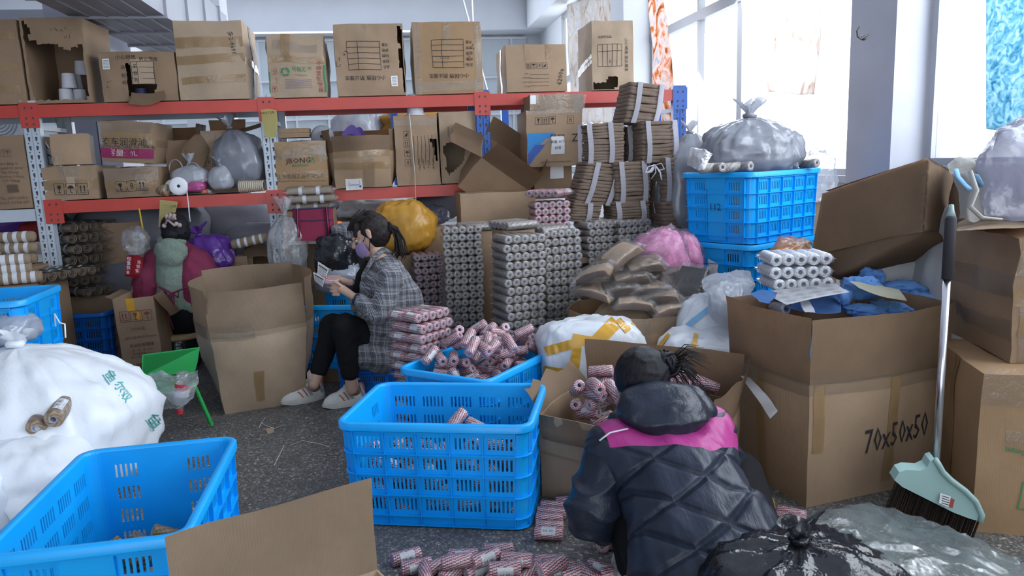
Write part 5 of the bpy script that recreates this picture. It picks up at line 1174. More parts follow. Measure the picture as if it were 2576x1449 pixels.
def strands(name, pts, n, spread, r, m, parent, seed=1):
    bm = bmesh.new(); rnd = random.Random(seed); pts = [Vector(p) for p in pts]
    for i in range(n):
        o0 = Vector((rnd.gauss(0, 1), rnd.gauss(0, 1), rnd.gauss(0, 1))) * spread[0]; o1 = Vector((rnd.gauss(0, 1), rnd.gauss(0, 1), rnd.gauss(0, 1))) * spread[1]
        k = rnd.uniform(.75, 1.0); N_ = len(pts) - 1; P = []
        for j, p in enumerate(pts): t = j / N_; P.append(p * 1.0 + o0 * (1 - t) + o1 * t if t <= k else pts[j - 1].lerp(p, .5) + o1 * t)
        tube(bm, P, [r * (1 - .75 * j / N_) for j in range(len(P))], 5, True)
    o = fin(name, bm, m, parent, True); o['kind'] = 'stuff' if n > 20 else 'thing'
    if n <= 20: del o['kind']
    return o
def hand(prims, wrist, palm, tips, r=.0078):
    """palm plus five separate fingers, each with two bends, added to a body's primitives"""
    w, p = Vector(wrist), Vector(palm); prims.append(('c', w, .024, p, .030, (1, .75)))
    for k, t in enumerate(tips):
        t = Vector(t[0]), Vector(t[1]), Vector(t[2]); rr_ = r * (1.1 if k == 0 else 1 if k < 4 else .85)
        prims += [('c', t[0], rr_ * 1.1, t[1], rr_), ('c', t[1], rr_, t[2], rr_ * .82)]
def face(prims, c, f, up, s=1.0):
    """nose, brow, lips, chin, ears on a head centred at c looking along f"""
    c, f, up = Vector(c), Vector(f).normalized(), Vector(up).normalized(); r = f.cross(up).normalized(); up = r.cross(f)
    P = lambda a, b, q: c + f * a * s + up * b * s + r * q * s
    prims += [('c', P(.088, .005, 0), .009 * s, P(.108, -.022, 0), .013 * s), ('e', P(.096, -.028, 0), (.013 * s, .016 * s, .010 * s)), ('c', P(.082, .022, -.03), .012 * s, P(.082, .022, .03), .012 * s),
              ('c', P(.090, -.052, -.014), .008 * s, P(.090, -.052, .014), .008 * s), ('c', P(.089, -.062, -.012), .008 * s, P(.089, -.062, .012), .008 * s), ('e', P(.070, -.090, 0), (.026 * s, .026 * s, .022 * s)),
              ('e', P(.056, -.02, .042), (.022 * s,) * 3), ('e', P(.056, -.02, -.042), (.022 * s,) * 3)]
    for k in (1, -1): prims += [('c', P(-.005, .012, .076 * k), .012 * s, P(-.002, -.022, .074 * k), .009 * s), ('e', P(-.012, .012, .082 * k), (.010 * s, .010 * s, .016 * s))]
def eyes(parent, c, f, up, s=1.0):
    c, f, up = Vector(c), Vector(f).normalized(), Vector(up).normalized(); r = f.cross(up).normalized(); up = r.cross(f)
    for k in (1, -1):
        bm = bmesh.new(); p = c + f * .073 * s + r * .031 * k * s; lathe(bm, [(.011 * s * math.sin(i / 6 * math.pi), -.011 * s * math.cos(i / 6 * math.pi)) for i in range(7)], 12, xf(p)); fin('eye', bm, mat('eye_white', (.6, .58, .55), .2), parent, True)
        bm = bmesh.new(); p2 = p + f * .0075 * s; lathe(bm, [(.0055 * s * math.sin(i / 6 * math.pi), -.0055 * s * math.cos(i / 6 * math.pi)) for i in range(7)], 10, xf(p2)); fin('iris', bm, mat('iris_dark', (.02, .012, .01), .15), parent, True)
        bm = bmesh.new(); tube(bm, [p + f * .004 + up * .009 + r * .012 * q + f * (-.004 * q * q) for q in (-1, -.3, .3, 1)], .0022, 5); fin('eyelid', bm, HAIR, parent, True)
        bm = bmesh.new(); tube(bm, [c + f * (.090 - .006 * q * q) * s + up * .028 * s + r * (.031 * k + .014 * q) * s for q in (-1, -.3, .3, 1)], .0028, 5); fin('eyebrow', bm, HAIR, parent, True)
def wr(amp, sc, seed, n2=.35):
    def f(c, n):
        a = 1 - abs(noise.noise(Vector((c.x, c.y, c.z)) * sc + Vector((seed, 0, 0)))) * 2; b = noise.noise(c * sc * 2.3 + Vector((0, seed, 0)))
        return n * amp * (max(0, a) ** 2 - .4 + b * n2)
    return f
# ---------------------------------------------------------------- woman in the checked coat
def plaid():
    m, nt, b = nodes_of('check_tweed'); co = objco(nt); x, y, z = sepxyz(nt, co)
    u = mth(nt, 'ADD', x, mth(nt, 'MULTIPLY', y, .9)); v = mth(nt, 'ADD', z, mth(nt, 'MULTIPLY', x, .12))
    def st(c, period, w): return mth(nt, 'LESS_THAN', mth(nt, 'FRACT', mth(nt, 'ADD', mth(nt, 'DIVIDE', c, period), 50.0)), w)
    fine = mth(nt, 'MULTIPLY', mth(nt, 'ADD', st(u, .0075, .5), st(v, .0075, .5)), .5)
    bu = st(u, .062, .5); bv = st(v, .062, .5); blk = mth(nt, 'MULTIPLY', mth(nt, 'ADD', bu, bv), .5)
    base = mth(nt, 'MULTIPLY_ADD', mth(nt, 'MULTIPLY', fine, mth(nt, 'MULTIPLY_ADD', blk, .75, .30)), .46, .03)
    ln = mth(nt, 'MAXIMUM', st(u, .062, .05), st(v, .062, .05)); dk = mth(nt, 'MAXIMUM', st(mth(nt, 'ADD', u, .02), .031, .09), st(mth(nt, 'ADD', v, .02), .031, .09))
    c = ramp(nt, base, [(0, (.012, .014, .022)), (.5, (.40, .40, .44))])
    c = mixc(nt, mth(nt, 'MULTIPLY', dk, .6), c, (.012, .013, .02)); c = mixc(nt, mth(nt, 'MULTIPLY', ln, .45), c, (.45, .45, .50))
    L(nt, c, b.inputs['Base Color']); b.inputs['Roughness'].default_value = .9; b.inputs['Sheen Weight'].default_value = .15; bump(nt, b, nz(nt, 300, 3, .6, co), .3, .002); return m
TWEED = plaid(); BLACKC = mat('black_trousers', (.010, .010, .012), .9, .15, 8, .25, 40, .006)
BLACKC.node_tree.nodes['Principled BSDF'].inputs['Specular IOR Level'].default_value = .15
wa = empty('person', (0, 0, 0), 0, 'seated woman in grey checked coat and lilac mask holding a twine roll', 'person')
A = lambda px, py, Y: at(px, py, Y)
YA = 4.22
hc = A(926, 588, YA); fdir = Vector((-.86, -.18, -.48)); updir = Vector((-.42, 0, .9))
neck = A(958, 655, YA); chest = A(962, 720, YA + .02); waist = A(965, 800, YA + .05); hip = A(950, 862, YA + .10)
shN = A(985, 700, YA - .15); shF = A(960, 690, YA + .20); elN = A(955, 792, YA - .20); elF = A(905, 770, YA + .15); wrN = A(893, 748, YA - .16); wrF = A(882, 712, YA + .05)
kn = [A(845, 818, YA - .08), A(880, 812, YA + .12)]; an = [A(790, 966, YA - .05), A(885, 980, YA - .10)]
kn = [A(838, 822, YA + .05), A(868, 822, YA - .12)]
pr = [('e', hc, (.082, .078, .105), (0, -24, 0)), ('e', hc + Vector((.02, 0, .02)), (.092, .080, .088)), ('c', neck, .05, hc + Vector((.025, 0, -.06)), .046), ('c', chest, .11, neck, .055), ('c', waist, .12, chest, .12, (1, 1.15)), ('c', shN, .05, shF, .05),
      ('c', shN, .05, elN, .042), ('c', elN, .04, wrN, .024), ('c', shF, .05, elF, .042), ('c', elF, .04, wrF, .024), ('c', hip, .13, waist, .12), ('c', hip, .10, kn[0], .06), ('c', hip, .10, kn[1], .06), ('c', kn[0], .052, an[0], .032), ('c', kn[1], .052, an[1], .032)]
face(pr, hc, fdir, updir)
rollc = A(829, 708, YA - .02); ax = (A(850, 712, YA) - A(806, 704, YA)).normalized()
def fingers(base, dirn, across, down, ln, curl):
    base, d, a, w = Vector(base), Vector(dirn).normalized(), Vector(across).normalized(), Vector(down).normalized(); out = []
    for k, l in enumerate((.92, 1.0, .95, .78)):
        b = base + a * (k - 1.5) * .0205; m1 = b + d * ln * .55 * l + w * ln * .12; e = m1 + (d * (1 - curl) + w * curl).normalized() * ln * .5 * l; out.append((b, m1, e))
    return out
pN = A(862, 728, YA - .08); pF = A(862, 706, YA + .04)
tips = fingers(pN + Vector((-.02, -.005, 0)), (-1, .15, -.05), (0, -.2, -1), (0, 1, 0), .075, .55); tb = pN + Vector((-.0, -.01, .02)); hand(pr, wrN, pN, [(tb, tb + Vector((-.03, -.005, .025)), tb + Vector((-.055, 0, .022)))] + tips)
tips = fingers(pF + Vector((-.02, 0, .0)), (-1, -.1, .35), (0, -.7, -.7), (0, -.3, -1), .085, .25); tb = pF + Vector((0, -.02, .01)); hand(pr, wrF, pF, [(tb, tb + Vector((-.03, -.02, .01)), tb + Vector((-.055, -.02, .0)))] + tips)
rq = fdir.normalized().cross(updir).normalized(); uq = rq.cross(fdir.normalized())
for k in (1, -1): pr += [('e', hc + rq * .088 * k + uq * .0 + Vector((.004, 0, 0)), (.013, .012, .032), (0, -24, 0)), ('e', hc + rq * .094 * k + uq * .012 + Vector((.012, 0, 0)), (.012, .008, .018), (0, -24, 0))]
body = sculpt('body', pr, .0046, SKIN, wa, 2); eyes(wa, hc, fdir, updir)
# coat
cp = [('c', neck + Vector((.015, 0, -.03)), .072, chest, .135, (1, 1.2)), ('c', chest + Vector((.01, 0, 0)), .145, waist, .15, (1, 1.2)), ('c', shN, .075, shF, .075), ('c', shN, .075, elN, .060), ('c', elN, .060, wrN + (elN - wrN) * .15, .043), ('c', shF, .075, elF, .060), ('c', elF, .058, wrF + (elF - wrF) * .2, .043),
      ('c', waist, .15, hip, .165, (1, 1.15)), ('c', hip, .165, A(900, 880, YA - .02), .10, (1, 1.2)), ('c', hip, .16, A(955, 890, YA + .02), .12), ('c', hip, .15, A(890, 858, YA - .04), .075, (1, 1.2)), ('c', A(905, 880, YA - .04), .06, A(868, 872, YA - .08), .035), ('c', A(985, 670, YA), .06, A(1030, 760, YA + .05), .09), ('c', A(1022, 745, YA + .03), .085, A(1005, 830, YA + .06), .10), ('c', A(905, 895, YA - .06), .05, A(960, 900, YA + .0), .06)]
coat = sculpt('checked_coat', cp, .009, TWEED, wa, 8, wr(.010, 7, 3))
cl = bmesh.new(); tube(cl, [A(985, 640, YA + .06), A(965, 628, YA - .055), A(938, 650, YA - .085), A(915, 690, YA - .07), A(908, 730, YA - .03)], [.02, .028, .03, .024, .012], 10, True, .45); fin('collar', cl, TWEED, coat, True)
cl = bmesh.new(); tube(cl, [wrN + (elN - wrN) * .03, wrN + (elN - wrN) * .14], [.036, .04], 12); tube(cl, [wrF + (elF - wrF) * .0, wrF + (elF - wrF) * .2], [.034, .04], 12); fin('knit_cuff', cl, mat('navy_knit', (.02, .025, .05), .9), wa, True)
cl = bmesh.new(); tube(cl, [A(925, 660, YA - .04), A(908, 690, YA - .03), A(900, 730, YA), A(905, 765, YA + .03)], [.03, .04, .035, .02], 10, True, .6); fin('black_ruffle', cl, BLACKC, wa, True)
legs = [('c', hip, .12, kn[0], .080), ('c', hip, .12, kn[1], .080), ('c', kn[0], .078, an[0] + (kn[0] - an[0]) * .26, .050), ('c', kn[1], .078, an[1] + (kn[1] - an[1]) * .26, .050), ('e', hip, (.16, .17, .12))]
sculpt('trousers', legs, .009, BLACKC, wa, 6, wr(.006, 11, 8))
def shoe(root, name, heel, toe, parent):
    """trainer: chunky sole, rounded upper, tongue, laces and coloured side stripes"""
    h, t = Vector(heel), Vector(toe); d = t - h; d.z = 0; ln = d.length; d.normalize(); s = Vector((-d.y, d.x, 0)); M = Matrix(((d.x, s.x, 0, h.x), (d.y, s.y, 0, h.y), (0, 0, 1, 0), (0, 0, 0, 1)))
    e = empty(name, (0, 0, 0)); e.matrix_world = M; e.parent = parent
    def outl(t_, k=1): # half width along the shoe
        return k * (.036 + .010 * math.sin(min(1, t_ * 1.3) * math.pi * .95) - .010 * max(0, t_ - .8) * 5 * t_)
    def sole(u, v):
        a = u * 2 * math.pi; x = ln / 2 + (ln / 2 + .008) * math.copysign(abs(math.cos(a)) ** .7, math.cos(a)); w = outl(x / ln) * 1.08 * math.copysign(abs(math.sin(a)) ** .8, math.sin(a)); return Vector((x, w * (1 + .05 * math.sin(v * math.pi) + (.03 * math.sin(x * 500) if v < .3 else 0)), .002 + v * (.032 + .014 * (1 - x / ln)) + .012 * max(0, x / ln - .8) * 5 * (1 - v)))
    bm = bmesh.new(); grid(bm, sole, 48, 6)
    for v_ in (0, 1): 
        vs = [bm.verts.new(sole(i / 48, v_)) for i in range(48)]; bm.faces.new(vs)
    fin('sole', bm, mat('off_white_rubber', (.62, .60, .55), .6, .08, 20), e, R(50))
    def upper(u, v):
        x = u * ln; a = (v - .5) * math.pi * 1.02; hgt = .048 + .060 * (1 - min(1, u * 1.55)) ** .8 + .018 * math.sin(min(1, u * 1.1) * math.pi); w = outl(u) * (1 if u < .97 else .5)
        endk = math.sin(min(1, max(0, u) / .04 + .35) * math.pi / 2) * math.sqrt(max(0.02, 1 - max(0, (u - .78) / .23) ** 2))
        return Vector((x, w * math.sin(a) * (1 - .25 * math.cos(a) * (1 - u)) * endk, .03 + hgt * math.cos(a) * endk * (.9 if .02 < u < .2 else 1)))
    bm = bmesh.new(); grid(bm, upper, 26, 18); fin('upper', bm, mat('cream_leather', (.68, .67, .63), .45, .06, 12, .1, 60), e, True)
    for i, (c, x0, wd) in enumerate(((mat('grey_trim', (.30, .31, .34), .4), .30, .05), (mat('rust_trim', (.45, .12, .06), .5), .42, .022), (MATS['rust_trim'], .53, .02), (MATS['grey_trim'], .02, .05))):
        for sg in (0, 1):
            bm = bmesh.new(); grid(bm, lambda u, v, x0=x0, wd=wd, sg=sg: (lambda q: Vector((q.x, q.y * 1.03 + (.0015 if q.y > 0 else -.0015), q.z)))(upper(x0 + wd * 1.6 * u + .10 * v, (.06 + .22 * v) if sg else (.94 - .22 * v))), 3, 6); fin('side_stripe', bm, c, e, True)
    bm = bmesh.new(); grid(bm, lambda u, v: (lambda q: Vector((q.x * 1.0 - .004, q.y * .9, q.z + .008 + .02 * (1 - u))))(upper(.10 + .42 * u, .36 + .28 * v)), 8, 6); fin('tongue', bm, MATS['cream_leather'], e, True)
    bm = bmesh.new()
    for k in range(6):
        q0, q1 = upper(.2 + .055 * k, .36), upper(.23 + .055 * k, .64); m_ = (q0 + q1) / 2 + Vector((0, 0, .02)); tube(bm, [q0, m_, q1], .003, 6)
    q0 = upper(.2, .5) + Vector((0, 0, .02))
    for sg in (-1, 1): tube(bm, [q0, q0 + Vector((.01, .02 * sg, .012)), q0 + Vector((.03, .035 * sg, -.005)), q0 + Vector((.0, .012 * sg, 0))], .0025, 6)
    l = fin('lace', bm, MATS['cream_leather'], e, True); l['kind'] = 'stuff'
    bm = bmesh.new(); grid(bm, lambda u, v: (lambda q: Vector((q.x - .003, q.y * 1.05, q.z)))(upper(.0 + .07 * u, .2 + .6 * v)), 4, 12); fin('heel_tab', bm, MATS['rust_trim'], e, True)
h1 = gnd(815, 1000, 0); t1 = gnd(710, 1022, 0); h2 = gnd(918, 1010, 0); t2 = gnd(815, 1030, 0)
shoe(wa, 'shoe', h1, t1, wa); shoe(wa, 'shoe', h2, t2, wa)
for a_, h_ in ((an[0], h1 + (t1 - h1) * .22), (an[1], h2 + (t2 - h2) * .22)):
    bm = bmesh.new(); tube(bm, [a_ + Vector((0, 0, .06)), a_.lerp(Vector((h_.x, h_.y, .10)), .5), Vector((h_.x, h_.y, .08))], [.036, .034, .038], 14); fin('sock', bm, mat('pink_sock', (.48, .36, .33), .9), wa, True)
# hair, ponytail, mask
hp = [('e', hc + Vector((.028, 0, .030)), (.098, .092, .092)), ('e', hc + Vector((.050, 0, .0)), (.080, .086, .085)), ('c', hc + Vector((-.045, .02, .075)), .036, hc + Vector((.02, 0, .085)), .05), ('c', hc + Vector((.05, 0, .02)), .06, hc + Vector((.115, 0, .02)), .034), ('c', hc + Vector((-.055, -.055, .055)), .018, hc + Vector((-.062, -.06, -.005)), .012), ('c', hc + Vector((-.055, .055, .055)), .018, hc + Vector((-.065, .06, -.01)), .012)]
hair = sculpt('hair', hp, .006, HAIR, wa, 5, wr(.003, 30, 2))
strands('ponytail', [hc + Vector((.115, 0, .025)), hc + Vector((.155, 0, .015)), hc + Vector((.175, 0, -.04)), hc + Vector((.18, 0, -.11)), hc + Vector((.17, -.01, -.15))], 60, (.010, .018), .0065, HAIR, wa, 3)
strands('fringe', [hc + Vector((-.01, -.035, .105)), hc + Vector((-.062, -.045, .078)), hc + Vector((-.086, -.055, .040)), hc + Vector((-.086, -.058, .008))], 46, (.014, .008), .0045, HAIR, wa, 5)
bm = bmesh.new(); cpt = hc + Vector((.125, 0, .028)); tube(bm, [cpt + Vector((.004 * math.cos(a * 1.05), .026 * math.cos(a * .524), .026 * math.sin(a * .524))) for a in range(12)], .011, 8, closed=True); fin('hair_tie', bm, BLACKC, wa, True)
rgt = fdir.normalized().cross(updir).normalized(); upv = rgt.cross(fdir.normalized()); fn_ = fdir.normalized()
def maskf(u, v):
    a = (u - .5) * 2.6; b = (v - .5); return hc + fn_ * (.024 + .092 * math.cos(a) * (1 - b * b * .7)) + rgt * (.078 * math.sin(a) * (1 - .25 * abs(b))) + upv * (-.066 + .080 * b + .012 * math.sin(abs(a)))
sheet('face_mask', maskf, 20, 12, mat('lilac_mask', (.50, .38, .66), .8, .04, 30, .2, 80, .002), wa, .002)
for v_ in (.12, .88):
    bm = bmesh.new(); e0 = maskf(0 if (maskf(0, .5) - CAM).length < (maskf(1, .5) - CAM).length else 1, v_); ear = hc + rgt * ((1 if (hc + rgt - CAM).length < (hc - rgt - CAM).length else -1) * .088) - fn_ * .012 + upv * (.02 if v_ > .5 else -.005)
    tube(bm, [e0, e0.lerp(ear, .5) + (CAM - ear).normalized() * .012, ear], .0022, 5); fin('mask_strap', bm, BLACKC, wa, True)
# what she holds
loose_roll('red twine roll held in the hands of the woman in the checked coat', rollc, axisrot(ax, 2), None, None, False, True)
for k, (c, t) in enumerate(((((800, 658), (828, 676), (798, 690), (818, 706)), 'white printed label sheet held above the twine roll'), (((788, 684), (818, 700), (792, 706), (812, 722)), 'white printed label sheet wrapped at the end of the held roll'))):
    a, b_, c_, d_ = [A(x, y, YA - .02 - .03 * k) for x, y in c]
    jsheet('label_sheet', t, 'label sheet', [[a, a.lerp(c_, .5), c_], [a.lerp(b_, .5), a.lerp(d_, .5), c_.lerp(d_, .5)], [b_, b_.lerp(d_, .5), d_]], PAPER, .002)
    par = bpy.data.objects[-1] if False else None
    bm = bmesh.new(); n_ = (b_ - a).cross(c_ - a).normalized(); n_ = n_ if n_.dot(CAM - a) > 0 else -n_
    for r_ in range(6):
        p0, p1 = a.lerp(c_, .15 + .13 * r_), b_.lerp(d_, .15 + .13 * r_); q0, q1 = p0.lerp(p1, .1), p0.lerp(p1, .9); dn = (c_ - a).normalized() * .0022
        vs = [bm.verts.new(q + n_ * .006) for q in (q0, q1, q1 + dn * (3 if r_ == 0 else 1), q0 + dn * (3 if r_ == 0 else 1))]; bm.faces.new(vs)
    lab(fin('printed_mark', bm, INK, [o for o in bpy.data.objects if o.get('label') == t][0]), None, None)
# ---------------------------------------------------------------- woman with her back turned
wb = empty('person', (0, 0, 0), 0, 'woman seated with her back to us in burgundy smock over green fleece', 'person')
YB = 5.25; hb = A(443, 577, YB); nb = A(432, 612, YB); BURG = mat('burgundy_cloth', (.19, .016, .06), .75, .14, 5, .35, 18, .01)
FLEECE = mat('sage_fleece', (.27, .35, .29), .95, .22, 120, 1.0, 150, .012)
sL, sR = A(395, 655, YB), A(498, 655, YB); eL, eR = A(365, 715, YB - .03), A(535, 715, YB - .02); wL, wR = A(400, 720, YB + .30), A(520, 705, YB + .28); mid = A(447, 700, YB); hipb = A(447, 790, YB - .02)
pr = [('e', hb, (.078, .092, .105)), ('c', nb, .05, hb, .06), ('c', mid, .14, nb, .07), ('c', hipb, .17, mid, .15), ('c', sL, .06, sR, .06), ('c', sL, .055, eL, .045), ('c', sR, .055, eR, .045), ('c', eL, .043, wL, .026), ('c', eR, .043, wR, .026), ('c', hipb + Vector((-.08, 0, -.03)), .11, hipb + Vector((-.18, .35, -.0)), .07), ('c', hipb + Vector((.08, 0, -.03)), .11, hipb + Vector((.18, .35, 0)), .07),
      ('c', hipb + Vector((-.18, .35, 0)), .06, hipb + Vector((-.18, .36, -.40)), .04), ('c', hipb + Vector((.18, .35, 0)), .06, hipb + Vector((.18, .36, -.40)), .04)]
face(pr, hb, (.12, 1, -.35), (0, .3, 1))
for w_, s_ in ((wL, 1), (wR, -1)):
    pm = w_ + Vector((.04 * s_, .07, -.01)); tp = fingers(pm + Vector((0, .02, 0)), (.3 * s_, 1, -.2), (1, 0, 0), (0, 0, -1), .07, .5); tb = pm + Vector((.025 * s_, 0, 0)); hand(pr, w_, pm, [(tb, tb + Vector((.02 * s_, .025, 0)), tb + Vector((.02 * s_, .05, -.01)))] + tp)
sculpt('body', pr, .0075, SKIN, wb, 3)
fl = [('e', A(430, 632, YB - .12), (.118, .065, .095), (15, 0, 0)), ('e', A(428, 650, YB - .15), (.090, .05, .075), (15, 0, 0)), ('c', A(412, 606, YB - .05), .045, A(452, 606, YB - .05), .045), ('c', A(432, 690, YB - .09), .105, A(436, 762, YB - .10), .115, (1.05, .9)), ('c', A(432, 640, YB - .06), .10, A(432, 700, YB - .08), .105), ('c', A(410, 772, YB - .12), .07, A(480, 772, YB - .10), .07)]
fleece = sculpt('fleece_hoodie', fl, .009, FLEECE, wb, 5, wr(.004, 24, 4))
sm = []
for sg, sh_, el_, wr_, xs in ((-1, sL, eL, wL, (385, 382, 398)), (1, sR, eR, wR, (488, 500, 490))):
    sm += [('c', nb + Vector((.05 * sg, 0, -.04)), .06, sh_, .088), ('c', sh_, .092, el_, .092), ('c', el_, .088, wr_, .045), ('c', sh_ + Vector((-.03 * sg, 0, 0)), .10, A(xs[0], 700, YB - .02), .13), ('c', A(xs[0], 700, YB - .03), .13, A(xs[1], 760, YB - .04), .12), ('c', A(xs[1], 745, YB - .06), .10, A(xs[1] + 12 * sg, 800, YB - .06), .05), ('e', A(447, 700, YB), (.2, .13, .2))]
smk = sculpt('smock', sm, .0095, BURG, wb, 6, wr(.009, 8, 6))
bm = bmesh.new(); k0 = A(432, 738, YB - .225)
tube(bm, [A(400, 722, YB - .20), k0, A(472, 722, YB - .215), A(492, 700, YB - .2)], .011, 6, flat=.5); tube(bm, [k0, k0 + Vector((-.05, 0, .02)), k0 + Vector((-.06, 0, -.03)), k0], .011, 6, flat=.4); tube(bm, [k0, k0 + Vector((.05, 0, .02)), k0 + Vector((.04, 0, -.03)), k0], .011, 6, flat=.4)
tube(bm, [k0, A(424, 765, YB - .235), A(427, 800, YB - .235), A(437, 828, YB - .235)], .012, 6, flat=.4); tube(bm, [k0, A(436, 755, YB - .235), A(438, 778, YB - .235)], .012, 6, flat=.4); fin('apron_tie', bm, BURG, smk, True)
sculpt('trousers', [('c', hipb + Vector((-.06, -.01, -.01)), .17, hipb + Vector((.06, -.01, -.01)), .17), ('c', hipb + Vector((-.08, 0, 0)), .13, hipb + Vector((-.18, .35, 0)), .09), ('c', hipb + Vector((.08, 0, 0)), .13, hipb + Vector((.18, .35, 0)), .09), ('c', hipb + Vector((-.18, .35, 0)), .085, hipb + Vector((-.18, .36, -.38)), .06), ('c', hipb + Vector((.18, .35, 0)), .085, hipb + Vector((.18, .36, -.38)), .06)], .011, BLACKC, wb, 5)
sculpt('hair', [('e', hb + Vector((0, -.012, .015)), (.094, .105, .105)), ('e', hb + Vector((-.005, -.06, -.03)), (.075, .06, .07)), ('e', hb + Vector((.05, -.02, -.02)), (.05, .08, .075))], .007, HAIRB, wb, 5, wr(.004, 28, 1))
CLIP = mat('hair_clip_pink', (.42, .33, .32), .7)
bm = bmesh.new(); kc = A(432, 560, YB - .125)
for a_, b_ in (((-.03, 0, .025), (-.015, -.02, .06)), ((-.01, 0, .02), (.01, -.02, .065)), ((.01, 0, .02), (.035, -.015, .06)), ((-.04, .01, .02), (.03, .01, .03))): tube(bm, [kc + Vector(a_), kc + (Vector(a_) + Vector(b_)) / 2 + Vector((0, -.012, 0)), kc + Vector(b_)], .012, 8)
tube(bm, [kc + Vector((-.05, 0, -.02)), kc + Vector((-.02, -.01, .02)), kc + Vector((.02, -.01, -.02)), kc + Vector((.05, 0, -.01))], .009, 8)
for q in ((-.055, 0, -.02), (.052, 0, -.02), (.03, 0, -.01)): lathe(bm, [(.016 * math.sin(i / 6 * math.pi), -.016 * math.cos(i / 6 * math.pi)) for i in range(7)], 10, xf(kc + Vector(q)))
fin('hair_clip', bm, CLIP, wb, True)
ps = A(455, 838, YB - .02); root = empty('stool', (ps.x, ps.y, 0), 0, 'low round stool with wooden seat edge and black wrapped legs under the back-turned woman', 'stool')
bm = bmesh.new(); lathe(bm, [(0, ps.z - .02), (.19, ps.z - .02), (.20, ps.z - .01), (.20, ps.z + .01), (.18, ps.z + .02), (0, ps.z + .02)], 28); fin('seat', bm, mat('pale_wood', (.42, .30, .16), .6), root, R(40))
for a in range(4): bm = bmesh.new(); tube(bm, [(.13 * math.cos(a * 1.57 + .78), .13 * math.sin(a * 1.57 + .78), ps.z - .02), (.19 * math.cos(a * 1.57 + .78), .19 * math.sin(a * 1.57 + .78), 0)], .014, 8); fin('leg', bm, SCIS, root, True)
bm = bmesh.new(); grid(bm, lambda u, v: Vector(((.195 + .02 * v * noise.noise(Vector((u * 20, v * 2, 0)))) * math.cos(u * 6.283), (.195 + .02 * v) * math.sin(u * 6.283), ps.z - .02 - v * (.14 + .06 * math.sin(u * 30)))), 40, 4); fin('plastic_skirt', bm, BLACKBAG, root, True)
# ---------------------------------------------------------------- kneeling woman in the quilted jacket
wc = empty('person', (0, 0, 0), 0, 'crouching woman in navy quilted hooded jacket with a magenta shoulder band', 'person')
hC = A(1608, 955, 2.46); nC = A(1640, 1035, 2.38); sl, sr = A(1548, 1130, 2.30), A(1782, 1092, 2.38); upb = A(1668, 1110, 2.33); mb = A(1712, 1220, 2.20); lb = A(1760, 1350, 2.06); hipc = A(1795, 1440, 1.98)
el, er = A(1490, 1290, 2.20), A(1830, 1230, 2.42); wl, wrr = A(1520, 1330, 2.38), A(1700, 1290, 2.62)
def quiltmat():
    m, nt, b = nodes_of('navy_quilt'); co = objco(nt)
    # garment axes: across the back and down the spine
    ac = (sr - sl).normalized(); dn = (lb - upb).normalized(); o_ = upb
    def dot(v, o0):
        n = N(nt, 'ShaderNodeVectorMath', operation='DOT_PRODUCT'); s = N(nt, 'ShaderNodeVectorMath', operation='SUBTRACT'); L(nt, co, s.inputs[0]); s.inputs[1].default_value = o0; L(nt, s.outputs[0], n.inputs[0]); n.inputs[1].default_value = v; return n.outputs['Value']
    a = dot(ac, o_); d = dot(dn, o_)
    def tri(x, per, wd): # narrow stitched line
        f = mth(nt, 'ABSOLUTE', mth(nt, 'SUBTRACT', mth(nt, 'FRACT', mth(nt, 'ADD', mth(nt, 'DIVIDE', x, per), 20.0)), .5)); return mth(nt, 'SMOOTH_MIN', mth(nt, 'DIVIDE', f, wd), 1.0, .4)
    bend = mth(nt, 'MULTIPLY', mth(nt, 'MULTIPLY', a, a), 1.2)
    d2 = mth(nt, 'ADD', d, bend)
    l1 = tri(mth(nt, 'ADD', mth(nt, 'MULTIPLY', a, .62), d2), .155, .10); l2 = tri(mth(nt, 'SUBTRACT', mth(nt, 'MULTIPLY', a, .70), d2), .155, .10)
    h = mth(nt, 'MINIMUM', l1, l2)
    nzv = nz(nt, 16, 4, .6, comb(nt, mth(nt, 'MULTIPLY', a, 2.4), mth(nt, 'MULTIPLY', d, .8), 0.0))
    # band: a shallow V that dips towards the middle of the back
    vv = mth(nt, 'SUBTRACT', d, mth(nt, 'MULTIPLY_ADD', mth(nt, 'ABSOLUTE', mth(nt, 'SUBTRACT', a, .06)), -.36, .145))
    band = mth(nt, 'MULTIPLY', mth(nt, 'LESS_THAN', vv, 0.0), mth(nt, 'GREATER_THAN', vv, -.30))
    yk = mth(nt, 'MULTIPLY', band, mth(nt, 'MULTIPLY', mth(nt, 'GREATER_THAN', a, -.215), mth(nt, 'LESS_THAN', a, .24)))
    navy = ramp(nt, nzv, [(.3, (.012, .017, .032)), (.7, (.022, .030, .052))])
    L(nt, mixc(nt, yk, navy, (.36, .035, .20)), b.inputs['Base Color']); b.inputs['Roughness'].default_value = .42; b.inputs['Specular IOR Level'].default_value = .35
    hh = mth(nt, 'ADD', mth(nt, 'MULTIPLY', mth(nt, 'MAXIMUM', h, yk), .8), mth(nt, 'MULTIPLY', nzv, .35)); bump(nt, b, hh, .9, .012); return m
QUILT = quiltmat(); NAVY = mat('navy_shell', (.014, .019, .034), .36, .25, 9, .6, 14, .014); NAVY.node_tree.nodes['Principled BSDF'].inputs['Specular IOR Level'].default_value = .35
pr = [('e', hC, (.080, .092, .100), (30, 0, 0)), ('c', nC, .05, hC, .06), ('c', upb, .10, nC, .06), ('c', upb, .12, mb, .13), ('c', mb, .13, lb, .14), ('c', lb, .14, hipc, .15), ('c', sl, .05, sr, .05), ('c', sl, .05, el, .042), ('c', el, .04, wl, .026), ('c', sr, .05, er, .042), ('c', er, .04, wrr, .026)]
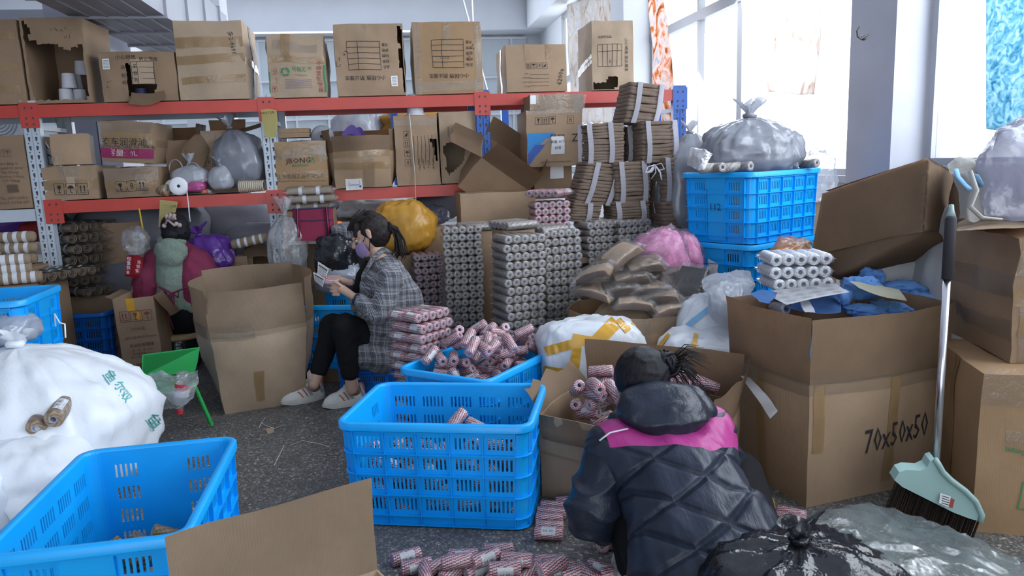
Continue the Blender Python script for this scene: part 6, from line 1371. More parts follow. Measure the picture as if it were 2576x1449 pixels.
fdc = Vector((-.25, .75, -.62)); face(pr, hC, fdc, (-.05, .55, .8))
for w_, s_ in ((wl, 1), (wrr, -1)):
    pm = w_ + Vector((.01, .06, -.03)); tp = fingers(pm + Vector((0, .025, -.01)), (0, 1, -.5), (1, 0, 0), (0, 0, -1), .07, .55); tb = pm + Vector((.025 * s_, 0, 0)); hand(pr, w_, pm, [(tb, tb + Vector((.02 * s_, .03, -.01)), tb + Vector((.02 * s_, .05, -.03)))] + tp)
for s_ in (-1, 1):
    k_ = hipc + Vector((.20 * s_, .42, .10)); f_ = hipc + Vector((.20 * s_, .22, -.2)); f_.z = .08; pr += [('c', hipc + Vector((.09 * s_, 0, -.02)), .12, k_, .07), ('c', k_, .06, f_, .04)]
sculpt('body', pr, .0075, SKIN, wc, 3); eyes(wc, hC, fdc, (-.05, .55, .8))
ac_, dn_ = (sr - sl).normalized(), (lb - upb).normalized()
def puff(c, n):
    a, d = (c - upb).dot(ac_), (c - upb).dot(dn_); d2 = d + 1.2 * a * a
    def tri(x, p): f = abs(((x / p + 20) % 1) - .5); return min(1, f / .16)
    h = min(tri(a * .62 + d2, .155), tri(a * .70 - d2, .155)); on_ = 0 if d < .13 else 1
    w = 1 - abs(noise.noise(Vector((a * 9, d * 5, 4)))) * 2
    return n * (.007 * (h - .6) * on_ + .005 * max(0, w) ** 2 + .006 * noise.noise(c * 14))
jk = [('c', upb + Vector((0, 0, -.01)), .135, mb, .165, (1.15, .92)), ('c', sl, .095, sr, .092), ('c', sl, .10, mb + Vector((-.05, 0, 0)), .15), ('c', sr, .095, mb + Vector((.04, 0, 0)), .15), ('c', mb, .175, lb, .185, (1.15, .95)), ('c', lb, .185, hipc, .20, (1.2, .95)), ('c', lb + Vector((.07, 0, 0)), .17, hipc + Vector((.08, 0, -.02)), .17), ('c', lb + Vector((-.06, 0, 0)), .16, hipc + Vector((-.08, 0, -.02)), .17)]
jacket = sculpt('quilted_jacket', jk, .0075, QUILT, wc, 9, puff)
def pf2(c, n): w = 1 - abs(noise.noise(Vector((c.x * 7, c.y * 5, c.z * 13)))) * 2; return n * (.014 * max(0, w) ** 2 + .006 * noise.noise(c * 16))
sculpt('sleeve', [('c', sl + Vector((-.01, 0, -.01)), .088, el, .085), ('c', el, .085, wl + (el - wl) * .1, .052)], .008, NAVY, jacket, 7, pf2)
sculpt('sleeve', [('c', sr, .088, er, .08), ('c', er, .08, wrr + (er - wrr) * .1, .05)], .008, NAVY, jacket, 7, pf2)
hd = A(1668, 1028, 2.30)
sculpt('hood', [('e', hd, (.150, .11, .062), (30, 4, -4)), ('c', A(1560, 1062, 2.34), .04, A(1765, 1030, 2.36), .05), ('c', A(1590, 1000, 2.42), .04, A(1740, 1000, 2.40), .045), ('c', A(1560, 1062, 2.34), .035, A(1600, 1000, 2.44), .035), ('e', A(1730, 1040, 2.32), (.075, .07, .05))], .007, NAVY, jacket, 8, lambda c, n: n * (.010 * max(0, 1 - abs(noise.noise(Vector((c.x * 8, c.y * 8, c.z * 18)))) * 2.2) - .004))
bm = bmesh.new(); tube(bm, [A(1508, 1108, 2.20), A(1535, 1088, 2.225), A(1580, 1078, 2.235)], .004, 6, flat=.4); fin('white_piping', bm, STRAP, jacket, True)
bm = bmesh.new(); tube(bm, [A(1683, 980, 2.345), A(1698, 978, 2.345)], .004, 6); fin('metal_tag', bm, mat('brass', (.5, .38, .2), .3, metal=1), jacket, True)
sculpt('trousers', [('c', hipc + Vector((.09 * s_, 0, -.03)), .15, hipc + Vector((.20 * s_, .42, .10)), .09) for s_ in (-1, 1)] + [('c', hipc + Vector((.20 * s_, .42, .10)), .08, Vector((hipc.x + .20 * s_, hipc.y + .22, .10)), .055) for s_ in (-1, 1)], .011, BLACKC, wc, 5)
for s_ in (-1, 1): b_ = Vector((hipc.x + .20 * s_, hipc.y + .16, 0)); shoe(wc, 'shoe', b_, b_ + Vector((.02 * s_, .24, 0)), wc)
bunc = A(1672, 915, 2.46)
sculpt('hair', [('e', hC + Vector((.01, -.005, .015)), (.098, .108, .102), (30, 0, 0)), ('c', hC + Vector((.03, -.03, .0)), .07, A(1640, 1000, 2.40), .05), ('c', hC + Vector((.03, 0, .06)), .05, bunc, .04)], .007, HAIRB, wc, 5, wr(.004, 26, 7))
bm = bmesh.new(); rnd = random.Random(4)
lathe(bm, [(.034 * math.sin(i / 8 * math.pi), -.034 * math.cos(i / 8 * math.pi)) for i in range(9)], 16, xf(bunc))
for k in range(110):
    a = rnd.uniform(0, 6.28); tl = rnd.uniform(-.9, .9); rr_ = rnd.uniform(.024, .046); nx = Vector((math.cos(tl) * math.cos(a), math.sin(a), math.sin(tl))); t1_ = nx.orthogonal().normalized(); t2_ = nx.cross(t1_)
    P = [bunc + (t1_ * math.cos(q) + t2_ * math.sin(q)) * rr_ for q in [a + i * .5 for i in range(rnd.randrange(5, 11))]]; tube(bm, P, .0068, 5)
for k in range(60):
    d = Vector((rnd.uniform(.3, 1.2), rnd.uniform(-.5, .5), rnd.uniform(-.7, .5))).normalized(); s0 = bunc + d * .035; ln_ = rnd.uniform(.04, .13); tube(bm, [s0, s0 + d * ln_ * .5 + Vector((0, 0, .01)), s0 + d * ln_ + Vector((.01, 0, -.03))], [.0022, .0018, .0008], 4)
o = fin('hair_bun', bm, HAIRB, wc, True); o['kind'] = 'stuff'
p = Vector((hipc.x, hipc.y, 0)); root = empty('low_stool', p, 0, 'low dark stool hidden under the crouching woman', 'stool'); bm = bmesh.new(); lathe(bm, [(0, hipc.z - .24), (.13, hipc.z - .24), (.13, max(.03, hipc.z - .20)), (0, max(.03, hipc.z - .20))], 20)
fin('seat', bm, SCIS, root)
if hipc.z - .24 > .02: bm = bmesh.new(); lathe(bm, [(.05, 0), (.05, hipc.z - .24)], 12); fin('leg', bm, SCIS, root)
# ---------------------------------------------------------------- sewing woman far behind the rack
wd = empty('person', (0, 0, 0), 0, 'woman in pink patterned jacket bent over a sewing table behind the rack', 'person')
YD = 7.6; hD = A(612, 462, YD); nD = A(630, 485, YD); mD = A(655, 520, YD); hpD = A(668, 590, YD); sD = A(648, 500, YD - .12); eD = A(622, 532, YD - .2); wD = A(578, 530, YD - .12); sD2 = A(640, 500, YD + .2); eD2 = A(600, 525, YD + .25); wD2 = A(568, 522, YD + .1)
PINK = mat('pink_print_cloth', (.52, .30, .29), .85, .3, 22, .3, 12, .01)
pr = [('e', hD, (.085, .08, .105), (0, -20, 0)), ('c', nD, .05, hD, .05), ('c', mD, .12, nD, .06), ('c', hpD, .14, mD, .13), ('c', sD, .05, eD, .04), ('c', eD, .036, wD, .025), ('c', sD2, .05, eD2, .04), ('c', eD2, .036, wD2, .025)]
face(pr, hD, (-.8, -.1, -.6), (-.5, 0, .8))
for w_ in (wD, wD2): pm = w_ + Vector((-.05, 0, -.01)); tp = fingers(pm + Vector((-.02, 0, 0)), (-1, 0, -.2), (0, -1, 0), (0, 0, -1), .07, .3); tb = pm + Vector((0, -.025, 0)); hand(pr, w_, pm, [(tb, tb + Vector((-.03, -.01, 0)), tb + Vector((-.05, 0, -.01)))] + tp)
pr += [('c', hpD, .10, A(600, 600, YD), .07), ('c', A(600, 600, YD), .06, A(600, 690, YD), .045)]
sculpt('body', pr, .010, SKIN, wd, 3)
sculpt('pink_jacket', [('c', nD + Vector((0, 0, -.03)), .07, mD, .16, (1, 1.2)), ('c', mD, .165, hpD, .17), ('c', sD, .08, sD2, .08), ('c', sD, .08, eD, .065), ('c', eD, .062, wD + (eD - wD) * .12, .042), ('c', sD2, .08, eD2, .065), ('c', eD2, .062, wD2 + (eD2 - wD2) * .12, .042)], .012, PINK, wd, 5, wr(.010, 9, 2))
sculpt('hair', [('e', hD + Vector((.02, 0, .02)), (.10, .092, .10))], .010, HAIR, wd, 4)
bm = bmesh.new(); tube(bm, [A(668, 495, YD - .2), A(663, 520, YD - .22), A(650, 545, YD - .2), A(640, 552, YD - .16)], .012, 6, flat=.3); fin('bag_strap', bm, BLACKC, wd, True)
# ================================================================ big cartons on the right
a18 = R(18); c18, s18 = math.cos(a18), math.sin(a18); NC = Vector((1.13, 2.73, 0))
bc = NC + Vector((c18, s18, 0)) * .35 + Vector((-s18, c18, 0)) * .26
carton('huge brown open carton marked 70x50x50 full of blue cloth', bc, .70, .52, .50, 18, CARD, True, [('F', 1, .26), ('L', 3, .27), ('R', -2, .26), ('B', 2, .26)], .012, .02, rough=.004, taper=.0,
       prints=[('t', 'F', .60, .50, .15, '70x50x50', INK, 5, .56)], tapes=[('F', 0, .98, 1, .96, .06, TAPE), ('L', 0, .97, 1, .97, .06, TAPE), ('F', .55, .1, .55, 1, .05), ('L', .5, 0, .5, 1, .05), ('F', .06, .45, .06, 1, .05)], res=8)
bm = bmesh.new(); grid(bm, lambda u, v: Vector(((u - .5) * .64, (v - .5) * .46, .60 + .03 * noise.noise(Vector((u * 4, v * 4, 2))))), 12, 10)
BLUEC = mat('denim_blue_cloth', (.10, .24, .55), .92, .12, 6, .4, 240, .003)
o = fin('folded_cloth', bm, BLUEC, None, True); o.location = bc; o.rotation_euler = (0, 0, a18); lab(o, 'sky blue cloth layer filling the huge open carton', 'cloth')
def fold(label, pts, Y0, dz=.05, m=None, th=.012, amp=.004, cat='cloth', name='folded_cloth'):
    P = [[at(x, y, Y) for x, y, Y in row] for row in pts]; return jsheet(name, label, cat, P, m or BLUEC, amp, th=th)
fold('blue cloth fold with a white paper tab under the label sheets', [[(1960, 745, 3.25), (2080, 735, 3.3), (2130, 725, 3.35)], [(1990, 765, 3.12), (2090, 765, 3.12), (2118, 750, 3.2)], [(1975, 772, 3.05), (2060, 790, 3.0), (2115, 785, 3.02)]], 3)
fold('blue cloth corner poking out beside the white rolls', [[(1885, 738, 3.2), (1920, 730, 3.25), (1955, 735, 3.25)], [(1900, 748, 3.15), (1930, 745, 3.15), (1950, 748, 3.15)], [(1910, 758, 3.08), (1935, 765, 3.05), (1940, 760, 3.05)]], 3)
for k, (x, y, w, h, Y, t) in enumerate(((2165, 725, 52, 26, 3.25, 'rolled blue cloth end beside the label sheets'), (2120, 748, 30, 18, 3.15, 'rolled blue cloth with dark spiral end'), (2195, 695, 30, 20, 3.45, 'blue cloth peak behind the yellow pad'), (2265, 730, 60, 20, 3.4, 'blue cloth peak under the yellow pad'), (2310, 755, 45, 16, 3.3, 'blue cloth fold at the far carton rim'), (2235, 775, 60, 16, 3.15, 'blue cloth fold in front of the yellow pad'), (2170, 780, 50, 14, 3.1, 'crumpled blue cloth at the near rim'))):
    q = at(x, y, Y); lump('folded_cloth', t, (q.x, q.y, q.z - h / 1860 * Y), w / 1860 * Y, w / 1860 * Y * .7, h / 1860 * Y * 1.1, BLUEC, 'cloth', seed=k + 20, ex=.9, na=.3, ridge=.22, ns=2.2, res=48, rot=k)
fold('sheet of white printed stickers lying on the blue cloth', [[(1920, 735, 3.28), (2010, 722, 3.3), (2100, 712, 3.32)], [(1950, 752, 3.15), (2030, 740, 3.15), (2120, 725, 3.15)], [(1978, 768, 3.02), (2060, 748, 3.0), (2138, 735, 3.02)]], 3, m=PAPER, th=.002, amp=.002, cat='label sheet', name='label_sheet')
LS = [o for o in bpy.data.objects if o.name.startswith('label_sheet') and not o.parent][-1]
bm = bmesh.new()
for i in range(3):
    for j in range(4):
        def PT(u, v):
            A_, B_, C_, D_ = at(1920, 735, 3.28), at(2100, 712, 3.32), at(1978, 768, 3.02), at(2138, 735, 3.02); return A_.lerp(B_, u).lerp(C_.lerp(D_, u), v) + Vector((0, -.004, .009))
        u0, v0 = .08 + j * .23, .12 + i * .3
        for q in range(4): vs = [bm.verts.new(PT(u0 + du, v0 + q * .045 + dv)) for du, dv in ((0, 0), (.16, 0), (.16, .015), (0, .015))]; bm.faces.new(vs)
fin('printed_mark', bm, mat('grey_print', (.25, .25, .28), .6), LS)['kind'] = 'stuff'
fold('yellowish pad of label sheets resting on blue cloth near the far rim', [[(2135, 706, 3.2), (2200, 716, 3.2), (2262, 728, 3.2)], [(2150, 716, 3.12), (2215, 733, 3.1), (2275, 745, 3.1)], [(2160, 724, 3.05), (2215, 745, 3.0), (2282, 757, 3.0)]], 3, m=mat('cream_pad', (.66, .64, .50), .6), th=.016, amp=.001, cat='label pad', name='label_pad')
fold('white paper tab lying across the blue cloth fold', [[(2012, 758, 3.08), (2035, 755, 3.08)], [(2018, 775, 3.0), (2045, 772, 2.98)], [(2025, 785, 2.96), (2050, 787, 2.95)]], 3, m=PAPER, th=.002, cat='label', name='paper_tab')
for k, (px, py, Y, t) in enumerate(((2008, 650, 3.30, 'top pack of white rolls on the blue cloth'), (2004, 682, 3.30, 'middle pack of white rolls on the blue cloth'), (2010, 712, 3.30, 'third pack of white rolls on the blue cloth'))):
    q = at(px, py, Y); place(PK_WHITE, (q.x + .02, q.y + .09, q.z - .035), -2 + 2 * k, t, 'packs of white rolls on the blue cloth')
q = at(1960, 775, 3.2); loose_roll('single white roll wedged under the sticker sheet', (q.x + .02, q.y + .05, q.z - .01), axisrot((.25, -1, .1)), None, rollmesh('roll', RR, RL, .011, TW_WHITE, 20), False)
# lying open carton behind: two panels, dark inside
root = empty('carton', at(2200, 620, 3.7), 0, 'large open carton lying on its side above the blue cloth carton', 'cardboard box'); inv = Matrix.Translation(-root.location)
def pan(rows, m=CARD, amp=.003, nm='panel'):
    o = drape(nm, None, None, [[at(*q) for q in r] for r in rows], m, .006, 14, 14, amp, 3, len(rows)); o.parent = root; o.location = -root.location; return o
TLp, TRp, BRp, BLp = (2068, 487, 3.95), (2334, 396, 3.30), (2321, 582, 3.26), (2040, 645, 3.90)
rTR, rBR = (2462, 470, 3.70), (2440, 640, 3.66)
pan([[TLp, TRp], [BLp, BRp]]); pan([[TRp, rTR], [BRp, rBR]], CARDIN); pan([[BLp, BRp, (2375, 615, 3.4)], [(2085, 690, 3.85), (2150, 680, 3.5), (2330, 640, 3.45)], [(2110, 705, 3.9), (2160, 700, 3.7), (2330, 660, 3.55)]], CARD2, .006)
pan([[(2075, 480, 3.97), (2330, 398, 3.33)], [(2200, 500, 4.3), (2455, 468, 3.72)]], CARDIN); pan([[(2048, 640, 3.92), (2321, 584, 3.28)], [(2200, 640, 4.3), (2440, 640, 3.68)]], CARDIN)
WOV = mat('woven_sack', (.52, .53, .55), .55, .06, 12, .5, 260, .003); WOVW = mat('white_woven_sack', (.70, .74, .80), .5, .05, 10, .35, 200, .003)
q = at(2290, 730, 3.75); lump('woven_sack', 'flat white woven sack lying under the tipped open carton', (q.x, q.y, q.z - .05), .36, .25, .16, WOV, 'sack', seed=31, rot=.2, ridge=.03); carton('plain carton carrying the flat white woven sack', (q.x + .05, q.y + .02, 0), .5, .36, q.z - .055, 10, CARD2, res=2)
q = at(2395, 740, 3.35); lump('woven_sack', 'upright pale woven sack standing behind the broom handle', (q.x, q.y + .1, .35), .17, .16, .42, WOV, 'sack', seed=32, ridge=.04, tilt=(0, R(8), 0)); carton('plain carton under the upright pale woven sack', (q.x, q.y + .1, 0), .32, .3, .345, 10, CARD2, res=2)
# stacked cartons at the right edge
q = gnd(2345, 1290, 0); RC = Vector((1.86, 2.72, 0))
carton('leaning brown carton with green upside-down print at the picture edge', (2.02, 2.66, 0), .66, .5, .60, -14, CARD4, bulge=.01, rough=.01, tapes=[('F', 0, .93, 1, .88, .14, TAPE), ('F', .12, .62, .9, .55, .05, TAPE), ('L', .5, 0, .5, 1, .07)],
       prints=[('t', 'F', .42, .50, .035, '外箱尺寸:700×430×400mm', GREENINK, 172), ('i', 'F', .50, .22, .085, ['fruit', 'umbrella', 'sun', 'hand'], GREENINK, -8), ('t', 'F', .62, .62, .075, '6色 100', INK, -8), ('r', 'F', .30, .62, .10, 'bars', GREENINK, 80), ('scrawl', 'F', .42, .86, .06, 5, REDINK, -12)], res=8)
carton('worn brown carton wrapped in clear tape, upper one at the picture edge', (2.11, 2.80, .605), .56, .50, .46, -8, CARD2, bulge=.02, rough=.016, tapes=[('F', 0, .80, 1, .76, .09, TAPE), ('F', 0, .52, 1, .50, .07), ('F', .12, 0, .12, 1, .09, TAPE), ('F', .04, .3, .3, .26, .07), ('L', 0, .6, 1, .6, .08, TAPE), ('L', 0, .25, 1, .25, .07, TAPE)], res=8)
fold('frayed cardboard flap lying on top of the worn taped carton', [[(2410, 560, 2.95), (2480, 535, 3.1), (2576, 540, 3.2)], [(2406, 578, 2.75), (2490, 562, 2.75), (2600, 560, 2.8)], [(2412, 586, 2.62), (2500, 575, 2.56), (2620, 572, 2.6)]], 3, m=CARD3, th=.006, amp=.006, cat='cardboard', name='cardboard_flap')
q = at(2500, 480, 3.15); carton('small dark worn carton behind the woven sack and the grey bag', (q.x + .08, q.y + .12, 1.075), .30, .22, .23, -20, CARD2, rough=.016)
o = drape('woven_sack', 'cream woven sack with blue stripes draped over the worn cartons', 'sack', [[at(2385, 412, 3.0), at(2440, 402, 3.05), at(2478, 420, 3.05)], [at(2398, 440, 2.92), at(2445, 445, 2.85), at(2485, 440, 2.95)], [at(2412, 500, 2.85), at(2445, 500, 2.80), at(2480, 500, 2.88)], [at(2415, 545, 2.82), at(2440, 560, 2.78), at(2470, 545, 2.84)]], mat('cream_woven', (.50, .49, .46), .7, .08, 8, .5, 200, .003), .003, 24, 24, .018, 9, 3)
for k, pts in enumerate((((2404, 425, 2.88), (2410, 445, 2.86), (2428, 465, 2.83), (2442, 478, 2.79)), ((2455, 440, 2.81), (2464, 455, 2.82), (2470, 470, 2.83)))):
    bm = bmesh.new(); tube(bm, [at(x, y, Y - .03) for x, y, Y in pts], .011, 6, flat=.3); fin('blue_stripe', bm, mat('pale_blue_stripe', (.22, .45, .70), .7), o, True)
bm = bmesh.new(); tube(bm, [at(2440, 430, 2.76), at(2455, 480, 2.74), at(2440, 520, 2.74), at(2470, 548, 2.72), at(2520, 552, 2.72)], [.012, .016, .014, .012, .008], 8, flat=.5); fin('twisted_edge', bm, MATS['cream_woven'], o, True)
q = at(2560, 545, 2.85); lump('refuse_bag', 'crumpled bluish grey plastic bag on the worn carton by the window', (q.x + .06, q.y, q.z - .01), .20, .16, .20, film('lilac_bag_film', (.42, .43, .55), .72, .2, 8, .9, .12), 'bag', seed=35, ridge=.10, na=.2)
# broom
bt, bb = at(2392, 545, 2.50), at(2352, 1200, 2.36)
root = empty('broom', (0, 0, 0), 0, 'broom with pale green head and steel handle leaning before the big carton', 'broom')
bm = bmesh.new(); tube(bm, [bt.lerp(bb, .24), bb.lerp(bt, .02)], .0125, 16); fin('handle', bm, mat('brushed_steel', (.62, .62, .66), .22, .05, 3, metal=1), root, True)
bm = bmesh.new(); tube(bm, [bt, bt.lerp(bb, .01), bt.lerp(bb, .24)], [.016, .0185, .0175], 16); fin('grip', bm, mat('dark_foam', (.03, .027, .034), .8), root, True)
bm = bmesh.new(); up_ = (bt - bb).normalized(); tube(bm, [bt, bt + up_ * .022, bt + up_ * .04, bt + up_ * .042], [.016, .009, .007, .002], 12); fin('grip_cap', bm, mat('grey_green_plastic', (.28, .38, .38), .45), root, True)
MINT = mat('pale_green_plastic', (.30, .45, .43), .42, .03)
OUT = [(2352, 1155), (2362, 1170), (2372, 1188), (2392, 1208), (2428, 1235), (2455, 1262), (2470, 1295), (2466, 1312), (2440, 1305), (2400, 1290), (2330, 1255), (2270, 1225), (2250, 1208), (2262, 1188), (2280, 1182), (2315, 1184), (2332, 1176), (2340, 1160)]
bm = bmesh.new(); fr = [bm.verts.new(at(x, y, 2.345)) for x, y in OUT]; bk = [bm.verts.new(v.co + Vector((0, .035, .012))) for v in fr]; n_ = len(fr)
bm.faces.new(fr); bm.faces.new(bk[::-1])
for k in range(n_): bm.faces.new((fr[k], bk[k], bk[(k + 1) % n_], fr[(k + 1) % n_]))
fin('head', bm, MINT, root, R(35))
bm = bmesh.new(); tube(bm, [at(x, y, 2.343) for x, y in OUT[:8]], .010, 8); fin('head_ridge', bm, MINT, root, True)
e0, e1 = at(2258, 1220, 2.372), at(2462, 1312, 2.372); bm = bmesh.new(); rnd = random.Random(2)
for i in range(520):
    t = i / 519; p0 = e0.lerp(e1, t) + Vector((0, rnd.uniform(-.014, .014), .01)); d = Vector(((t - .5) * .05 + rnd.uniform(-.008, .008), rnd.uniform(-.02, .02), -1)); ln_ = min(p0.z - .006, .13 + .02 * rnd.random()); dd = (e1 - e0).cross(Vector((0, 1, 0))).normalized(); dd = dd if dd.z < 0 else -dd
    tube(bm, [p0, p0 + (dd + d * .6).normalized() * ln_], .0011, 3)
fin('bristles', bm, mat('dark_bristle', (.035, .022, .018), .6), root)['kind'] = 'stuff'
bm = bmesh.new(); vs = [bm.verts.new(at(x, y, 2.332)) for x, y in ((2366, 1240), (2392, 1249), (2386, 1276), (2362, 1265))]; bm.faces.new(vs); fin('label_sticker', bm, PAPER, root)
bm = bmesh.new(); vs = [bm.verts.new(at(x, y, 2.331)) for x, y in ((2392, 1253), (2402, 1257), (2396, 1279), (2387, 1276))]; bm.faces.new(vs); fin('red_sticker', bm, REDINK, root)
bm = bmesh.new()
for k in range(4): vs = [bm.verts.new(at(x, y + k * 6, 2.331)) for x, y in ((2369, 1246), (2388, 1252), (2388, 1254), (2369, 1248))]; bm.faces.new(vs)
fin('printed_mark', bm, INK, root)['kind'] = 'stuff'
# ================================================================ kneeler's carton, parcel, carton of packets
carton('open carton of loose red rolls before the crouching woman', (.52, 2.965, 0), .70, .50, .36, -30, CARD, True, [('B', 4, .20), ('L', 40, .14, .3), ('R', 10, .20, .2), ('F', 172, .10)], .012, .015, rough=.008, tapes=[('F', 0, .55, .5, .5, .01, CARDIN), ('R', .5, 0, .5, 1, .06, TAPE)], res=8)
heap('loose red and white twine roll in the open carton before the crouching woman', 'rolls in the open carton', 74, lambda x, y: abs(x) < .32 and abs(y) < .22, xf((.52, 2.965, 0), rz=-30),   .10, .52, 12, (-.33, .33, -.23, .23), lift=lambda x, y: .12 + .18 * max(0, (y + .2) / .4))
fold('long white paper label stuck to the side of the huge carton', [[(1862, 945, 3.0), (1885, 948, 3.0)], [(1895, 990, 2.85), (1925, 990, 2.82)], [(1938, 1054, 2.72), (1957, 1035, 2.70)]], 3, m=PAPER, th=.001, amp=.002, cat='label', name='paper_strip')
q = gnd(1925, 1290, 0); o = fold('folded pale yellow card standing on the floor beside the crouching woman', [[(1918, 1225, 2.60), (1930, 1250, 2.56), (1935, 1290, 2.52)], [(1948, 1258, 2.50), (1950, 1280, 2.48), (1940, 1300, 2.47)]], 3, m=YPAPER, th=.002, amp=.001, cat='card', name='folded_card')
YT = mat('yellow_packing_tape', (.62, .33, .03), .3, .1, 10, .3, 12, .006)
PARC = mat('white_parcel_film', (.66, .69, .74), .38, .06, 5, .5, 10, .012)
q = at(1500, 900, 3.65); pa = lump('taped_parcel', 'white plastic parcel criss-crossed with yellow tape', (.47, 3.70, .0), .28, .19, .31, PARC, 'parcel', seed=41, ex=.5, ridge=.05, na=.10, lean=(-.05, 0), res=64)
pb = lump('taped_parcel', 'lower white parcel with two yellow tape bands behind the open carton', (.97, 3.56, .0), .27, .20, .27, PARC, 'parcel', seed=43, ex=.5, ridge=.05, na=.14, res=64)
def tapeon(o, a, b, w, n=22):
    """lay a band of tape on a lumpy thing: ray-cast from outside towards the body"""
    from mathutils.bvhtree import BVHTree
    me = o.data; t = BVHTree.FromPolygons([o.location + v.co for v in me.vertices], [p.vertices for p in me.polygons])
    bm = bmesh.new(); rows = []
    for i in range(n + 1):
        row = []
        for s in (-.5, 0, .5):
            px, py = a[0] + (b[0] - a[0]) * i / n, a[1] + (b[1] - a[1]) * i / n; dx, dy = b[0] - a[0], b[1] - a[1]; l = math.hypot(dx, dy)
            px += -dy / l * w * s; py += dx / l * w * s; d = ray(px, py).normalized(); h = t.ray_cast(CAM, d)
            row.append(h[0] + h[1] * .004 if h[0] else None)
        rows.append(row)
    for r0, r1 in zip(rows, rows[1:]):
        for k in (0, 1):
            q = (r0[k], r0[k + 1], r1[k + 1], r1[k])
            if all(x is not None for x in q) and max((q[i] - q[i - 1]).length for i in range(4)) < .12: bm.faces.new([bm.verts.new(x - o.location) for x in q])
    bmesh.ops.remove_doubles(bm, verts=bm.verts[:], dist=1e-4)
    return bm
for a, b, w in (((1440, 852), (1500, 862), 26), ((1490, 870), (1560, 800), 34), ((1560, 800), (1585, 830), 30), ((1372, 884), (1452, 862), 24), ((1452, 862), (1442, 955), 24), ((1368, 930), (1442, 942), 22), ((1505, 860), (1492, 960), 24)):
    bm = tapeon(pa, a, b, w)
    if bm.faces: fin('tape_band', bm, YT, pa, True)
for a, b, w in (((1640, 836), (1620, 868), 20), ((1680, 838), (1655, 870), 20), ((1752, 840), (1745, 878), 12)):
    bm = tapeon(pb, a, b, w)
    if bm.faces: fin('tape_band', bm, YT, pb, True)
# barrel-like carton full of film-bagged brown cloth packets
cpk = at(1620, 800, 4.0); carton('round-bulging carton overflowing with bagged brown cloth packets', (cpk.x, 4.12, 0), .62, .48, .56, 4, CARD4, True, [], .03, .08, rough=.012, tapes=[('F', 0, .93, 1, .93, .08, TAPE), ('F', .4, 1, .42, .7, .05, TAPE)], prints=[('fill', 'F', .42, .66, 0, (.13, .025), BLUEINK), ('t', 'F', .78, .70, .022, '1. Do not use string', INK), ('t', 'F', .78, .64, .022, 'ordinary shipping', INK), ('t', 'F', .78, .58, .022, 'is the recommended', INK)], res=10)
def packet(seed):
    root = empty('cloth_packet'); bm = bmesh.new(); rnd = random.Random(seed)
    for k in range(9):
        z = .004 + k * .0048
        def fn(u, v, z=z, k=k): return Vector(((u - .5) * .21 * (1 - .02 * k % 3), (v - .5) * .15 + rnd.uniform(-.0005, .0005), z + .012 * math.sin(u * math.pi) + .004 * noise.noise(Vector((u * 5, v * 5, seed + k)))))
        b2 = bmesh.new(); grid(b2, fn, 10, 5); bmesh.ops.solidify(b2, geom=b2.faces[:], thickness=.003); t_ = bpy.data.meshes.new('t'); b2.to_mesh(t_); b2.free(); bm.from_mesh(t_); bpy.data.meshes.remove(t_)
    fin('folded_cloth', bm, mat('packet_cloth', (.58, .42, .29), .9, .15, 18, .4, 200, .003), root, R(40))
    bm = bmesh.new()
    def fe(u, v):
        a = u * 2 * math.pi; ca, sa = math.cos(a), math.sin(a); t = v * 2 - 1; e = max(0, abs(t) - .8) / .2
        q = Vector((.128 * t, .088 * math.copysign(abs(ca) ** .4, ca), .027 + .036 * math.copysign(abs(sa) ** .6, sa) * (1 - .85 * e)))
        return q + Vector((0, 0, 1)) * (.012 * math.sin((t + 1) * 1.57) + noise.noise(q * 22 + Vector((seed, 0, 0))) * .010)
    grid(bm, fe, 26, 16); fin('film', bm, FILM, root, True); return root
PKT = [packet(1), packet(5)]; rnd = random.Random(11)
PS = [(1500, 690, 3.95, -20, 20), (1570, 640, 4.1, 25, 28), (1625, 672, 4.05, 5, 8), (1590, 700, 4.0, 3, 5), (1680, 690, 4.15, 0, 10), (1640, 728, 3.95, 0, 0), (1560, 728, 3.95, 8, 0), (1500, 735, 3.95, -25, -10), (1665, 748, 3.88, -8, 3), (1745, 705, 3.98, 55, 38), (1700, 712, 4.05, 75, 25), (1600, 765, 3.85, -6, -4), (1690, 778, 3.82, 10, 6), (1530, 705, 4.2, 20, 10), (1720, 765, 3.9, 20, 20), (1620, 655, 4.2, -10, 10)]
PL = ['bagged cloth packet at the far end of the heap beside the grey stacks', 'uppermost slanting packet on the heap next to the pink bundle', 'long packet just below the uppermost slanting one', 'wide square-edged packet in the centre of the heap', 'packet turned on edge below the pink bundle', 'bulging packet in the front centre of the heap', 'packet with a pale corner near the front of the heap', 'drooping packet at the rim beside the grey stack', 'long rounded packet near the rim of the round carton', 'steeply leaning packet against the plastic sheet', 'upright packet leaning behind the steepest one', 'lowest packet peeking over the carton rim in the middle', 'packet at the rim near the striped woven sack', 'dark packet deep in the heap behind the drooping one', 'packet squeezed between rim and leaning packets', 'packet tucked under the uppermost slanting one']
for k, (px, py, Y, rz, tl) in enumerate(PS):
    q = at(px, py, Y); pl = place([PKT[k % 2]], (q.x, q.y + .05, q.z - .03), rz, PL[k], 'cloth packets in the round carton', 'cloth packet', (8, -tl), rnd)
q = at(1620, 740, 4.1); lump('cloth_heap', 'brown cloth packed inside the round carton under the packets', (q.x, 4.14, .34), .28, .22, .13, MATS['packet_cloth'], 'cloth', seed=44, na=.12)
PINKC = mat('pink_cloth', (.62, .22, .42), .85, .12, 9, .5, 30, .01)
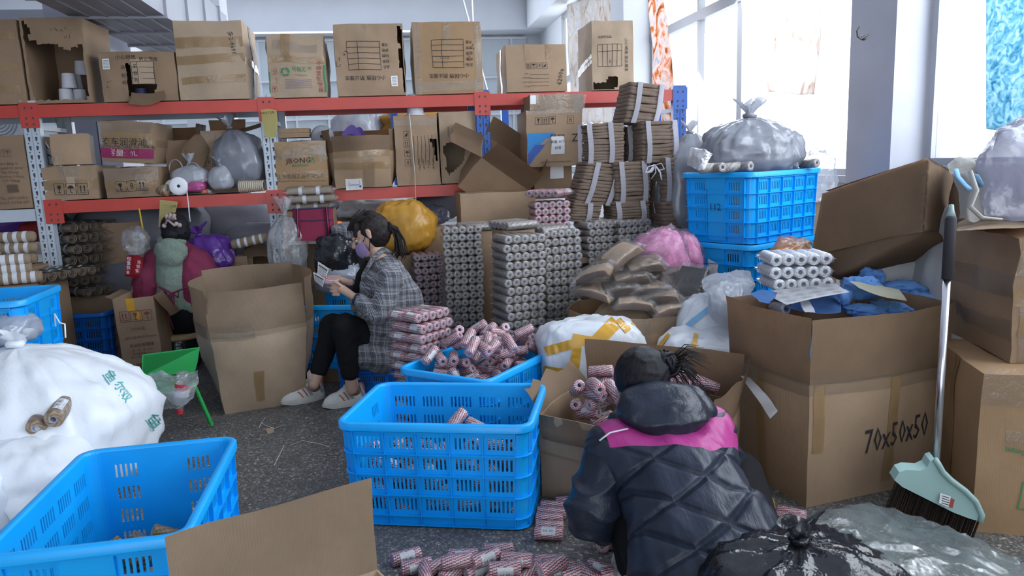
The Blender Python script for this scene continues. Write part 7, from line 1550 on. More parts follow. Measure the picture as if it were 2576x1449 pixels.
for k, (x, y, Y, rx_, t) in enumerate(((1680, 655, 4.35, .15, 'bigger pink cloth bundle tied with string in clear film'), (1730, 635, 4.5, .11, 'smaller pink cloth bundle against the crate tower'))):
    q = at(x, y, Y); o = lump('pink_bundle', t, (q.x, q.y, q.z - .12), rx_, .13, .16 - .03 * k, PINKC, 'cloth bundle', seed=46 + k, ridge=.12, na=.12, ex=.7, tilt=(0, R(-18), 0))
    o2 = lump('film', None, (0, 0, 0), rx_ * 1.08, .14, .168 - .03 * k, FILM, seed=48 + k, ridge=.12, na=.16, ex=.7, parent=o); 
    bm = bmesh.new(); tube(bm, [(-.03, -.125, .0), (-.02, -.145, .06), (.01, -.12, .125), (.03, -.02, .16), (.04, .1, .14)], .0025, 5); fin('string', bm, STRAP, o, True)
q = at(1700, 640, 4.5); carton('plain carton under the pink cloth bundles', (q.x, 4.48, 0), .4, .3, at(1680, 690, 4.4).z - .06, 12, CARD2, res=2)
o = lump('woven_sack', 'white woven sack with a blue stripe between parcel and huge carton', (at(1800, 900, 3.75).x, 3.80, 0), .21, .20, .36, WOVW, 'sack', seed=51, ridge=.05, na=.1, ex=.7)
bm = tapeon(o, (1730, 820), (1800, 765), 14)
if bm.faces: fin('blue_stripe', bm, MATS['pale_blue_stripe'], o, True)
drape('plastic_sheet', 'thin white plastic sheet bunched over the striped woven sack', 'plastic', [[at(1765, 710, 3.85), at(1800, 690, 3.9), at(1850, 685, 3.9), at(1890, 690, 3.85)], [at(1775, 740, 3.6), at(1810, 730, 3.6), at(1855, 725, 3.65), at(1898, 720, 3.7)], [at(1785, 780, 3.55), at(1815, 780, 3.5), at(1850, 790, 3.5), at(1880, 780, 3.55)], [at(1800, 820, 3.52), at(1825, 825, 3.48), at(1845, 830, 3.48), at(1850, 820, 3.5)]], film('thin_white_film', (.70, .73, .80), .85, .3, 10, .8, .08), .002, 30, 30, .02, 10, 7)
drape('amber_film', 'crumpled amber plastic film at the foot of the crate tower', 'plastic', [[at(1925, 655, 3.85), at(1960, 600, 4.0), at(2010, 600, 4.05), at(2042, 612, 4.0)], [at(1922, 672, 3.7), at(1960, 640, 3.7), at(2005, 635, 3.72), at(2038, 640, 3.8)], [at(1925, 690, 3.62), at(1960, 690, 3.6), at(2000, 690, 3.6), at(2035, 680, 3.7)]], film('amber_film_m', (.80, .36, .04), .85, .2, 9, .8, .1), .002, 26, 26, .02, 9, 2)
# on top of the crate tower
tz = 3 * (CH + .006) + .004
o = lump('refuse_bag', 'huge translucent grey knotted bag on top of the crate tower', (SP.x - .02, SP.y, tz - .05), .31, .26, .185, GREYBAG, 'bag', seed=61, knot=.03, folds=13, fa=.07, ridge=.09, na=.08, ex=.8, tuft=(.14, .085), res=96)
o = lump('refuse_bag', 'second grey plastic bag behind the crate tower on the cloth bench', (at(1740, 340, 5.2).x, 5.25, .75), .26, .22, .38, GREYBAG, 'bag', seed=62, knot=.02, folds=9, ridge=.06)
lump('clear_bag', 'clear crumpled bag behind the grey bag near the pier', (at(2040, 350, 4.95).x - .0, 4.9, 1.05), .13, .14, .18, CLEARBAG, 'bag', seed=63, ridge=.12, na=.2)
carton('plain carton behind the crate tower by the window', (at(2020, 400, 4.95).x, 5.0, 0), .4, .3, 1.06, 9, CARD, res=3)
carton('turned carton with handwriting behind the knot of the grey bag', (at(1835, 300, 4.98).x, 5.02, 1.06), .36, .25, .42, -10, CARD3, rough=.01, prints=[('scrawl', 'F', .5, .7, .03, 4, BROWNINK)], rot=(0, R(8), R(10)))
carton('plain carton standing behind the crate tower under the handwritten one', (at(1835, 400, 4.98).x, 5.05, 0), .42, .32, 1.055, 9, CARD, res=3)
carton('warm brown carton side behind the grey bag facing the window', (at(1935, 300, 4.9).x, 4.98, 1.06), .20, .2, .34, 20, CARD4)
for k, (x, y, me_, t, yaw) in enumerate(((1872, 425, None, 'grey twine roll with white end face under the grey bag', -60), (1840, 428, None, 'grey twine roll lying beside the white-faced roll', 10), (1805, 425, None, 'film-wrapped grey roll at the near corner of the crate tower', -70), (1785, 428, None, 'darker grey roll at the corner of the crate tower', 20), (2038, 418, None, 'white-faced roll at the far end of the crate tower', -60), (1985, 428, None, 'grey roll half under the grey bag', -30))):
    q = at(x, y, 4.38 if k < 4 else 4.62); loose_roll(t, (q.x, q.y + .02, tz + .028), axisrot((math.cos(R(yaw)), math.sin(R(yaw)), .05)), None, ROLL_GREY, False, k % 2 == 0, s=1.15)
drape('plastic_sheet', 'clear plastic offcut hanging at the corner of the crate tower', 'plastic', [[at(1738, 370, 4.5), at(1770, 375, 4.4), at(1790, 385, 4.4)], [at(1732, 395, 4.45), at(1760, 400, 4.32), at(1785, 405, 4.33)], [at(1728, 420, 4.45), at(1755, 428, 4.3), at(1775, 430, 4.3)]], CLEARBAG, .001, 18, 18, .012, 14, 4)
# bags at the bottom right
CB = film('clear_sheet_film', (.30, .36, .37), .55, .2, 6, .8, .14)
drape('plastic_sheet', 'large crumpled translucent plastic bag on the floor in the bottom corner', 'plastic', [[at(2020, 1330, 2.10), at(2120, 1272, 2.25), at(2200, 1262, 2.30), at(2300, 1300, 2.2), at(2440, 1360, 2.05), at(2560, 1400, 1.95)], [at(2010, 1390, 1.9), at(2120, 1330, 1.95), at(2220, 1320, 2.0), at(2320, 1360, 1.95), at(2460, 1400, 1.85), at(2600, 1440, 1.8)], [at(2060, 1470, 1.75), at(2140, 1430, 1.75), at(2240, 1420, 1.75), at(2360, 1440, 1.75), at(2480, 1470, 1.7), at(2620, 1500, 1.7)], [at(2100, 1600, 1.7), at(2180, 1600, 1.65), at(2280, 1600, 1.65), at(2400, 1620, 1.65), at(2520, 1640, 1.65), at(2640, 1640, 1.65)]], CB, .003, 50, 50, .03, 6, 5)
q = at(2020, 1449, 1.72); lump('black_bag', 'glossy black plastic bag of rolls in the bottom corner', (q.x, q.y + .02, -.0), .32, .22, .21, BLACKBAG, 'bag', seed=71, ridge=.10, na=.12, knot=.02, folds=9, tuft=(.10, .05), res=80, rot=.4)
# ================================================================ foreground cardboard, left foreground
FT = Vector((math.cos(R(35)), math.sin(R(35)), 0)); FN = Vector((math.sin(R(35)), -math.cos(R(35)), 0))
mp = (gnd(410, 1350, .55) + gnd(930, 1195, .55)) / 2; fw = (gnd(410, 1350, .55) - gnd(930, 1195, .55)).length; mp.z = 0; fc = mp + FN * .21
carton('foreground open carton with its tall back flap raised at the bottom edge', fc, fw, .40, .27, 35, CARD3, True, [('B', 0, .28), ('R', 172, .12), ('F', 120, .2)], .006, .0, rough=.005, res=8)
SACK = mat('white_sack_film', (.78, .82, .88), .42, .04, 6, .35, 60, .006)
o = lump('white_sack', 'big white woven sack with knotted neck beside the lower-corner crate', (-2.17, 3.15, 0), .52, .42, .33, SACK, 'sack', seed=81, knot=.03, folds=13, fa=.05, ridge=.06, na=.06, ex=.75, tuft=(.10, .05), res=96)
bm = bmesh.new(); tube(bm, [at(140, 820, 3.15), at(138, 790, 3.1), at(150, 812, 3.1), at(163, 815, 3.12), at(165, 850, 3.1)], .0035, 6); q_ = fin('tie_cord', bm, WHITE, o, True); q_.location = -o.location
TEAL = mat('teal_print', (.10, .45, .42), .6)
for k, (x, y, s_, rr_) in enumerate(((212, 890, .06, 60), (275, 950, .06, 55), (300, 975, .05, 55), (315, 998, .05, 50), (385, 1062, .07, 50), (398, 1085, .05, 45))):
    V, Fc = textmesh('双鱼尔'[k % 3], s_); bm = bmesh.new(); cr_, sr_ = math.cos(R(-rr_)), math.sin(R(-rr_))
    from mathutils.bvhtree import BVHTree
    if k == 0: TR_ = BVHTree.FromPolygons([o.location + v.co for v in o.data.vertices], [p.vertices for p in o.data.polygons])
    ok = []
    for a_, b_ in V:
        sc_ = 1860 / 3.2; px, py = x + (a_ * cr_ - b_ * sr_) * sc_, y - (a_ * sr_ + b_ * cr_) * sc_; h = TR_.ray_cast(CAM, ray(px, py).normalized()); ok.append(h[0] + h[1] * .003 - o.location if h[0] else None)
    if all(q is not None for q in ok):
        vs = [bm.verts.new(q) for q in ok]; [bm.faces.new([vs[j] for j in f]) for f in Fc]; fin('printed_mark', bm, TEAL, o)
    else: bm.free()
lump('white_sack', 'white sack lying in front with a sagging fold by the crate', (-1.96, 2.78, 0), .29, .26, .21, SACK, 'sack', seed=84, ridge=.07, na=.12, ex=.75, res=60)
lump('white_sack', 'white sack at the picture edge beside the lower-corner crate', (-2.2, 2.42, 0), .34, .30, .24, SACK, 'sack', seed=86, ridge=.06, na=.1, ex=.75, res=60)
lump('white_sack', 'white sack at the picture edge behind the two brown rolls', (-2.55, 2.95, .0), .34, .3, .31, SACK, 'sack', seed=88, ridge=.06, na=.1, ex=.75, res=60)
lump('foil_bag', 'silvery grey film bag at the picture edge on the sacks', (at(10, 815, 3.5).x, 3.5, at(10, 840, 3.5).z - .05), .14, .13, .08, film('silver_film', (.55, .6, .68), .85, .18, 8, .8, .05), 'bag', seed=89, ridge=.08)
ROLL_JUTE = rollmesh('roll_jute', .036, .135, .012, TW_BROWN, 26); SLV2 = filmsleeve(.036, .135, 4)
for k, (x0, y0, x1, y1, t) in enumerate((((88), 1082, 112, 1030, 'shorter brown film-wrapped roll lying on the white sacks'), (132, 1058, 165, 1012, 'taller brown film-wrapped roll with torn label on the white sacks'))):
    a, b = at(x0, y0, 2.78), at(x1, y1, 2.92); o = link('brown_roll', ROLL_JUTE); o.location = (a + b) / 2 + Vector((0, 0, .0)); o.rotation_euler = axisrot(a - b); lab(o, t, 'twine roll'); link('film', SLV2, o)
    if k: c = link('torn_label', labelmesh(.0365, .08, .5), o); c.rotation_euler = (0, 0, R(-20))
# tall printed carton
ct = gnd(318, 975, 0); a_ = R(8); cc = Vector((ct.x, ct.y, 0)) + Vector((math.cos(a_), math.sin(a_), 0)) * .123 + Vector((-math.sin(a_), math.cos(a_), 0)) * .2
RDK = mat('red_brown_ink', (.22, .055, .04), .7)
carton('tall narrow carton printed with red packing symbols and 10000', cc, .255, .36, .60, 8, CARD, True, [('R', 150, .17), ('L', 70, .06), ('B', 20, .05)], .006, .0, rough=.006, rot=(0, R(-2), R(8)),
       tapes=[('F', .44, .86, .44, 1.0, .05, YT), ('F', .5, .80, .66, .80, .05, YT)],
       prints=[('i', 'F', .52, .80, .058, ['up', 'glass', 'umbrella'], RDK), ('t', 'F', .52, .655, .026, '10000支', RDK), ('t', 'F', .55, .56, .026, '(450x248x570)mm', RDK), ('t', 'F', .55, .465, .026, '吸烟有害健康', RDK), ('t', 'F', .55, .41, .017, '焦    油    量:  8mg', RDK), ('t', 'F', .55, .37, .017, '烟气烟碱量:0.9mg', RDK), ('t', 'F', .55, .33, .017, '烟气一氧化碳量:10mg', RDK), ('r', 'F', .5, .2, .1, 'bars', RDK)])
# the wide bulging carton in the middle
carton('broad open carton marked 60X45X50 with bulging tape-mended walls', (-1.60, 4.50, 0), .46, .58, .50, 22, CARD3, True, [('F', -1, .24), ('L', 3, .25), ('R', 2, .27), ('B', 3, .28)], .03, .05, taper=.16, rough=.008, tapes=[('F', -.02, .99, .45, 1.0, .09, TAPE), ('L', .3, .99, 1, .99, .08, TAPE), ('F', .45, .1, .45, .5, .05), ('F', 0, .96, 1, .98, .03, TAPE)], prints=[], res=10)
CM = [o for o in bpy.data.objects if o.get('label', '').startswith('broad open carton')][0]
V, Fc = textmesh('60X45X50', .040); bm = bmesh.new(); 
TRm = None
dgc = bpy.context.evaluated_depsgraph_get(); bpy.context.view_layer.update()
fl_ = [c for c in CM.children if c.name.startswith('flap')][0]; TRm = BVHTree.FromPolygons([CM.matrix_world @ v.co for v in fl_.data.vertices], [p.vertices for p in fl_.data.polygons])
pts = []
for a__, b__ in V:
    h = TRm.ray_cast(CAM, ray(657 + a__ * 440, 718 - b__ * 440 * 1.1).normalized()); pts.append(CM.matrix_world.inverted() @ (h[0] + (CAM - h[0]).normalized() * .006) if h[0] else None)
if all(p is not None for p in pts): vs = [bm.verts.new(p) for p in pts]; [bm.faces.new([vs[j] for j in f]) for f in Fc]; fin('printed_mark', bm, INK, CM)
# green folding stool, bottle, bag
GRN = mat('green_plastic', (.03, .42, .09), .38, .06, 4, .1, 60)
root = empty('folding_stool', (0, 0, 0), 0, 'small bright green plastic folding stool with a slanted back', 'stool')
YG = 3.92
def slab(pts, th, nm, m, bev=.006):
    bm = bmesh.new(); bm.faces.new([bm.verts.new(p) for p in pts]); bmesh.ops.solidify(bm, geom=bm.faces[:], thickness=th); bmesh.ops.bevel(bm, geom=bm.edges[:], offset=bev, segments=2, affect='EDGES'); return fin(nm, bm, m, root, R(35))
slab([at(358, 892, YG), at(503, 873, YG + .02), at(497, 912, YG - .02), at(490, 938, YG - .03), at(356, 948, YG - .05)], .02, 'backrest', GRN)
slab([at(350, 955, YG - .06), at(490, 940, YG - .02), at(480, 985, YG - .22), at(352, 1000, YG - .26)], .02, 'seat', GRN)
for a, b in (((482, 955, YG - .05), (533, 1070, YG - .05)), ((462, 990, YG), (450, 1038, YG + .12)), ((345, 955, YG - .02), (334, 1000, YG - .02)), ((350, 985, YG + .05), (372, 1050, YG + .12))):
    p0, p1 = at(*a), at(*b); p1 = gnd(b[0], b[1], .012); bm = bmesh.new(); beam(bm, p0, p1, .026, .018); bmesh.ops.bevel(bm, geom=bm.edges[:], offset=.004, segments=2, affect='EDGES'); fin('leg', bm, GRN, root, R(35))
bm = bmesh.new(); beam(bm, at(335, 958, YG - .1), at(352, 1000, YG - .1), .05, .04); bmesh.ops.bevel(bm, geom=bm.edges[:], offset=.012, segments=2, affect='EDGES'); fin('hinge_block', bm, GRN, root, R(35))
drape('clear_bag', 'clear plastic bag slung over the seat of the green folding stool', 'bag', [[at(352, 955, 3.68), at(400, 935, 3.72), at(450, 945, 3.70), at(500, 930, 3.72)], [at(358, 1000, 3.58), at(405, 985, 3.58), at(445, 990, 3.56), at(498, 960, 3.62)], [at(372, 1025, 3.6), at(410, 1030, 3.58), at(440, 1035, 3.56), at(485, 1000, 3.6)]], FILM2, .001, 26, 26, .02, 9, 6)
b0 = at(452, 1040, 3.62); b1 = at(462, 935, 3.62); root = empty('water_bottle', b0, 0, 'upside-down clear water bottle with red cap and red white label', 'bottle', rot=axisrot(b1 - b0)); BL_ = (b1 - b0).length
PET = film('clear_bottle', (.8, .85, .9), .12, .08, 20, .2)
k_ = BL_ / .205
bm = bmesh.new(); lathe(bm, [(.012 * k_, .018 * k_), (.013 * k_, .03 * k_), (.030 * k_, .07 * k_), (.032 * k_, .08 * k_), (.030 * k_, .085 * k_), (.032 * k_, .09 * k_), (.032 * k_, .15 * k_), (.030 * k_, .155 * k_), (.032 * k_, .165 * k_), (.030 * k_, .200 * k_), (.02 * k_, .205 * k_), (0, .200 * k_)], 20); fin('bottle_shell', bm, PET, root, True)
bm = bmesh.new(); lathe(bm, [(0, 0), (.015 * k_, 0), (.015 * k_, .018 * k_), (0, .018 * k_)], 20); fin('cap', bm, mat('red_cap', (.6, .03, .05), .4), root, R(40))
bm = bmesh.new(); lathe(bm, [(.0328 * k_, .088 * k_), (.0328 * k_, .120 * k_)], 20); fin('white_label_band', bm, PAPER, root, True)
bm = bmesh.new(); lathe(bm, [(.0328 * k_, .1205 * k_), (.0328 * k_, .150 * k_)], 20); fin('red_label_band', bm, MATS['red_cap'], root, True)
bm = bmesh.new(); bm.faces.new([bm.verts.new((x * k_, -.0335 * k_, z * k_)) for x, z in ((-.010, .112), (.010, .112), (0, .094))]); fin('printed_mark', bm, GREENINK, root)
# litter: wisps of thread and tape on the floor
for k, pts in enumerate((((655, 1062), (668, 1070), (690, 1078), (715, 1068)), ((730, 1120), (760, 1108), (800, 1115), (830, 1125)), ((652, 1075), (660, 1060), (668, 1050)), ((560, 1005), (600, 1010), (640, 1000)), ((690, 1170), (705, 1140), (715, 1120)))):
    bm = bmesh.new(); tube(bm, [gnd(x, y, .002) for x, y in pts], .0018, 4, flat=.4); o = fin('thread_scrap', bm, WHITE, None, True); lab(o, ['pale thread scrap on the floor near the white trainers', 'long pale thread scrap in the middle of the bare floor', 'short curved thread scrap beside the torn card scrap', 'thread scrap lying by the broad bulging carton', 'faint thread scrap near the central crate'][k], 'scrap')
bm = bmesh.new(); bm.faces.new([bm.verts.new(gnd(x, y, .002)) for x, y in ((674, 1092), (688, 1088), (690, 1074), (668, 1078))]); lab(fin('card_scrap', bm, CARD3), 'small torn tan card scrap on the floor', 'scrap')
# ================================================================ under and behind the rack
def lumpat(name, label, px, py, Y, rx, ry, rz, m, cat='bag', **k):
    q = at(px, py, Y); return lump(name, label, (q.x, q.y, q.z), rx, ry, rz, m, cat, **k)
GCLOTH = mat('grey_padding', (.16, .16, .19), .9, .1, 4, .3, 20, .01); LCL = mat('pale_felt', (.33, .32, .37), .9, .06, 6, .3, 80, .004)
lumpat('padded_sack', 'dark grey padded sack lying across under the rack', 370, 640, 5.95, .50, .35, .24, GCLOTH, 'sack', seed=101)
lumpat('padded_sack', 'lighter grey padded sack on the dark one under the rack', 355, 570, 6.0, .42, .3, .12, mat('lighter_padding', (.26, .26, .32), .9, .1, 4, .3, 20, .01), 'sack', seed=102)
lumpat('padded_sack', 'low dark sack at floor level beneath the padded sacks', 380, 760, 5.9, .55, .38, .22, GCLOTH, 'sack', seed=103)
carton('open dark carton behind the tall jute pile', (at(290, 700, 5.75).x, 5.75, 0), .55, .4, 1.05, 12, CARD2, True, [('L', 40, .2), ('B', 10, .12)])
lumpat('felt_pile', 'arched pale grey felt sheets stacked below the sewing table', 615, 640, 6.35, .44, .3, .25, LCL, 'felt', seed=105, ridge=.02, na=.04)
lumpat('felt_pile', 'second pale felt fold leaning against the rack post', 655, 650, 6.1, .26, .22, .16, LCL, 'felt', seed=106, ridge=.03, na=.04)
carton('plain carton carrying the pale felt sheets', (at(620, 700, 6.4).x, 6.42, 0), .9, .5, at(615, 640, 6.35).z - .01, 9, CARD2, res=3)
lumpat('carrier_bag', 'shiny violet plastic bag beside the back-turned woman', 545, 690, 5.50, .19, .15, .15, VIOLETBAG, 'bag', seed=107, knot=.02, folds=11, ridge=.14, na=.12, tuft=(.12, .06), tilt=(0, R(-18), 0))
lumpat('carrier_bag', 'violet plastic bag behind the banded bales at the picture edge', 40, 590, 5.9, .30, .2, .16, VIOLETBAG, 'bag', seed=108, ridge=.08)
lumpat('red_cloth', 'crumpled red cloth by the perforated post', 92, 620, 5.55, .10, .08, .10, mat('red_cloth', (.32, .02, .03), .8), 'cloth', seed=109, ridge=.1)
q = at(98, 625, 5.3); bm = bmesh.new(); lathe(bm, [(0, 0), (.03, 0), (.04, .09), (.038, .09), (.028, .006), (0, .006)], 20); o = fin('paper_cup', bm, PAPER, None, True); o.location = q + Vector((0, 0, -.04)); lab(o, 'pale paper cup beside the crumpled red cloth', 'cup')
YW = 5.62
tb = at(600, 730, YW); root = empty('work_table', (tb.x, YW + .05, 0), TH, 'cluttered low work table in front of the back-turned woman', 'table')
tz_ = at(600, 712, 5.5).z; bm = bmesh.new(); bx(bm, (-.55, -.30, tz_ - .03), (.55, .30, tz_)); fin('table_top', bm, WOOD, root)
for x in (-.5, .45):
    for y in (-.26, .21): bm = bmesh.new(); bx(bm, (x, y, 0), (x + .05, y + .05, tz_ - .03)); fin('leg', bm, DARKSTEEL, root)
carton('small tan carton with a pale red square on the work table', (at(585, 690, 5.45).x, 5.56, tz_ + .002), .20, .16, at(585, 648, 5.45).z - tz_, 6, CARD, prints=[('i', 'F', .5, .45, .10, ['none'], mat('faint_red', (.35, .14, .09), .8))])
carton('wide open dirty carton of scraps on the work table', (at(650, 700, 5.55).x, 5.62, tz_ + .002), .28, .24, .10, 12, CARD2, True, [('B', 25, .16), ('R', 30, .14), ('L', 35, .14), ('F', 80, .06)])
fold_ = lambda t, pts, m, th=.004, cat='cardboard', name='cardboard_flap': jsheet(name, t, cat, [[at(*q) for q in r] for r in pts], m, .003, th=th)
fold_('bent brown carton flap sticking up on the work table', [[(612, 630, 5.55), (655, 612, 5.6), (680, 628, 5.6)], [(615, 650, 5.5), (660, 645, 5.5), (690, 655, 5.5)]], CARD2)
fold_('brown carton lid leaning over the banded roll', [[(550, 625, 5.6), (600, 600, 5.7), (650, 596, 5.7)], [(545, 655, 5.55), (590, 628, 5.55), (650, 612, 5.6)]], CARD2)
p_ = at(630, 606, 5.5); root = empty('banded_bale', p_, R(28), 'single banded jute roll lying on the lid of the work table', 'cloth bale', rot=(0, R(-10), R(10)))
bm = bmesh.new(); lathe(bm, [(0, -.14), (.03, -.138), (.036, -.12), (.036, .12), (.03, .138), (0, .14)], 20, xf((0, 0, 0), ry=90)); fin('cloth_roll', bm, TW_BROWNF, root, True)
for x in (-.08, -.03, .03, .08): b2 = bmesh.new(); lathe(b2, [(.0366, x - .01), (.037, x), (.0366, x + .01)], 20, xf((0, 0, 0), ry=90)); fin('paper_band', b2, JLAB, root, True)
p_ = at(583, 695, 5.2); bm = bmesh.new(); bx(bm, (-.065, -.03, 0), (.03, .03, .045)); o = fin('tape_box', bm, mat('violet_print', (.06, .03, .22), .5)); o.location = (p_.x, p_.y + .18, tz_ + .002); lab(o, 'small dark violet and orange box at the table edge', 'box')
bm = bmesh.new(); bx(bm, (.0305, -.03, 0), (.055, .03, .045)); fin('orange_end', bm, mat('orange_print', (.7, .2, .03), .5), o)
for k, (x, y, t) in enumerate(((625, 678, 'white paper scrap on the scrap carton'), (640, 672, 'second white paper scrap beside the first on the table'))):
    fold_(t, [[(x - 18, y - 4, 5.38), (x + 8, y - 8, 5.42)], [(x - 14, y + 4, 5.34), (x + 14, y + 2, 5.36)]], PAPER, .001, 'paper', 'paper_scrap')
# red bag with white characters
q0 = [[at(320, 645, 5.15), at(340, 640, 5.15), at(362, 648, 5.15)], [at(318, 680, 5.12), at(338, 682, 5.1), at(358, 690, 5.12)], [at(315, 695, 5.12), at(330, 698, 5.1), at(350, 702, 5.12)]]
o = drape('gift_bag', 'red bag printed with white characters standing beside the jute packs', 'bag', q0, mat('gift_red', (.45, .015, .03), .4), .03, 12, 12, .006, 8, 4)
bm = bmesh.new()
for k, (x, y, s_, ch) in enumerate(((325, 652, .032, '你'), (324, 663, .032, '爱'), (323, 674, .03, '我'), (322, 686, .026, '爱'), (350, 660, .026, '是'), (348, 671, .026, '甜'), (345, 682, .026, '蜜'))):
    V, Fc = textmesh(ch, s_); c_ = at(x, y, 5.07); vs = [bm.verts.new((c_.x + a, c_.y, c_.z + b)) for a, b in V]; [bm.faces.new([vs[j] for j in f]) for f in Fc]
fin('printed_mark', bm, PAPER, o)
lumpat('clear_bag', 'clear crinkled film bag poking out above the red gift bag', 345, 640, 5.2, .08, .07, .10, CLEARBAG, 'bag', seed=111, ridge=.15, na=.2)
# notes hanging on the rack
def note(label, pts, Y, lines, hand=None):
    n = [[at(x, y, Y) for x, y in r] for r in pts]; o = jsheet('paper_note', label, 'note', n, YPAPER, .002)
    bm = bmesh.new(); A_, B_, C_, D_ = n[0][0], n[0][-1], n[-1][0], n[-1][-1]
    for i in range(lines):
        v = .15 + .7 * i / lines; a, b = A_.lerp(C_, v), B_.lerp(D_, v); p0, p1 = a.lerp(b, .12), a.lerp(b, .85); f = Vector((0, -.006, 0)); bm.faces.new([bm.verts.new(q + f) for q in (p0, p1, p1 + Vector((0, 0, -.002)), p0 + Vector((0, 0, -.002)))])
    if lines: fin('ruled_line', bm, mat('faint_line', (.45, .42, .22), .8), o)['kind'] = 'stuff'
    if hand:
        V, Fc = textmesh(hand[0], hand[1]); c_ = at(hand[2], hand[3], Y - .008); bm = bmesh.new(); vs = [bm.verts.new((c_.x + a, c_.y, c_.z + b)) for a, b in V]; [bm.faces.new([vs[j] for j in f]) for f in Fc]; fin('handwriting', bm, INK, o)
note('yellow paper sheet curling round the grey rack post', [[(657, 276), (675, 274), (696, 278)], [(660, 310), (678, 312), (698, 310)], [(668, 345), (682, 346), (694, 345)]], 5.44, 0, ('403217 2件', .022, 672, 284))
note('yellow handwritten list hanging above the hair of the back-turned woman', [[(402, 503), (425, 505), (448, 508)], [(401, 535), (422, 537), (440, 538)], [(399, 571), (415, 571), (428, 571)]], 5.3, 9, ('小件', .022, 436, 520))
bm = bmesh.new(); tube(bm, [at(350, 525, 5.3), at(358, 570, 5.28), at(368, 600, 5.25), at(372, 615, 5.24)], .006, 6); lab(fin('yellow_cord', bm, mat('yellow_cord_m', (.6, .42, .03), .6), None, True), 'thin yellow cord hanging beside the padded sacks', 'cord')
# lace strip hanging from shelf
bm = bmesh.new(); tube(bm, [at(470, 480, 5.35), at(474, 510, 5.33), at(477, 545, 5.3), at(479, 558, 5.3)], .010, 6, flat=.15); lab(fin('lace_strip', bm, STRAP, None, True), 'white lace strip hanging from the shelf over the hair', 'lace')
# sewing table and machine
ts = at(545, 552, 7.35); root = empty('sewing_table', (ts.x, ts.y, 0), TH, 'sewing table with pale wooden top and steel legs behind the rack', 'table')
bm = bmesh.new(); bx(bm, (-.42, -.25, ts.z - .03), (.55, .3, ts.z)); fin('table_top', bm, mat('pale_table', (.42, .33, .24), .5), root)
for x in (-.35, .45): bm = bmesh.new(); bx(bm, (x, -.2, 0), (x + .05, .25, ts.z - .03)); fin('leg', bm, GREYSTEEL, root)
root = empty('sewing_machine', at(560, 550, 7.35), R(9), 'industrial sewing machine on the far table', 'sewing machine'); STL = mat('machine_white', (.55, .56, .6), .35)
for nm, lo, hi in (('bed', (-.22, -.08, 0), (.2, .08, .03)), ('arm', (-.18, -.05, .16), (.18, .05, .24)), ('pillar', (.11, -.05, .03), (.19, .05, .17)), ('needle_head', (-.19, -.05, .08), (-.12, .05, .17))):
    bm = bmesh.new(); bx(bm, lo, hi); bmesh.ops.bevel(bm, geom=bm.edges[:], offset=.012, segments=2, affect='EDGES'); fin(nm, bm, STL if nm != 'needle_head' else DARKSTEEL, root, R(40))
bm = bmesh.new(); lathe(bm, [(0, 0), (.05, 0), (.05, .03), (0, .03)], 16, xf((.19, 0, .15), ry=90)); fin('hand_wheel', bm, SCIS, root, True)
q = at(576, 500, 7.45); bm = bmesh.new(); lathe(bm, [(0, 0), (.06, 0), (.045, .08), (0, .08)], 16); o = fin('thread_cone', bm, mat('yellow_thread', (.75, .5, .03), .6), None, True); o.location = (q.x, q.y, ts.z + .245); lab(o, 'yellow thread cone on the sewing machine', 'thread cone')
lumpat('grey_plastic_bag', 'dark grey bag beyond the sewing machine', 520, 520, 7.8, .2, .2, .16, GREYBAG, 'bag', seed=112)
carton('box with a thick black line behind the yellow list', (at(465, 545, 6.9).x, 6.95, 0), .3, .3, at(465, 505, 6.9).z, 12, CARD3, res=4)
# things behind the checked coat
MG = mat('cream_steel', (.45, .47, .42), .5)
wt = at(760, 595, 5.15); root = empty('small_cabinet', (wt.x + .17, wt.y + .25, 0), R(9), 'pale green steel table-cabinet under the burgundy tote bag', 'cabinet')
zc_ = at(780, 602, 5.15).z
bm = bmesh.new(); bx(bm, (-.30, -.26, zc_ - .03), (.40, .26, zc_)); fin('top', bm, mat('pale_laminate', (.6, .6, .58), .45), root)
for lo, hi in (((-.28, -.22, 0), (-.25, .22, zc_ - .03)), ((.35, -.22, 0), (.38, .22, zc_ - .03)), ((-.25, .20, 0), (.35, .22, zc_ - .03))): bm = bmesh.new(); bx(bm, lo, hi); fin('side_panel', bm, MG, root)
BT = mat('burgundy_canvas', (.20, .010, .045), .8, .1, 8, .4, 200, .003); NVT = mat('navy_trim', (.012, .018, .06), .7)
tb0 = at(792, 596, 5.08); root = empty('tote_bag', (tb0.x, tb0.y, zc_ + .002), R(9), 'burgundy canvas tote bag with navy trim on the steel cabinet', 'bag'); bw, bh = .26, at(792, 524, 5.08).z - zc_
bm = bmesh.new()
def bagf(u, v):
    a = u * 2 * math.pi; ca, sa = math.cos(a), math.sin(a); k = 1 - .12 * v + .04 * math.sin(v * 6); return Vector((bw / 2 * (1 + .04 * v) * math.copysign(abs(ca) ** .35, ca), .075 * k * (1 - .6 * v) * math.copysign(abs(sa) ** .5, sa), bh * v + .008 * noise.noise(Vector((ca * 2, sa * 2, v * 3)))))
grid(bm, bagf, 40, 14); fin('bag_body', bm, BT, root, True)
bm = bmesh.new(); tube(bm, [Vector(bagf(i / 40, .985)) for i in range(40)], .004, 5, closed=True); fin('top_trim', bm, NVT, root, True)
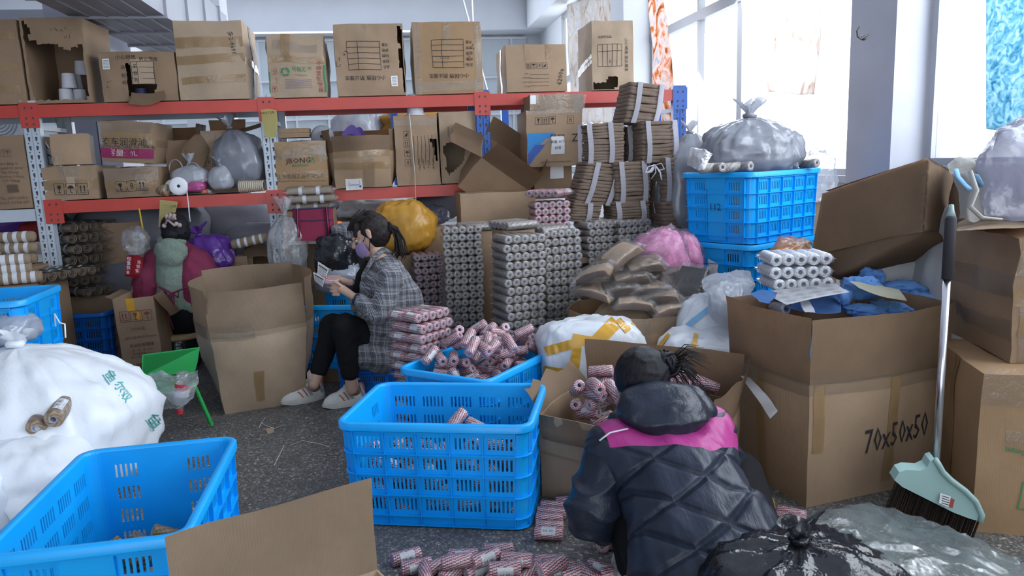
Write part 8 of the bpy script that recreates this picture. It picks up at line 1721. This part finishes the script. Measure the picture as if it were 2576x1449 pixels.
for s in (-1, 1):
    bm = bmesh.new(); tube(bm, [bagf(.75 + .06 * s, .99) + Vector((0, -.01, 0)), bagf(.75 + .07 * s, .6) + Vector((0, -.012, 0)), bagf(.75 + .08 * s, .12) + Vector((0, -.012, 0))], .013, 6, flat=.25); fin('strap', bm, mat('red_strap', (.35, .02, .06), .7), root, True)
    bm = bmesh.new()
    for e in (-1, 1): tube(bm, [bagf(.75 + .06 * s, .99) + Vector((.011 * e, -.013, 0)), bagf(.75 + .07 * s, .6) + Vector((.011 * e, -.015, 0)), bagf(.75 + .08 * s, .12) + Vector((.011 * e, -.015, 0))], .003, 5)
    fin('strap_edge', bm, NVT, root, True)
bm = bmesh.new(); tube(bm, [bagf(.75 + t * .2, .62) + Vector((0, -.004, 0)) for t in (-1.1, -.6, 0, .6, 1.1)], .003, 5); fin('pocket_trim', bm, NVT, root, True)
q = at(848, 570, 5.1); bm = bmesh.new(); lathe(bm, [(0, 0), (.030, 0), (.038, .085), (.035, .085), (.027, .005), (0, .005)], 20); o = fin('orange_cup', bm, mat('orange_plastic', (.85, .20, .02), .35), None, True); o.location = (q.x, q.y, zc_ + .03); o.rotation_euler = (R(10), R(28), 0); lab(o, 'orange plastic cup lying beside the tote bag', 'cup')
lump('checked_cloth', 'folded black and white checked cloth by the orange cup', (at(868, 590, 5.0).x, 5.05, zc_), .10, .09, .06, TWEED, 'cloth', seed=115)
for k, (x, y, Y, rz, t) in enumerate(((780, 478, 5.35, 100, 'short jute pack leaning on top by the tote bag, highest'), (790, 497, 5.35, 100, 'short jute pack behind the tote bag, middle'), (775, 515, 5.4, 100, 'short jute pack just above the tote bag'))):
    q = at(x, y, Y); place([PK_JUTE[2]], (q.x, q.y, q.z - .04), rz, t, None, 'cloth pack', (0, 0))
carton('plain carton behind the tote bag carrying jute packs', (at(785, 540, 5.5).x, 5.45, 0), .36, .25, at(785, 527, 5.4).z, 9, CARD2, res=3)
lumpat('clear_bag', 'clear plastic bag hanging before the rack post', 730, 690, 5.05, .13, .1, .20, CLEARBAG, 'bag', seed=116, ridge=.12, na=.16, knot=.015, tuft=(.1, .1))
carton('plain carton under the clear bag by the rack post', (at(730, 700, 5.1).x, 5.1, 0), .22, .2, at(730, 690, 5.05).z - .01, 9, CARD2, res=2)
lump('black_bag', 'black and white plastic bag stuffed under the cabinet top', (at(845, 660, 5.0).x, 5.0, at(845, 700, 5.0).z), .13, .13, .16, BLACKBAG, 'bag', seed=117, ridge=.12, na=.2)
lump('white_plastic_wrap', 'crumpled white plastic wrap under the black bag', (at(850, 690, 4.95).x, 4.98, at(845, 735, 4.95).z), .15, .13, .10, MATS['silver_film'], 'bag', seed=118, ridge=.14, na=.2)
carton('brown carton standing behind the seated woman beneath the plastic wrap', (at(835, 800, 5.26).x, 5.30, 0), .42, .2, at(845, 735, 4.95).z, 9, CARD4, res=4)
fold_('white leaflet with blue circles hanging over the cabinet edge', [[(830, 594, 5.0), (885, 592, 5.0)], [(858, 612, 4.97), (882, 605, 4.97)], [(865, 625, 4.96), (872, 618, 4.96)]], PAPER, .001, 'leaflet', 'leaflet')
YPL = mat('amber_parcel_film', (.50, .25, .03), .34, .15, 5, .4, 7, .012)
lump('amber_sack', 'large amber plastic sack behind the woman in the checked coat', (at(1020, 610, 5.3).x, 5.3, at(1020, 640, 5.2).z), .22, .18, .20, YPL, 'sack', seed=119, ridge=.07, na=.12, ex=.8, res=70)
carton('plain carton carrying the amber plastic sack', (at(1020, 660, 5.3).x, 5.32, 0), .42, .32, at(1020, 640, 5.2).z - .004, 9, CARD2, res=3)
carton('narrow brown carton between amber sack and grey stack', (at(1100, 610, 5.4).x, 5.4, 0), .2, .25, at(1100, 570, 5.4).z, 9, CARD4, res=3)
lumpat('pillow_sack', 'pale lilac stuffed sack behind the amber sack', 1090, 560, 6.3, .34, .24, .13, LCL, 'sack', seed=121, ridge=.04, tilt=(0, R(-12), 0))
lumpat('film_bag', 'bluish crinkled plastic bag beside the amber sack', 1090, 565, 5.9, .12, .1, .08, MATS['lilac_bag_film'], 'bag', seed=122, ridge=.16, na=.25)
lumpat('white_cloth_heap', 'heap of white cloth on the far table behind the seated woman', 985, 545, 7.35, .50, .3, .14, mat('white_cloth', (.58, .6, .62), .9), 'cloth', seed=123, ridge=.12, na=.2, res=70)
lumpat('white_cloth_heap', 'second heap of white cloth under the purple felt carton', 900, 525, 7.6, .35, .3, .10, MATS['white_cloth'], 'cloth', seed=124, ridge=.12, na=.2)
root = empty('long_table', (at(960, 560, 7.4).x, 7.45, 0), TH, 'long far table carrying white cloth behind the rack', 'table'); zt2 = at(960, 550, 7.4).z
bm = bmesh.new(); bx(bm, (-1.1, -.4, zt2 - .04), (1.0, .4, zt2)); fin('table_top', bm, MATS['pale_laminate'], root)
for x in (-1.0, .9): bm = bmesh.new(); bx(bm, (x, -.35, 0), (x + .06, .35, zt2 - .04)); fin('leg', bm, GREYSTEEL, root)
# blue-framed rack far behind and bags on it
root = empty('far_rack', (0, 0, 0), TH, 'second rack with blue frame standing behind the first one', 'rack')
for u in (.05, 1.15): bm = bmesh.new(); bx(bm, (u, 7.5, 0), (u + .07, 7.56, 2.1)); fin('post', bm, BLUESTEEL, root)
for z in (1.08, 1.62): bm = bmesh.new(); bx(bm, (.07, 7.5, z), (1.2, 7.54, z + .08)); fin('beam', bm, BLUESTEEL, root); bm = bmesh.new(); bx(bm, (.07, 7.54, z + .05), (1.2, 8.0, z + .07)); fin('deck_panel', bm, DARKSTEEL, root)
bm = bmesh.new(); beam(bm, (.1, 7.52, .9), (1.15, 7.52, .3), .04, .04); fin('brace', bm, BLUESTEEL, root)
lump('woven_sack', 'amber patterned sacks on the far blue rack under the top beam', U(.38, 7.75, 1.695), .46, .22, .13, YPL, 'sack', seed=126, ridge=.12, na=.16, rot=TH)
lump('white_sack', 'white bag at the end of the far blue rack', U(-.28, 7.7, 1.30), .26, .2, .36, MATS['white_bag_film'], 'bag', seed=127, ridge=.1, na=.16)
carton('far carton under the white bag beyond the racks', U(-.28, 7.72, 0), .5, .4, 1.29, 9, CARD2, res=3)
carton('small far carton seen above the purple felt carton', U(-1.05, 8.0, 1.42), .30, .3, .22, 20, CARD3, res=3)
carton('red-trimmed far carton seen above the purple felt carton', U(-.72, 8.0, 1.42), .2, .3, .22, 9, mat('red_carton', (.45, .04, .06), .6), res=3)
carton('tall plain carton far behind carrying two small ones', U(-.9, 8.05, 0), .9, .5, 1.415, 9, CARD2, res=3)
FCR = atv(722, 520, 9.3); FCR.z = 0; crate('far blue crate behind the rack post, lower one', tuple(FCR), 9); crate('far blue crate behind the rack post, middle one', (FCR[0], FCR[1], CH), 9); crate('far blue crate behind the rack post, top one', (FCR[0], FCR[1], 2 * CH), 9)
# wall fan unit seen behind the left rack bay
q = atv(18, 305, 8.0); root = empty('fan_unit', q, TH, 'white wall fan unit with round grille behind the left bay', 'fan')
bm = bmesh.new(); bx(bm, (-.32, -.05, -.2), (.26, .09, .2)); fin('casing', bm, WHITE, root)
for k in range(5): bm = bmesh.new(); tube(bm, [((.04 + .03 * k) * math.cos(a * .393) - .05, -.06, (.04 + .03 * k) * math.sin(a * .393)) for a in range(16)], .006, 5, closed=True); fin('grille_ring', bm, GREYSTEEL, root, True)
bm = bmesh.new(); tube(bm, [atv(250, 262, 6.6), atv(345, 306, 6.6)], .022, 8); lab(fin('white_pipe', bm, WHITE, None, True), 'slanting white pipe behind the lower shelf cartons', 'pipe')
# ================================================================ printed banners at the windows
def bannerm(nm, stops, sc, seed, trans=.5):
    m, nt, b = nodes_of(nm); co = objco(nt); mp_ = N(nt, 'ShaderNodeMapping'); mp_.inputs['Location'].default_value = (seed, seed * .7, 0); L(nt, co, mp_.inputs[0])
    n = N(nt, 'ShaderNodeTexNoise'); n.inputs['Scale'].default_value = sc; n.inputs['Detail'].default_value = 7; n.inputs['Distortion'].default_value = 1.2; L(nt, mp_.outputs[0], n.inputs['Vector'])
    c = ramp(nt, n.outputs[0], stops); nt.nodes.remove(b); d = N(nt, 'ShaderNodeBsdfDiffuse'); t = N(nt, 'ShaderNodeBsdfTranslucent'); L(nt, c, d.inputs[0]); L(nt, c, t.inputs[0]); x = N(nt, 'ShaderNodeMixShader'); x.inputs[0].default_value = trans
    L(nt, d.outputs[0], x.inputs[1]); L(nt, t.outputs[0], x.inputs[2]); L(nt, x.outputs[0], nt.nodes['Material Output'].inputs[0]); return m
BR1 = bannerm('autumn_print', [(.3, (.06, .03, .02)), (.42, (.32, .10, .03)), (.52, (.42, .33, .3)), (.7, (.15, .2, .26))], 5, 3); BR2 = bannerm('faded_print', [(.25, (.26, .14, .09)), (.42, (.5, .44, .40)), (.6, (.58, .57, .59)), (.75, (.30, .33, .38))], 4, 8, .65); BR3 = bannerm('fir_print', [(.3, (.03, .14, .26)), (.45, (.12, .34, .48)), (.6, (.30, .50, .58)), (.75, (.5, .58, .62))], 22, 5, .7)
def banner(label, rows, m, u=None, amp=.02):
    P = [[atu(x, y, uu) for x, y, uu in r] for r in rows]; o = drape('printed_banner', label, 'banner', P, m, .002, 20, 20, amp, 3, len(bpy.data.objects)); return o
banner('faded winter-print banner hanging in the far window behind the last carton', [[(1425, 12, 3.15), (1500, -10, 3.15), (1565, -30, 3.15)], [(1430, 160, 3.15), (1500, 160, 3.15), (1560, 160, 3.15)], [(1440, 310, 3.15), (1500, 310, 3.15), (1556, 310, 3.15)]], BR2)
banner('orange and brown printed banner hanging beside the white pillar', [[(1632, -10, 2.85), (1650, -10, 2.85), (1668, -10, 2.85)], [(1640, 130, 2.85), (1662, 130, 2.85), (1688, 130, 2.85)], [(1645, 310, 2.85), (1675, 310, 2.85), (1698, 300, 2.85)]], BR1)
banner('pale sun-bleached printed banner across the middle window', [[(1862, -20, 3.15), (1960, -30, 3.15), (2050, -40, 3.15)], [(1872, 100, 3.13), (1960, 100, 3.13), (2065, 90, 3.13)], [(1885, 225, 3.13), (1960, 235, 3.15), (2050, 240, 3.13)]], BR2, amp=.012)
banner('blue fir-needle printed banner in the nearest window', [[(2480, -30, 3.15), (2530, -40, 3.15), (2640, -60, 3.15)], [(2480, 160, 3.15), (2535, 160, 3.15), (2640, 160, 3.15)], [(2482, 325, 3.15), (2535, 330, 3.15), (2640, 335, 3.15)]], BR3, amp=.006)
